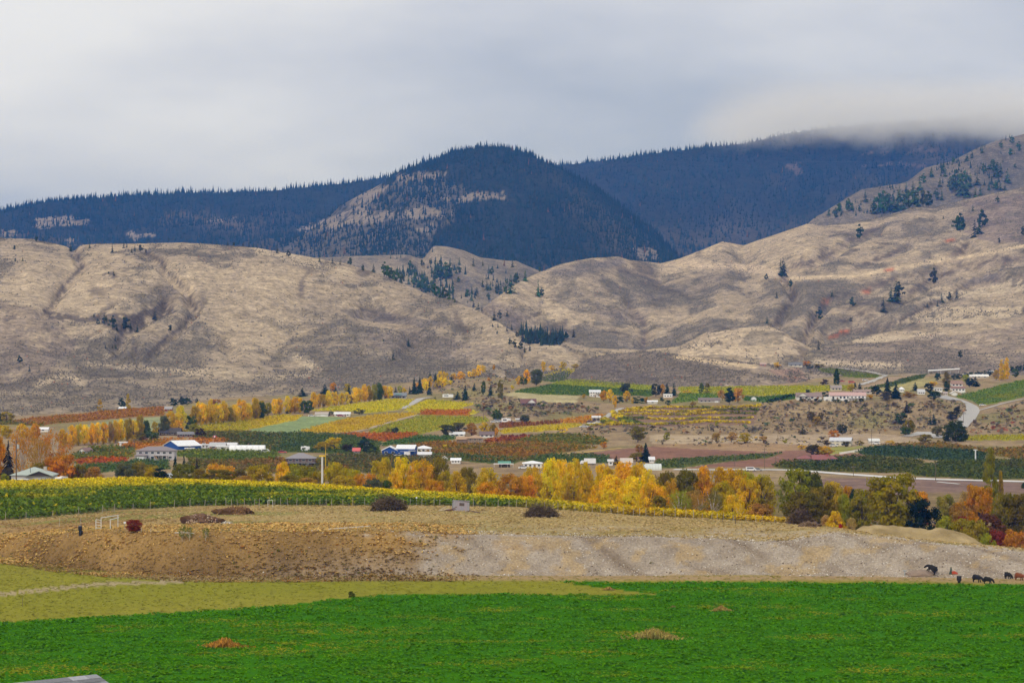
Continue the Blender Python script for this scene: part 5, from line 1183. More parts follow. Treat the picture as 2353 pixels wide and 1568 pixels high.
# --- the belt of trees behind the near vineyard, from left to right
G1 = 'autumn trees in the belt behind the near vineyard'
BELT = [
 ('P', -40, 500, 330, 1040, 'round', 'orange', 'orange tree at the left edge behind the dark spruce'),
 ('P', 180, 570, 330, 1010, 'spruce', (0.04, 0.035, 0.022), 'dark brownish spruce left of the utility pole with the grey transformer'),
 ('P', 480, 240, 620, 1080, 'sparse', 'rust', 'tall birch with white limbs and thin rust leaves just right of the utility pole'),
 ('P', 1230, 330, 760, 1085, 'sparse', 'rust', 'wide half bare birch with thin rust brown leaves behind the motorhome'),
 ('P', 840, 460, 420, 1060, 'sparse', 'brown', 'half bare birch between the two big pale limbed birches'),
 ('P', 1330, 880, 640, 1045, 'round', (0.50, 0.18, 0.012), 'dense orange tree behind the motorhome'),
 ('P', 880, 1080, 480, 1045, 'round', 'olive', 'olive green bushy tree behind the green roofed bungalow'),
 ('P', 1750, 1130, 420, 1045, 'round', 'olive', 'olive tree right of the dense orange tree'),
 ('P', 2050, 1180, 380, 1045, 'round', 'brown', 'brown orange bushy tree left of the grey green willow'),
 ('P', 60, 1130, 260, 1045, 'round', 'brown', 'brown orange bush left of the green roofed bungalow'),
 ('P', 110, 1320, 170, 985, 'shrub', 'lime', 'yellow green shrub at the left end of the green roofed bungalow'),
 ('Q', 90, 735, 280, 1010, 'willow', 'grey', 'grey green willow left of the yellow crowned willow'),
 ('Q', 330, 700, 360, 1020, 'willow', (0.21, 0.20, 0.03), 'broad olive willow with a yellowish crown'),
 ('Q', 490, 770, 200, 1000, 'round', 'olivegold', 'golden olive tree behind the dark round evergreen'),
 ('Q', 615, 805, 220, 990, 'pine', 'black', 'dark round evergreen beside the small grey roofed shed'),
 ('Q', 830, 615, 190, 1100, 'spruce', 'black', 'black green spruce in front of the grey two storey house'),
 ('Q', 960, 588, 130, 1120, 'spruce', (0.03, 0.042, 0.024), 'slim dark spruce just right of the black green spruce'),
 ('Q', 1155, 640, 150, 1130, 'spruce', (0.055, 0.05, 0.028), 'brownish spruce standing alone behind the olive trees'),
 ('Q', 1310, 740, 80, 1120, 'spruce', 'dark', 'small dark spruce left of the broad orange crown'),
 ('Q', 950, 745, 350, 1000, 'round', (0.17, 0.13, 0.015), 'round olive tree right of the small grey roofed shed'),
 ('Q', 1200, 825, 190, 990, 'round', 'olive', 'narrow olive tree below the brownish spruce'),
 ('Q', 1490, 735, 440, 1060, 'round', (0.58, 0.24, 0.02), 'broad pale orange crown behind the olive trees'),
 ('Q', 1480, 835, 440, 990, 'round', 'olive', 'broad dark olive tree in front of the pale orange crown'),
 ('Q', 1790, 835, 220, 1000, 'round', (0.15, 0.12, 0.02), 'dull olive tree right of the broad dark olive tree'),
 ('Q', 1840, 930, 260, 985, 'round', 'brown', 'low orange brown tree at the vineyard edge'),
 ('Q', 2080, 742, 340, 1010, 'round', 'olivegold', 'gold olive tree left of the gold crown below the brown house'),
 ('R', 80, 665, 190, 1050, 'round', 'gold', 'small gold crown below the brown hipped house'),
 ('R', 250, 690, 260, 1010, 'round', (0.29, 0.21, 0.012), 'olive gold tree in front of the brown hipped house'),
 ('R', 430, 735, 270, 1000, 'round', (0.27, 0.19, 0.012), 'olive tree with a yellow tinge below the white garage doors'),
 ('R', 555, 780, 170, 990, 'round', 'olivegold', 'gold olive tree left of the wind machine'),
 ('R', 400, 880, 230, 975, 'round', 'brown', 'low orange brown tree left of the wind machine'),
 ('R', 150, 850, 260, 975, 'round', 'olive', 'dark olive tree at the vineyard edge left of the low orange brown tree'),
 ('R', 770, 675, 280, 1010, 'round', (0.46, 0.29, 0.01), 'tall gold tree right of the wind machine'),
 ('R', 1010, 735, 270, 1000, 'round', (0.44, 0.28, 0.01), 'wide gold tree right of the tallest gold tree by the wind machine'),
 ('R', 900, 850, 320, 970, 'round', 'olivegold', 'low gold olive tree at the vineyard edge right of the wind machine'),
 ('R', 1120, 825, 210, 985, 'round', 'orange', 'orange tree left of the grey green bushy tree'),
 ('R', 1280, 830, 170, 1000, 'round', 'orange', 'small orange crown above the grey green bushy tree'),
 ('R', 1310, 885, 240, 965, 'round', 'grey', 'grey green bushy tree among the orange trees'),
 ('R', 1490, 915, 140, 965, 'round', 'green', 'small green tree right of the grey green bushy tree'),
 ('R', 1450, 603, 300, 1030, 'round', (0.42, 0.26, 0.01), 'large gold olive tree in front of the blue packing house'),
 ('R', 1700, 605, 230, 1050, 'round', 'bright', 'bright gold tree below the white sliding door of the packing house'),
 ('R', 1960, 612, 330, 1040, 'round', (0.58, 0.28, 0.01), 'broad orange gold dome right of the bright gold tree'),
 ('R', 2210, 600, 260, 1045, 'round', 'olive', 'dark olive tree right of the orange gold dome'),
 ('R', 1610, 795, 230, 985, 'round', 'gold', 'gold tree below the large gold olive tree'),
 ('R', 1870, 820, 270, 985, 'oval', (0.66, 0.32, 0.008), 'glowing orange tree at the vineyard edge below the orange gold dome'),
 ('R', 2140, 885, 250, 965, 'round', 'orange', 'low orange tree right of the glowing orange tree'),
 ('S', 130, 790, 200, 1010, 'round', 'olivegold', 'olive gold tree below the white caravan house'),
 ('S', 280, 800, 240, 975, 'oval', (0.58, 0.30, 0.01), 'gold orange tree below the white caravan house'),
 ('S', 430, 740, 250, 1030, 'round', 'olive', 'dark olive tree behind the two gold trees'),
 ('S', 680, 755, 330, 990, 'oval', (0.50, 0.29, 0.01), 'spreading gold tree below the green roofed shed'),
 ('S', 700, 935, 260, 950, 'round', 'orange', 'orange tree in front of the spreading gold tree'),
 ('S', 1010, 830, 370, 960, 'round', (0.46, 0.17, 0.012), 'rounded orange brown tree left of the tall yellow grove'),
 ('S', 1230, 855, 260, 970, 'round', 'orange', 'orange tree between the orange brown tree and the tall yellow grove'),
 ('S', 1330, 745, 330, 985, 'oval', (0.60, 0.33, 0.01), 'gold poplar on the left shoulder of the tall yellow grove'),
 ('S', 1560, 620, 300, 985, 'oval', 'bright', 'tallest bright yellow poplar at the left of the yellow grove'),
 ('S', 1700, 640, 240, 1005, 'oval', 'bright', 'bright yellow poplar second in the tall grove'),
 ('S', 1880, 630, 260, 1000, 'oval', (0.66, 0.36, 0.01), 'yellow poplar below the power pole in the tall grove'),
 ('S', 2040, 680, 230, 990, 'oval', 'gold', 'gold poplar below the white box truck'),
 ('W', 110, 455, 290, 985, 'oval', (0.66, 0.37, 0.01), 'yellow poplar below the small spruce by the white house'),
 ('W', 310, 425, 260, 1000, 'oval', (0.66, 0.34, 0.01), 'orange yellow poplar below the white farm house'),
 ('W', 480, 430, 210, 990, 'oval', 'gold', 'gold poplar below the round olive bush of the farm house'),
 ('W', 570, 515, 220, 960, 'oval', 'bright', 'bright yellow poplar on the right shoulder of the grove'),
 ('W', 200, 570, 300, 945, 'oval', 'bright', 'bright yellow poplar in the front row of the grove'),
 ('W', 420, 590, 280, 940, 'oval', 'bright', 'glowing yellow poplar in the middle of the front row'),
 ('W', 620, 625, 240, 930, 'oval', 'gold', 'gold poplar at the right end of the front row'),
 ('W', 60, 640, 220, 930, 'oval', 'gold', 'gold poplar at the left of the front row'),
 ('W', 150, 730, 230, 905, 'oval', 'yellow', 'small yellow tree leaning out in front of the grove'),
 ('W', 740, 690, 170, 930, 'round', 'gold', 'low gold tree at the right foot of the grove'),
 ('W', 700, 800, 230, 900, 'shrub', 'olive', 'dim olive undergrowth tree right of the grove'),
 ('W', 790, 510, 230, 980, 'round', 'olive', 'olive tree right of the tall yellow grove'),
 ('W', 1010, 508, 250, 985, 'round', (0.16, 0.15, 0.012), 'dark olive green dome left of the orange trio'),
 ('W', 860, 600, 140, 945, 'round', (0.5, 0.24, 0.015), 'pale orange tree left of the dark olive green dome'),
 ('W', 945, 720, 250, 905, 'sparse', 'lime', 'thin yellow green birch with a pale trunk'),
 ('W', 1080, 720, 200, 915, 'round', 'brown', 'brownish tree right of the thin yellow green birch'),
 ('W', 1220, 476, 250, 985, 'oval', (0.60, 0.28, 0.01), 'orange poplar, first of the orange trio'),
 ('W', 1400, 488, 260, 985, 'oval', (0.58, 0.27, 0.01), 'orange poplar, middle of the orange trio'),
 ('W', 1560, 500, 250, 975, 'round', (0.54, 0.28, 0.01), 'gold orange tree, last of the orange trio'),
 ('W', 1310, 715, 310, 900, 'sparse', (0.24, 0.22, 0.05), 'grey olive birch thicket below the orange trio'),
 ('W', 1430, 640, 220, 935, 'round', 'olivegold', 'gold olive tree behind the birch thicket'),
 ('W', 1170, 760, 150, 900, 'sparse', 'brown', 'thin brown birch left of the birch thicket'),
 ('W', 1540, 790, 210, 895, 'round', 'gold', 'low gold tree right of the birch thicket'),
 ('W', 1710, 590, 220, 950, 'round', 'gold', 'gold tree between the orange trio and the big olive tree'),
 ('W', 1650, 520, 260, 985, 'round', (0.34, 0.25, 0.01), 'olive gold tree behind the parked cars'),
 ('W', 1860, 560, 260, 955, 'round', 'olivegold', 'olive gold tree left of the big olive tree'),
 ('W', 1850, 890, 260, 880, 'round', 'brown', 'brown orange tree at the vineyard end'),
 ('W', 1600, 870, 160, 885, 'sparse', 'gold', 'small thin gold tree behind the dark stake'),
 ('X', 50, 455, 330, 930, 'round', (0.26, 0.19, 0.01), 'big olive tree with gold patches behind the brush heap'),
 ('X', 190, 480, 240, 930, 'round', (0.10, 0.12, 0.012), 'dark green right half of the big olive tree pair'),
 ('X', 120, 700, 380, 870, 'round', (0.16, 0.14, 0.012), 'lower dark olive tree behind the brush heap'),
 ('X', 300, 610, 260, 900, 'round', 'olive', 'olive tree between the dark green tree and the gold tree'),
 ('X', 400, 588, 210, 915, 'round', (0.44, 0.26, 0.02), 'pale gold tree right of the dark green tree'),
 ('X', 430, 890, 180, 830, 'shrub', 'gold', 'yellow bush behind the right end of the near vineyard'),
 ('X', 330, 930, 110, 835, 'shrub', 'tan', 'tan bush left of the yellow bush'),
 ('X', 590, 960, 120, 850, 'shrub', 'tan', 'small tan bush right of the yellow bush'),
 ('X', 520, 715, 130, 905, 'round', 'lime', 'yellow tree left of the dark slim tree'),
 ('X', 610, 655, 130, 925, 'column', 'darkgreen', 'dark slim tree between yellow trees'),
 ('X', 700, 668, 210, 900, 'round', (0.24, 0.22, 0.015), 'olive yellow tree left of the great round tree'),
 ('X', 1010, 485, 470, 870, 'round', (0.26, 0.17, 0.01), 'great round olive tree with a thick dark trunk'),
 ('X', 1335, 752, 300, 860, 'shrub', 'black', 'black green rounded evergreen bush'),
 ('X', 1560, 720, 200, 915, 'round', (0.30, 0.21, 0.05), 'dull olive orange tree right of the black green bush'),
 ('X', 1700, 800, 180, 890, 'round', 'brown', 'orange brown tree left of the orange trunked tree'),
 ('X', 1890, 605, 250, 905, 'round', (0.48, 0.18, 0.012), 'orange tree with a dark trunk beside the columnar poplar'),
 ('X', 1770, 690, 160, 930, 'round', 'tan', 'thin tan tree behind the orange tree'),
 ('X', 2015, 222, 175, 1000, 'column', (0.22, 0.235, 0.012), 'tall columnar poplar, olive with gold streaks'),
 ('X', 2115, 430, 66, 1010, 'column', 'olivegold', 'slim gold columnar poplar beside the tall one'),
 ('X', 2200, 690, 260, 870, 'round', 'olive', 'olive tree right of the columnar poplars'),
 ('X', 2330, 715, 230, 865, 'round', (0.16, 0.13, 0.015), 'dark olive tree at the right edge'),
 ('X', 1550, 940, 260, 775, 'shrub', 'lime', 'yellow green bush behind the earth mound, leftmost of three'),
 ('X', 1720, 965, 230, 760, 'shrub', (0.33, 0.28, 0.015), 'yellow green bush behind the earth mound, middle of three'),
 ('X', 1860, 985, 270, 740, 'shrub', (0.26, 0.25, 0.015), 'yellow green bush behind the earth mound, rightmost of three'),
 ('X', 1990, 1100, 150, 715, 'shrub', 'lime', 'low yellow green bush at the right foot of the earth mound'),
 ('X', 2000, 915, 330, 820, 'shrub', (0.17, 0.05, 0.03), 'dark red thicket below the columnar poplar'),
 ('X', 1720, 945, 150, 830, 'shrub', 'red', 'small dark red bush left of the dark red thicket'),
 ('X', 2090, 1090, 230, 745, 'shrub', 'red', 'bright red bush near the right edge'),
 ('X', 2260, 1060, 220, 740, 'shrub', 'rust', 'rust bush at the right edge below the olive tree'),
 ('X', 475, 1025, 110, 775, 'shrub', (0.36, 0.02, 0.02), 'low scarlet bush behind the terrace'),
 ('X', 1290, 690, 170, 1000, 'round', 'orange', 'pale orange tree behind the black green bush'),
 ('X', 560, 620, 110, 1010, 'round', 'orange', 'pale orange tree behind the dark slim tree'),
]
for b in BELT:
    k_, cx, top, w, D, kind, col, lab = b
    T(k_, cx, top, w, None, kind, col, lab, G1, D=D, lod=0)
# --- rows of yellow poplars across the valley
ONES = 'first second third fourth fifth sixth seventh eighth ninth tenth eleventh twelfth thirteenth fourteenth fifteenth sixteenth seventeenth eighteenth nineteenth'.split()
def nth(i, n):
    if i == 0: return 'leftmost'
    if i == n - 1: return 'rightmost'
    if i >= 19: return ({2: 'twenty', 3: 'thirty', 4: 'forty', 5: 'fifty', 6: 'sixty'}[(i + 1) // 10] + ' ' + ONES[i % 10] if (i + 1) % 10 else {2: 'twentieth', 3: 'thirtieth', 4: 'fortieth', 5: 'fiftieth', 6: 'sixtieth'}[(i + 1) // 10]) + ' from left'
    return ONES[i] + ' from left'
CW = dict(gold='gold', bright='bright yellow', orange='orange', rust='rust', olive='olive', olivegold='olive gold', green='green', lime='yellow green', grey='grey green', tan='pale tan', brown='brown', dark='dark', black='black green', red='red', yellow='yellow', darkgreen='dark green')
def row(crop, group, label, items, kind='oval', lod=None):
    items = sorted(items); n = len(items)
    for i, it in enumerate(items):
        cx, top, w, base, col = it[:5]
        T(crop, cx, top, w, base, it[5] if len(it) > 5 else kind, col, f'{CW[col]} {label}, {nth(i, n)}', group, lod=lod)
row('A', 'yellow poplars in the row behind the birches', 'poplar in the row behind the birches',
    [(20, 600, 110, 700, 'gold'), (60, 610, 90, 720, 'olivegold'), (200, 590, 100, 720, 'gold'), (310, 590, 90, 740, 'orange'), (560, 640, 90, 790, 'gold'), (640, 605, 90, 790, 'gold'), (700, 592, 80, 785, 'bright'), (755, 600, 80, 780, 'bright'), (820, 585, 80, 775, 'gold'), (870, 580, 70, 772, 'bright'), (925, 575, 80, 770, 'gold'), (980, 570, 60, 765, 'tan'), (1030, 560, 80, 760, 'gold'), (1075, 550, 75, 755, 'bright'), (1140, 540, 80, 745, 'olivegold'), (1190, 560, 80, 740, 'bright'), (1245, 510, 80, 735, 'olivegold'), (1300, 560, 70, 730, 'green'), (1380, 570, 60, 700, 'olivegold')])
row('A', 'trees around the low dark house', 'tree around the low dark house',
    [(1460, 520, 100, 690, 'grey'), (1520, 475, 90, 660, 'gold'), (1600, 430, 110, 655, 'bright'), (1690, 520, 110, 650, 'green'), (1720, 590, 90, 680, 'lime'), (1590, 560, 90, 665, 'gold'), (1350, 650, 110, 750, 'green', 'round'), (1240, 660, 90, 760, 'olive', 'round')])
T('A', 1775, 628, 90, 705, 'shrub', (0.05, 0.015, 0.015), 'dark maroon round tree beside the low dark house')
T('A', 1285, 680, 40, 740, 'shrub', 'red', 'small red tree left of the low dark house')
row('A', 'yellow poplars in the row above the golden vineyard', 'poplar in the row left of the pale meadow',
    [(1740, 430, 90, 610, 'olivegold'), (1785, 395, 90, 605, 'bright'), (1830, 420, 70, 600, 'gold'), (1870, 368, 60, 590, 'gold'), (1885, 420, 90, 595, 'gold'), (1940, 410, 90, 590, 'bright'), (1990, 390, 80, 585, 'gold'), (2045, 440, 80, 580, 'olivegold'), (2090, 420, 90, 575, 'bright'), (2150, 370, 90, 570, 'gold'), (2205, 410, 80, 565, 'bright'), (2275, 365, 80, 555, 'olivegold'), (2325, 400, 80, 550, 'green')])
row('B', 'yellow poplars in the row above the golden vineyard', 'poplar in the row above the long white buildings',
    [(35, 360, 80, 530, 'gold'), (95, 385, 80, 525, 'olivegold'), (150, 400, 70, 520, 'lime'), (210, 370, 70, 510, 'bright'), (250, 362, 60, 505, 'gold'), (320, 345, 60, 500, 'bright'), (345, 380, 60, 500, 'gold'), (385, 352, 60, 498, 'gold'), (425, 350, 70, 498, 'bright'), (470, 385, 70, 500, 'green'), (515, 380, 70, 500, 'green'), (555, 310, 70, 460, 'gold'), (600, 325, 60, 450, 'gold'), (640, 330, 70, 450, 'olivegold'), (690, 295, 70, 445, 'bright'), (745, 305, 70, 435, 'gold'), (800, 315, 70, 425, 'gold'), (850, 310, 60, 418, 'bright'), (880, 340, 50, 415, 'olive'), (925, 268, 70, 410, 'bright'), (965, 275, 60, 408, 'gold'), (1010, 240, 60, 400, 'gold'), (1050, 250, 60, 395, 'olivegold'), (1095, 240, 60, 390, 'lime'), (1140, 228, 70, 385, 'green'), (1190, 255, 60, 380, 'gold'), (1232, 255, 60, 378, 'bright')])
row('B', 'dark spruces along the canyon road', 'spruce around the porch house and canyon',
    [(455, 268, 90, 350, 'dark'), (655, 235, 90, 330, 'dark'), (750, 258, 50, 330, 'dark'), (870, 250, 50, 330, 'dark'), (320, 432, 40, 500, 'dark'), (1145, 310, 45, 375, 'darkgreen'), (1220, 275, 40, 345, 'dark'), (1285, 260, 40, 330, 'dark'), (1410, 258, 36, 330, 'dark'), (1450, 180, 60, 330, 'dark'), (1500, 165, 60, 320, 'dark'), (1585, 210, 50, 335, 'dark'), (1640, 135, 50, 215, 'dark'), (1780, 150, 40, 225, 'dark'), (1590, 130, 50, 210, 'dark'), (1835, 300, 70, 375, 'dark'), (1905, 240, 55, 385, 'dark'), (1985, 230, 50, 300, 'dark'), (2130, 240, 60, 345, 'dark'), (1635, 340, 30, 382, 'dark'), (1690, 190, 30, 240, 'dark')], 'spruce')
row('B', 'yellow trees climbing the canyon', 'tree in the line climbing the canyon',
    [(725, 225, 60, 300, 'orange'), (855, 235, 60, 310, 'olivegold'), (1325, 255, 50, 320, 'lime'), (1365, 270, 40, 320, 'gold'), (1440, 275, 36, 320, 'gold'), (1475, 225, 36, 280, 'orange'), (1545, 185, 60, 290, 'bright'), (1590, 170, 50, 270, 'gold'), (1560, 215, 60, 300, 'bright'), (1655, 205, 60, 280, 'olivegold'), (1680, 118, 50, 230, 'bright'), (1725, 128, 60, 245, 'gold'), (1700, 180, 80, 265, 'bright'), (1760, 200, 60, 250, 'yellow'), (1800, 140, 50, 200, 'gold'), (1860, 125, 60, 200, 'gold'), (1885, 145, 40, 195, 'gold'), (1945, 120, 40, 185, 'bright'), (1985, 100, 50, 180, 'gold'), (2025, 68, 50, 165, 'bright'), (2065, 70, 40, 145, 'gold'), (2157, 65, 24, 112, 'orange'), (2115, 180, 40, 215, 'orange', 'round')])
row('A', 'lone columnar poplars at the foot of the left hill', 'lone columnar poplar under the left hill', [(890, 360, 52, 490, 'olivegold'), (1140, 318, 48, 468, 'olivegold')], 'column', 1)
row('A', 'dark spruces above the rust orchard', 'evergreen above the rust orchard', [(1085, 358, 60, 455, 'dark'), (1545, 360, 65, 440, 'dark'), (1620, 350, 60, 430, 'dark'), (1665, 355, 70, 430, 'dark'), (1750, 360, 30, 410, 'dark')], 'pine')
T('A', 1920, 372, 70, 430, 'round', 'rust', 'rust round tree behind the tall yellow row')
T('A', 60, 485, 110, 575, 'round', 'olivegold', 'olive yellow tree at the left edge under the hill')
T('A', 5, 500, 60, 575, 'round', 'darkgreen', 'dark green tree at the left edge under the hill')
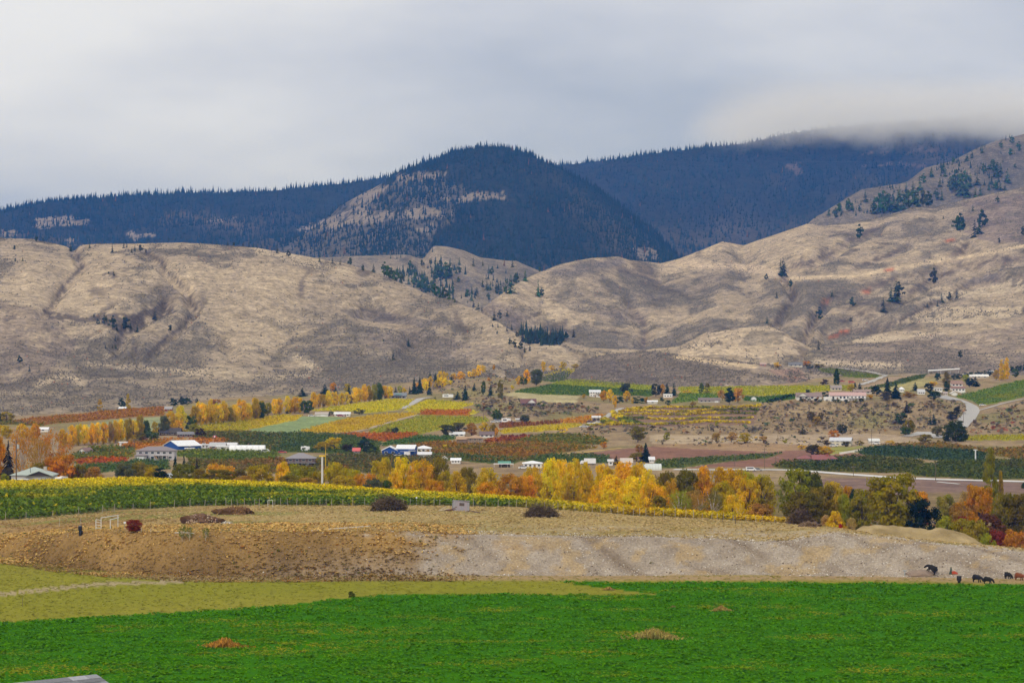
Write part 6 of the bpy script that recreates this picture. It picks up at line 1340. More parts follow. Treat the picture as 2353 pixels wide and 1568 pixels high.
# --- single trees about the farms
SINGLES = [
 ('B', 740, 710, 130, 835, 'round', (0.58, 0.36, 0.01), 'bright yellow round tree behind the wind machine'),
 ('B', 625, 745, 120, 840, 'round', (0.34, 0.20, 0.015), 'brownish gold tree left of the bright yellow round tree'),
 ('B', 1000, 702, 90, 830, 'pine', 'dark', 'dark evergreen behind the red roofed hut'),
 ('B', 1050, 755, 100, 860, 'pine', (0.03, 0.05, 0.025), 'rounded dark evergreen right of the red roofed hut'),
 ('B', 860, 770, 90, 850, 'round', (0.06, 0.05, 0.03), 'dull dark tree left of the red roofed hut'),
 ('B', 1278, 620, 60, 690, 'round', (0.05, 0.075, 0.04), 'dark green round tree on the red orange orchard edge'),
 ('B', 1215, 628, 50, 685, 'round', 'olive', 'olive tree left of the dark green round tree'),
 ('B', 1728, 773, 50, 812, 'round', 'yellow', 'tiny yellow tree left of the tan brick house'),
 ('B', 960, 455, 100, 510, 'round', 'grey', 'grey green round tree right of the long white building'),
 ('B', 790, 480, 50, 515, 'shrub', 'darkgreen', 'dark hedge bush between the two long white buildings'),
 ('B', 710, 480, 50, 518, 'shrub', 'darkgreen', 'dark hedge bush right of the first long white building'),
 ('S', 140, 160, 200, 320, 'round', (0.07, 0.085, 0.03), 'dark green tree left of the white long shed'),
 ('S', 300, 130, 190, 290, 'round', (0.12, 0.12, 0.03), 'olive green tree behind the white long shed'),
 ('S', 480, 132, 150, 315, 'oval', (0.44, 0.17, 0.04), 'large rust pink tree behind the tan brick house'),
 ('S', 660, 130, 130, 290, 'oval', 'gold', 'gold tree behind the white gabled house'),
 ('S', 770, 150, 110, 300, 'oval', (0.32, 0.16, 0.02), 'orange brown tree right of the gold tree'),
 ('S', 825, 200, 50, 320, 'oval', 'orange', 'narrow orange tree right of the white gabled house'),
 ('S', 830, 0, 130, 110, 'round', 'green', 'green tree above the row of caravans'),
 ('S', 1200, 40, 120, 130, 'round', (0.10, 0.09, 0.05), 'dull grey green tree beside the small white shed'),
 ('S', 1730, 195, 110, 280, 'round', 'bright', 'bright yellow bush at the end of the yellow vineyard strip'),
 ('S', 1680, 190, 50, 250, 'round', 'green', 'small green bush beside the bright yellow bush'),
 ('S', 2290, 395, 90, 490, 'round', (0.55, 0.2, 0.02), 'small orange tree at the end of the wide orchard'),
 ('C', 1205, 610, 120, 755, 'round', (0.22, 0.19, 0.03), 'tall olive yellow tree standing alone on the dry strip'),
 ('C', 1275, 757, 105, 935, 'spruce', 'black', 'big dark spruce beside the white farm house'),
 ('C', 1012, 870, 65, 955, 'spruce', (0.025, 0.03, 0.025), 'small dark spruce in front of the white farm house'),
 ('C', 1195, 840, 135, 925, 'round', (0.21, 0.18, 0.015), 'round olive tree left of the big dark spruce'),
 ('C', 1215, 775, 60, 850, 'round', 'brown', 'small brown tree behind the big dark spruce'),
 ('C', 1462, 668, 52, 740, 'round', 'lime', 'small yellow green tree alone on the dry strip'),
 ('C', 1905, 670, 70, 760, 'round', (0.38, 0.3, 0.06), 'pale yellow tree on the dry strip, left of two'),
 ('C', 2040, 660, 80, 755, 'round', 'tan', 'pale tan tree on the dry strip'),
 ('C', 2155, 672, 110, 765, 'round', (0.42, 0.26, 0.04), 'pale orange yellow tree on the dry strip'),
 ('C', 1910, 575, 36, 615, 'round', 'lime', 'tiny yellow tree under the lowest vine row'),
 ('C', 1100, 228, 100, 345, 'round', (0.06, 0.085, 0.04), 'dark green round tree in the green vineyard'),
 ('C', 955, 280, 56, 400, 'oval', 'bright', 'yellow poplar right of the white two storey house'),
 ('C', 900, 295, 60, 395, 'round', 'orange', 'orange tree touching the white two storey house'),
 ('C', 1000, 338, 42, 450, 'oval', 'gold', 'slim gold poplar, lower right of the white two storey house'),
 ('C', 1108, 300, 60, 400, 'oval', 'gold', 'gold poplar in front of the dark hedge'),
 ('C', 1155, 362, 24, 410, 'oval', 'gold', 'tiny gold poplar at the dark hedge'),
 ('C', 1040, 345, 80, 410, 'shrub', 'darkgreen', 'dark hedge clump left of the gold poplar'),
 ('C', 1205, 348, 100, 410, 'shrub', 'darkgreen', 'dark hedge clump right of the gold poplar'),
 ('C', 1290, 355, 80, 405, 'round', 'brown', 'brown bush right of the dark hedge'),
 ('C', 725, 330, 36, 365, 'round', 'olivegold', 'small olive tree left of the white two storey house'),
 ('C', 1365, 235, 85, 352, 'round', (0.05, 0.065, 0.035), 'dark tree at the left of the knot of trees'),
 ('C', 1422, 238, 40, 335, 'oval', 'orange', 'narrow orange tree in the knot of dark trees'),
 ('C', 1465, 220, 75, 345, 'spruce', 'dark', 'tall dark spruce in the knot of trees'),
 ('C', 1525, 225, 60, 345, 'spruce', 'dark', 'dark spruce at the right of the knot of trees'),
 ('C', 1420, 355, 40, 395, 'round', 'darkgreen', 'dark bush below the knot of trees'),
 ('C', 1475, 380, 40, 432, 'round', 'darkgreen', 'dark round bush at the end of the white trailer'),
 ('C', 1640, 290, 80, 325, 'round', 'gold', 'gold bush in the upper vineyard'),
 ('C', 1770, 222, 60, 320, 'column', 'green', 'green poplar clump in the upper vineyard, left stem'),
 ('C', 1822, 220, 60, 320, 'column', (0.2, 0.17, 0.03), 'green gold poplar clump in the upper vineyard, right stem'),
 ('C', 2022, 262, 78, 420, 'pine', 'black', 'big black green pine right of the brown roofed house'),
 ('C', 2095, 270, 90, 405, 'round', (0.55, 0.24, 0.05), 'pale orange tree right of the black green pine'),
 ('C', 1955, 285, 70, 385, 'round', (0.4, 0.2, 0.06), 'thin orange tree left of the black green pine'),
 ('C', 1695, 395, 46, 435, 'round', 'brown', 'brown bush below the brown roofed house'),
 ('C', 300, 105, 100, 255, 'round', (0.11, 0.13, 0.04), 'green tree with a yellow top in the canyon mouth'),
 ('C', 215, 110, 60, 240, 'oval', 'gold', 'gold orange tree left of the green tree in the canyon mouth'),
 ('C', 150, 165, 60, 245, 'oval', 'gold', 'yellow tree at the left of the canyon mouth grove'),
 ('C', 185, 175, 60, 250, 'round', 'green', 'dull green tree in the canyon mouth grove'),
 ('C', 365, 35, 44, 135, 'oval', 'gold', 'gold poplar above the small yellow vineyard, left of three'),
 ('C', 440, 70, 56, 120, 'oval', 'gold', 'gold poplar above the small yellow vineyard, middle of three'),
 ('C', 535, 40, 60, 105, 'oval', 'gold', 'gold poplar above the small yellow vineyard, right of three'),
 ('C', 655, 58, 70, 95, 'round', (0.45, 0.27, 0.06), 'pale gold tree at the corner of the dark knoll'),
 ('C', 88, 248, 30, 290, 'oval', 'bright', 'tiny yellow tree at the edge of the dry field'),
 ('B', 2215, 195, 60, 360, 'column', (0.2, 0.19, 0.03), 'olive columnar tree on the bluff left of the chalet'),
 ('T', 95, 200, 60, 380, 'oval', 'green', 'dull green tree left of the olive columnar tree'),
 ('T', 265, 560, 120, 715, 'round', (0.09, 0.14, 0.03), 'green tree at the foot of the chalet bluff'),
 ('T', 620, 630, 110, 730, 'round', 'grey', 'grey bush beside the white shed below the chalet'),
 ('T', 820, 460, 90, 540, 'round', 'green', 'green bush right of the chalet'),
 ('T', 960, 490, 60, 530, 'round', 'darkgreen', 'dark bush further right of the chalet'),
 ('D', 688, 95, 62, 255, 'column', 'darkgreen', 'dark green columnar poplar above the tan house'),
 ('D', 1138, 172, 75, 335, 'spruce', 'black', 'tall black green spruce on the bench, left of the pair'),
 ('D', 1212, 222, 85, 365, 'spruce', 'black', 'black green spruce on the bench, right of the pair'),
 ('D', 1042, 250, 85, 345, 'round', 'dark', 'dark round evergreen left of the spruce pair'),
 ('D', 1125, 305, 100, 385, 'round', (0.12, 0.11, 0.07), 'grey shrub below the spruce pair'),
 ('D', 892, 220, 50, 300, 'spruce', 'black', 'small black spruce above the red roofed villa'),
 ('D', 850, 222, 26, 300, 'column', 'darkgreen', 'slim dark tree left of the small black spruce'),
 ('D', 810, 235, 60, 305, 'round', 'olivegold', 'olive gold tree above the red roofed villa'),
 ('D', 1385, 218, 66, 300, 'spruce', 'dark', 'dark spruce left of the white houses'),
 ('D', 1505, 230, 70, 315, 'round', (0.03, 0.05, 0.035), 'dark tree among the white houses'),
 ('D', 1548, 300, 110, 380, 'round', 'darkgreen', 'dark bush at the start of the pale road'),
 ('D', 1545, 215, 70, 262, 'round', 'gold', 'gold tree behind the white houses'),
 ('D', 1660, 120, 75, 270, 'column', (0.19, 0.17, 0.04), 'olive columnar tree behind the stacked white house'),
 ('D', 1665, 210, 70, 305, 'column', 'darkgreen', 'dark green tree left of the stacked white house'),
 ('D', 1585, 140, 50, 210, 'round', 'darkgreen', 'dark tree below the long white irrigation boom'),
 ('D', 1920, 165, 90, 262, 'spruce', 'black', 'wide dark spruce below the long white shed'),
 ('D', 1870, 185, 80, 265, 'round', 'dark', 'dark bush left of the wide dark spruce'),
 ('D', 1838, 155, 60, 225, 'round', 'lime', 'yellow green tree at the end of the long white shed'),
 ('D', 2155, 15, 60, 205, 'column', (0.60, 0.32, 0.01), 'tall golden columnar poplar, left one of the pair on the skyline slope'),
 ('D', 2200, -5, 60, 195, 'column', (0.62, 0.36, 0.01), 'tall golden columnar poplar, right one of the pair on the skyline slope'),
 ('D', 2105, 110, 50, 205, 'round', (0.45, 0.24, 0.06), 'pale orange tree left of the golden columnar pair'),
 ('D', 2275, 105, 60, 180, 'round', 'green', 'green tree right of the golden columnar pair'),
 ('D', 1330, 300, 120, 360, 'round', (0.34, 0.17, 0.05), 'orange brown bush on the bench edge'),
 ('D', 985, 335, 50, 375, 'round', 'orange', 'orange bush at the end of the red roofed villa'),
 ('D', 1745, 558, 190, 750, 'dome', (0.055, 0.085, 0.012), 'big round dark green tree beside the winding road'),
 ('D', 1475, 685, 110, 760, 'round', 'olive', 'olive round bush left of the big round green tree'),
 ('D', 1590, 610, 100, 710, 'round', (0.16, 0.16, 0.07), 'grey olive tree left of the big round green tree'),
 ('D', 1330, 555, 110, 690, 'oval', (0.22, 0.2, 0.02), 'yellow green tree at the foot of the dry bank'),
 ('D', 1300, 620, 80, 695, 'round', 'green', 'green tree at the foot of the dry bank'),
 ('D', 1262, 490, 100, 600, 'round', (0.05, 0.10, 0.04), 'green bush half way up the dry bank'),
 ('D', 1310, 390, 70, 490, 'spruce', (0.035, 0.04, 0.03), 'dark spruce half way up the dry bank'),
 ('D', 1550, 495, 50, 600, 'spruce', 'dark', 'dark spruce on the dry bank beside the road, right of the pair'),
 ('D', 1518, 520, 44, 600, 'spruce', 'dark', 'dark spruce on the dry bank beside the road, left of the pair'),
 ('D', 1712, 480, 90, 560, 'round', (0.05, 0.06, 0.03), 'dark bushy tree beside the road bend'),
 ('D', 1760, 440, 50, 510, 'round', (0.05, 0.06, 0.03), 'dark bush just above the road bend'),
 ('D', 388, 595, 66, 685, 'spruce', (0.07, 0.075, 0.045), 'grey green spruce at the left foot of the dry bank'),
 ('D', 735, 595, 76, 690, 'round', (0.07, 0.085, 0.05), 'grey green tree behind the cream house'),
 ('D', 665, 650, 90, 725, 'round', (0.48, 0.16, 0.03), 'orange tree behind the cream house'),
 ('D', 512, 525, 70, 600, 'round', (0.36, 0.2, 0.04), 'gold brown tree on the dry bank'),
 ('D', 465, 480, 70, 580, 'round', (0.14, 0.12, 0.05), 'dull olive tree on the dry bank'),
 ('D', 545, 490, 50, 570, 'round', (0.15, 0.12, 0.06), 'dull brown tree on the dry bank'),
 ('D', 575, 790, 140, 875, 'round', (0.58, 0.31, 0.01), 'gold round tree behind the maroon roofed house'),
 ('D', 480, 775, 110, 880, 'round', (0.09, 0.085, 0.03), 'dark olive tree left of the gold round tree'),
 ('D', 770, 750, 80, 795, 'round', (0.11, 0.11, 0.05), 'grey green bush in front of the cream house'),
 ('D', 600, 735, 70, 785, 'round', (0.12, 0.06, 0.03), 'dark brown bush left of the cream house'),
 ('D', 380, 780, 60, 820, 'round', 'gold', 'small gold bush in the brown field'),
 ('D', 230, 720, 40, 765, 'round', 'lime', 'small yellow bush on the dry strip'),
 ('D', 35, 700, 70, 765, 'round', 'tan', 'pale tan bush on the dry strip'),
 ('D', 890, 740, 70, 785, 'round', 'olive', 'olive bush right of the cream house'),
 ('D', 1160, 738, 80, 772, 'shrub', 'gold', 'gold bush at the edge of the dark orchard'),
 ('D', 600, 300, 90, 360, 'round', 'darkgreen', 'dark bush left of the red roofed villa'),
 ('D', 430, 288, 40, 325, 'round', 'dark', 'small dark tree behind the white bungalow'),
 ('D', 160, 45, 60, 90, 'round', 'gold', 'gold bush left of the white gabled house on the knoll'),
 ('D', 410, 35, 70, 75, 'round', (0.5, 0.2, 0.03), 'orange tree right of the white gabled house on the knoll'),
 ('D', 445, 62, 60, 105, 'round', (0.05, 0.08, 0.05), 'blue green bush below the orange tree on the knoll'),
 ('D', 530, 60, 80, 100, 'round', 'olive', 'olive bush at the end of the narrow green vineyard'),
 ('D', 575, 195, 70, 250, 'round', (0.11, 0.09, 0.06), 'grey brown bush on the slope left of the tan house'),
 ('D', 2360, 1115, 60, 1165, 'shrub', 'darkgreen', 'dark green bush at the right edge below the white road'),
]
for s_ in SINGLES: T(*s_[:8])
row('D', 'hedge of dark evergreens behind the long white shed', 'evergreen behind the long white shed', [(x, y, 60, y + 55, 'dark', 'pine') for x, y in ((1730, 148), (1780, 142), (1830, 135), (1885, 128), (1940, 122), (1995, 118), (2050, 112), (2250, 80), (2300, 70), (2345, 62))])
row('D', 'clipped hedge left of the white bungalow', 'clipped bush left of the white bungalow', [(x, 405 - (x - 70) * 0.24 - 30, 46, 412 - (x - 70) * 0.24, 'dark', 'shrub') for x in range(90, 320, 30)])
row('D', 'garden shrubs in front of the villa', 'round shrub in front of the villa and bungalow', [(x, y, 36, y + 30, c, 'shrub') for x, y, c in ((370, 368, 'darkgreen'), (440, 362, 'dark'), (500, 365, 'dark'), (540, 368, 'darkgreen'), (660, 370, 'darkgreen'), (710, 372, 'green'), (770, 374, 'darkgreen'), (850, 372, 'olive'), (910, 368, 'darkgreen'))])
# --- pines on the bare hills
hills = Land([left_hill, right_hill, spur, knoll, mid_hill, upper_right])
def pines(crop, group, label, items, kind='spruce', wf=0.58, col='dark'):
    items = sorted(items); n = len(items)
    for i, (cx, base, hgt) in enumerate(items):
        p = hills.hit(*cp(crop, cx, base), 2300)
        h = cl(crop, hgt) * p.y / FV; q = cl(crop, hgt)
        c = PAL[col]; size = 'tiny' if q < 11 else ('small' if q < 18 else ('tall' if q > 34 else 'mid sized'))
        plant_tree(p, h, h * wf * random.uniform(.85, 1.25), kind if random.random() < .6 else 'pine', tuple(x * random.uniform(.8, 1.25) for x in c), 'pine_tree', f'{size} {label}, {nth(i, n)}', 'tree', group, 2)
pines('I', 'pines on the crest of the left hill', 'dark pine on the left hill crest', [(95, 605, 38), (100, 678, 26), (150, 675, 30), (240, 545, 40), (285, 550, 30), (318, 552, 26), (465, 612, 62), (590, 590, 40), (740, 620, 60), (815, 590, 40), (835, 585, 36), (868, 620, 36), (888, 610, 46), (925, 615, 52), (962, 622, 30), (1430, 560, 36), (1500, 575, 40), (1540, 565, 30), (1600, 570, 34), (1640, 572, 40), (1670, 580, 34), (1825, 622, 60), (1900, 645, 46), (2105, 680, 40), (2190, 690, 40), (2240, 695, 24), (750, 770, 40), (715, 760, 20), (1690, 640, 16), (583, 760, 12)])
pines('I', 'pines in the dark hollow of the left hill', 'dark pine in the left hill hollow', [(620, 1045, 24), (645, 1095, 44), (690, 1090, 60), (740, 1120, 90), (830, 1135, 100), (905, 1140, 54), (1020, 1060, 80), (700, 1065, 40), (860, 1120, 50), (770, 1130, 60), (1120, 1140, 50), (695, 1250, 32), (740, 1250, 30), (762, 1250, 36), (760, 1200, 40), (1720, 1170, 30), (130, 1345, 54), (195, 1400, 50), (720, 1145, 16), (560, 1085, 18)])
pines('J', 'pines on the flank of the left hill', 'pine on the right flank of the left hill', [(600, 1410, 60), (500, 1500, 70), (435, 1380, 20), (1155, 1285, 26), (1190, 1285, 34), (1185, 1330, 24), (1250, 1310, 40), (1315, 1350, 40), (145, 1545, 26)])
pines('J', 'pines in the canyon', 'dark pine in the canyon between the hills', [(1270, 1400, 50), (1300, 1420, 56), (1340, 1430, 56), (1350, 1380, 70), (1390, 1400, 60), (1410, 1370, 80), (1440, 1390, 90), (1465, 1370, 70), (1495, 1380, 100), (1520, 1400, 80), (1550, 1390, 76), (1580, 1395, 110), (1610, 1380, 60), (1640, 1360, 50), (1690, 1350, 76), (1280, 1300, 40), (1330, 1320, 40), (1365, 1450, 50), (1400, 1440, 46), (1165, 1240, 76), (1200, 1230, 60), (1250, 1210, 44), (1085, 1180, 40), (1060, 1165, 50), (1030, 1150, 44)])
pines('J', 'pines of the middle hill', 'pine on the middle hill behind the canyon', [(440, 950, 100), (465, 960, 90), (490, 970, 80), (520, 985, 90), (555, 1000, 76), (300, 915, 50), (215, 880, 60), (370, 920, 60), (615, 930, 90), (690, 885, 50), (600, 1000, 70), (640, 1010, 90), (665, 1020, 90), (690, 1040, 100), (720, 1050, 110), (750, 1060, 90), (780, 960, 130), (810, 970, 130), (840, 970, 120), (870, 960, 90), (780, 1080, 90), (810, 1090, 90), (840, 1095, 80), (870, 1100, 80), (890, 1070, 70), (905, 1120, 40), (930, 990, 44), (935, 930, 60), (915, 930, 60), (875, 870, 50), (935, 870, 50), (1028, 880, 60), (1130, 930, 60), (1150, 940, 60), (1090, 880, 40), (1090, 1020, 60), (1115, 1035, 60), (1140, 1040, 60), (990, 1090, 60), (1015, 1110, 70), (1050, 1080, 44), (1128, 1105, 50), (1180, 1060, 60), (1210, 1060, 76), (1240, 1060, 60), (1275, 1060, 126), (1310, 1000, 76), (1370, 980, 76), (1250, 1000, 40), (1285, 890, 60), (1465, 920, 40), (1455, 1080, 110), (1480, 1080, 60), (745, 870, 40)], 'spruce', 0.55, 'darkgreen')
pines('K', 'pines on the bare right hill', 'dark pine on the bare right hill', [(510, 1032, 40), (595, 1010, 100), (620, 1010, 90), (610, 1000, 110), (655, 1075, 50), (572, 1140, 40), (515, 1290, 50), (560, 1308, 14), (900, 1130, 46), (822, 1270, 80), (1020, 1190, 60), (1065, 790, 90), (1205, 1220, 90), (1250, 1160, 90), (1280, 1160, 130), (1300, 1140, 100), (1500, 1055, 100), (1550, 1165, 60), (1595, 1150, 50), (1640, 1140, 64), (1465, 1195, 34), (1525, 1190, 40), (1660, 750, 120), (1640, 740, 90), (1745, 780, 110), (1770, 760, 130), (1795, 720, 110), (1735, 625, 50), (1880, 575, 40), (1560, 670, 24), (1660, 1495, 50), (820, 1445, 60), (1010, 1280, 30), (1550, 915, 20), (2035, 770, 60), (1890, 815, 36)])
pines('K', 'pines on the upper right hill', 'pine on the upper right hill under the cloud', [(1098, 570, 76), (1000, 625, 80), (940, 640, 70), (880, 650, 50), (920, 665, 60), (1020, 620, 60), (1065, 630, 36), (1150, 640, 110), (1175, 640, 130), (1200, 640, 140), (1230, 630, 120), (1260, 625, 110), (1290, 620, 130), (1320, 615, 120), (1350, 610, 120), (1380, 600, 110), (1410, 600, 130), (1440, 600, 110), (1470, 598, 100), (1300, 560, 90), (1340, 540, 90), (1380, 520, 80), (1420, 500, 90), (1440, 460, 60), (1490, 420, 60), (1540, 480, 60), (1560, 400, 60), (1570, 420, 70), (1610, 520, 110), (1640, 500, 130), (1660, 530, 140), (1690, 500, 120), (1700, 540, 130), (1720, 480, 90), (1760, 470, 80), (1800, 400, 60), (1850, 400, 90), (1880, 420, 90), (1900, 400, 70), (1940, 455, 90), (1750, 540, 60), (1780, 530, 60), (1830, 500, 60), (1870, 500, 60), (1900, 500, 50), (1925, 500, 44), (1620, 340, 40), (1700, 330, 56), (1730, 310, 50), (1790, 280, 50), (1900, 250, 40), (1968, 225, 50), (2008, 270, 60), (1960, 300, 50), (1690, 420, 50), (1550, 560, 70), (1520, 560, 70), (1985, 370, 30)], 'spruce', 0.6, 'darkgreen')
# ================================================================== ROADS
def ribbon(name, label, pts, width, mat, lift=0.12, dmin=900, step=4.0, sag=None):
    w = []
    for (a, b), (c, d) in zip(pts[:-1], pts[1:]):
        n = max(2, int(math.hypot(c - a, d - b) / 6))
        for i in range(n): w.append(land.hit(a + (c - a) * i / n, b + (d - b) * i / n, dmin))
    w.append(land.hit(*pts[-1], dmin))
    # smooth the centre line, then drape
    P_ = np.array([(p.x, p.y) for p in w]); s_ = np.concatenate([[0], np.cumsum(np.hypot(*np.diff(P_, axis=0).T))])
    m = max(4, int(s_[-1] / step)); t = np.linspace(0, s_[-1], m)
    x, y = np.interp(t, s_, P_[:, 0]), np.interp(t, s_, P_[:, 1])
    for _ in range(6): x[1:-1] = (x[:-2] + 2 * x[1:-1] + x[2:]) / 4; y[1:-1] = (y[:-2] + 2 * y[1:-1] + y[2:]) / 4
    dx, dy = np.gradient(x), np.gradient(y); L = np.hypot(dx, dy) + 1e-9; nx, ny = -dy / L, dx / L
    V = []
    for k in (-0.5, -0.17, 0.17, 0.5):
        xx, yy = x + nx * width * k, y + ny * width * k
        V.append(np.stack([xx, yy, land.zat(xx, yy) + lift + (0.06 if abs(k) < 0.3 else 0)], 1))
    V = np.stack(V, 1).reshape(-1, 3); i = (np.arange(m - 1)[:, None] * 4 + np.arange(3)[None]).ravel()
    o = link(name, mesh_np(name, V, np.stack([i, i + 1, i + 5, i + 4], 1), mat))
    return tag(o, label, None, None, 'structure')
road_m = plain_mat('road_surface', (0.42, 0.40, 0.37), 0.9, 0.15, 0.12); pave_m = plain_mat('pale_paving', (0.62, 0.60, 0.57), 0.9, 0.15, 0.1); dirt_m = plain_mat('dirt_track', (0.40, 0.31, 0.21), 0.95, 0.2, 0.2)
ribbon('road', 'pale road crossing the valley in front of the dark orchards', cps('W', [(880, 515), (1100, 518), (1700, 520)]) + cps('D', [(30, 1000), (300, 1005), (510, 1022), (830, 1046), (1060, 1063), (1300, 1080), (1990, 1100), (2353, 1108), (3000, 1120)]), 8, pave_m, 0.2)
ribbon('road', 'pale road curving up the slope to the white houses', cps('D', [(1560, 345), (1640, 355), (1750, 366), (1840, 395), (1890, 440), (1900, 480), (1872, 525), (1815, 578), (1790, 620)]), 9, road_m, 0.25)
ribbon('road', 'thin side road leaving the curving road to the right', cps('D', [(1900, 482), (2000, 462), (2100, 432), (2200, 402), (2353, 372)]), 4, road_m, 0.25)
ribbon('road', 'dirt road end left of the big round green tree', cps('D', [(1590, 720), (1540, 690), (1470, 665), (1400, 690), (1300, 705)]), 8, road_m, 0.25)
ribbon('road', 'thin pale road above the bench vineyards', cps('D', [(900, 248), (1000, 215), (1070, 185), (1130, 165), (1230, 160), (1500, 150)]), 5, road_m, 0.3)
ribbon('road', 'pale lane along the top of the narrow green vineyard', cps('D', [(1130, 165), (1000, 135), (850, 112), (700, 98)]), 3, road_m, 0.3)
ribbon('road', 'pale drive climbing past the yellow vineyards to the porch house', cps('B', [(1345, 462), (1420, 420), (1480, 385), (1520, 365), (1590, 358)]), 6, road_m, 0.25)
ribbon('road', 'dirt lane between the two brown and green vineyard blocks', cps('B', [(860, 672), (1000, 650), (1200, 590), (1380, 540), (1480, 515)]), 3.5, dirt_m, 0.2)
ribbon('road', 'drive at the left end of the terraced vines', cps('C', [(720, 625), (830, 590), (960, 510), (1010, 485), (1060, 455)]), 4, road_m, 0.25)
ribbon('road', 'straight golden dirt track between orchard and ploughed field', cps('C', [(460, 868), (700, 850), (900, 828), (1050, 812)]), 2.6, plain_mat('straw_track', (0.58, 0.38, 0.09), 0.9, 0.2, 0.15), 0.2)
ribbon('road', 'short white strip beside the ploughed field', cps('D', [(1590, 1112), (1700, 1122), (1785, 1131)]), 2.5, pave_m, 0.2)
# ================================================================== BUILDINGS
glass_m = plain_mat('window_glass', (0.035, 0.04, 0.05), 0.15, 0.5, 0.2, 0.6)
WHT, CREAM, GREYW, BRN, BLUE = (0.78, 0.77, 0.75), (0.68, 0.63, 0.48), (0.46, 0.44, 0.45), (0.10, 0.06, 0.045), (0.02, 0.075, 0.30)
RGREY, RWHITE, RBRN, RDARK, RRED, RMAR = (0.30, 0.28, 0.28), (0.80, 0.81, 0.83), (0.20, 0.145, 0.12), (0.06, 0.055, 0.06), (0.45, 0.16, 0.13), (0.26, 0.10, 0.09)
def window(t, x, y, z, w, h, face='f', frame=WHT, name='window'):
    """a framed pane on a wall: face f looks to -y, l to -x, r to +x"""
    m = MB(); th = 0.07; f = 0.1
    for a in ((-w / 2, 0, -w / 2 + f, h), (w / 2 - f, 0, w / 2, h), (-w / 2 + f, 0, w / 2 - f, f), (-w / 2 + f, h - f, w / 2 - f, h)): m.box(a[0], -th, a[1], a[2], 0.05, a[3])
    o = m.build(name, pm(frame), t); o.location = (x, y, z)
    o.rotation_euler = (0, 0, {'f': 0, 'l': -math.pi / 2, 'r': math.pi / 2}[face])
    link('pane', MB().box(-w / 2 + f, -0.03, f, w / 2 - f, 0.04, h - f).mesh('pane', glass_m), o)
    return o
def roof_gable(W, Dp, hz, rh, axis, ov, th=0.22):
    m = MB(); a, b = W / 2 + ov, Dp / 2 + ov
    if axis == 'x': prof = [(-b, hz - rh * ov / (Dp / 2)), (0, hz + rh), (b, hz - rh * ov / (Dp / 2))]; L = a
    else: prof = [(-a, hz - rh * ov / (W / 2)), (0, hz + rh), (a, hz - rh * ov / (W / 2))]; L = b
    poly = prof + [(p, z - th) for p, z in reversed(prof)]
    vs = []
    for e in (-L, L):
        vs += [(e, p, z) if axis == 'x' else (p, e, z) for p, z in poly]
    n = 6; fs = [(0, 1, 4, 5), (1, 2, 3, 4), (6, 11, 10, 7), (7, 10, 9, 8)] + [(i, i + n, (i + 1) % n + n, (i + 1) % n) for i in range(n)]
    return m.add(vs, fs)
def roof_hip(W, Dp, hz, rh, ov, inset=None, th=0.2):
    m = MB(); a, b = W / 2 + ov, Dp / 2 + ov; r = max(0.3, a - (inset if inset is not None else b))
    m.add([(-a, -b, hz), (a, -b, hz), (a, b, hz), (-a, b, hz), (-r, 0, hz + rh), (r, 0, hz + rh), (-a, -b, hz - th), (a, -b, hz - th), (a, b, hz - th), (-a, b, hz - th)],
          [(0, 1, 5, 4), (1, 2, 5), (2, 3, 4, 5), (3, 0, 4), (9, 8, 7, 6), (0, 6, 7, 1), (1, 7, 8, 2), (2, 8, 9, 3), (3, 9, 6, 0)])
    return m
def walls(W, Dp, hz, rh=0, axis=None):
    m = MB().box(-W / 2, -Dp / 2, -1.0, W / 2, Dp / 2, hz)
    if axis == 'y':
        for y0, y1 in ((-Dp / 2, -Dp / 2 + 0.2), (Dp / 2 - 0.2, Dp / 2)): m.prism([(-W / 2, hz + .002), (W / 2, hz + .002), (0, hz + rh - 0.1)], y0, y1)
    if axis == 'x':
        for x0, x1 in ((-W / 2, -W / 2 + 0.2), (W / 2 - 0.2, W / 2)):
            vs = [(x, y, z) for x in (x0, x1) for y, z in ((-Dp / 2, hz + .002), (Dp / 2, hz + .002), (0, hz + rh - 0.1))]
            m.add(vs, [(0, 1, 2), (5, 4, 3), (0, 3, 4, 1), (1, 4, 5, 2), (2, 5, 3, 0)])
    return m
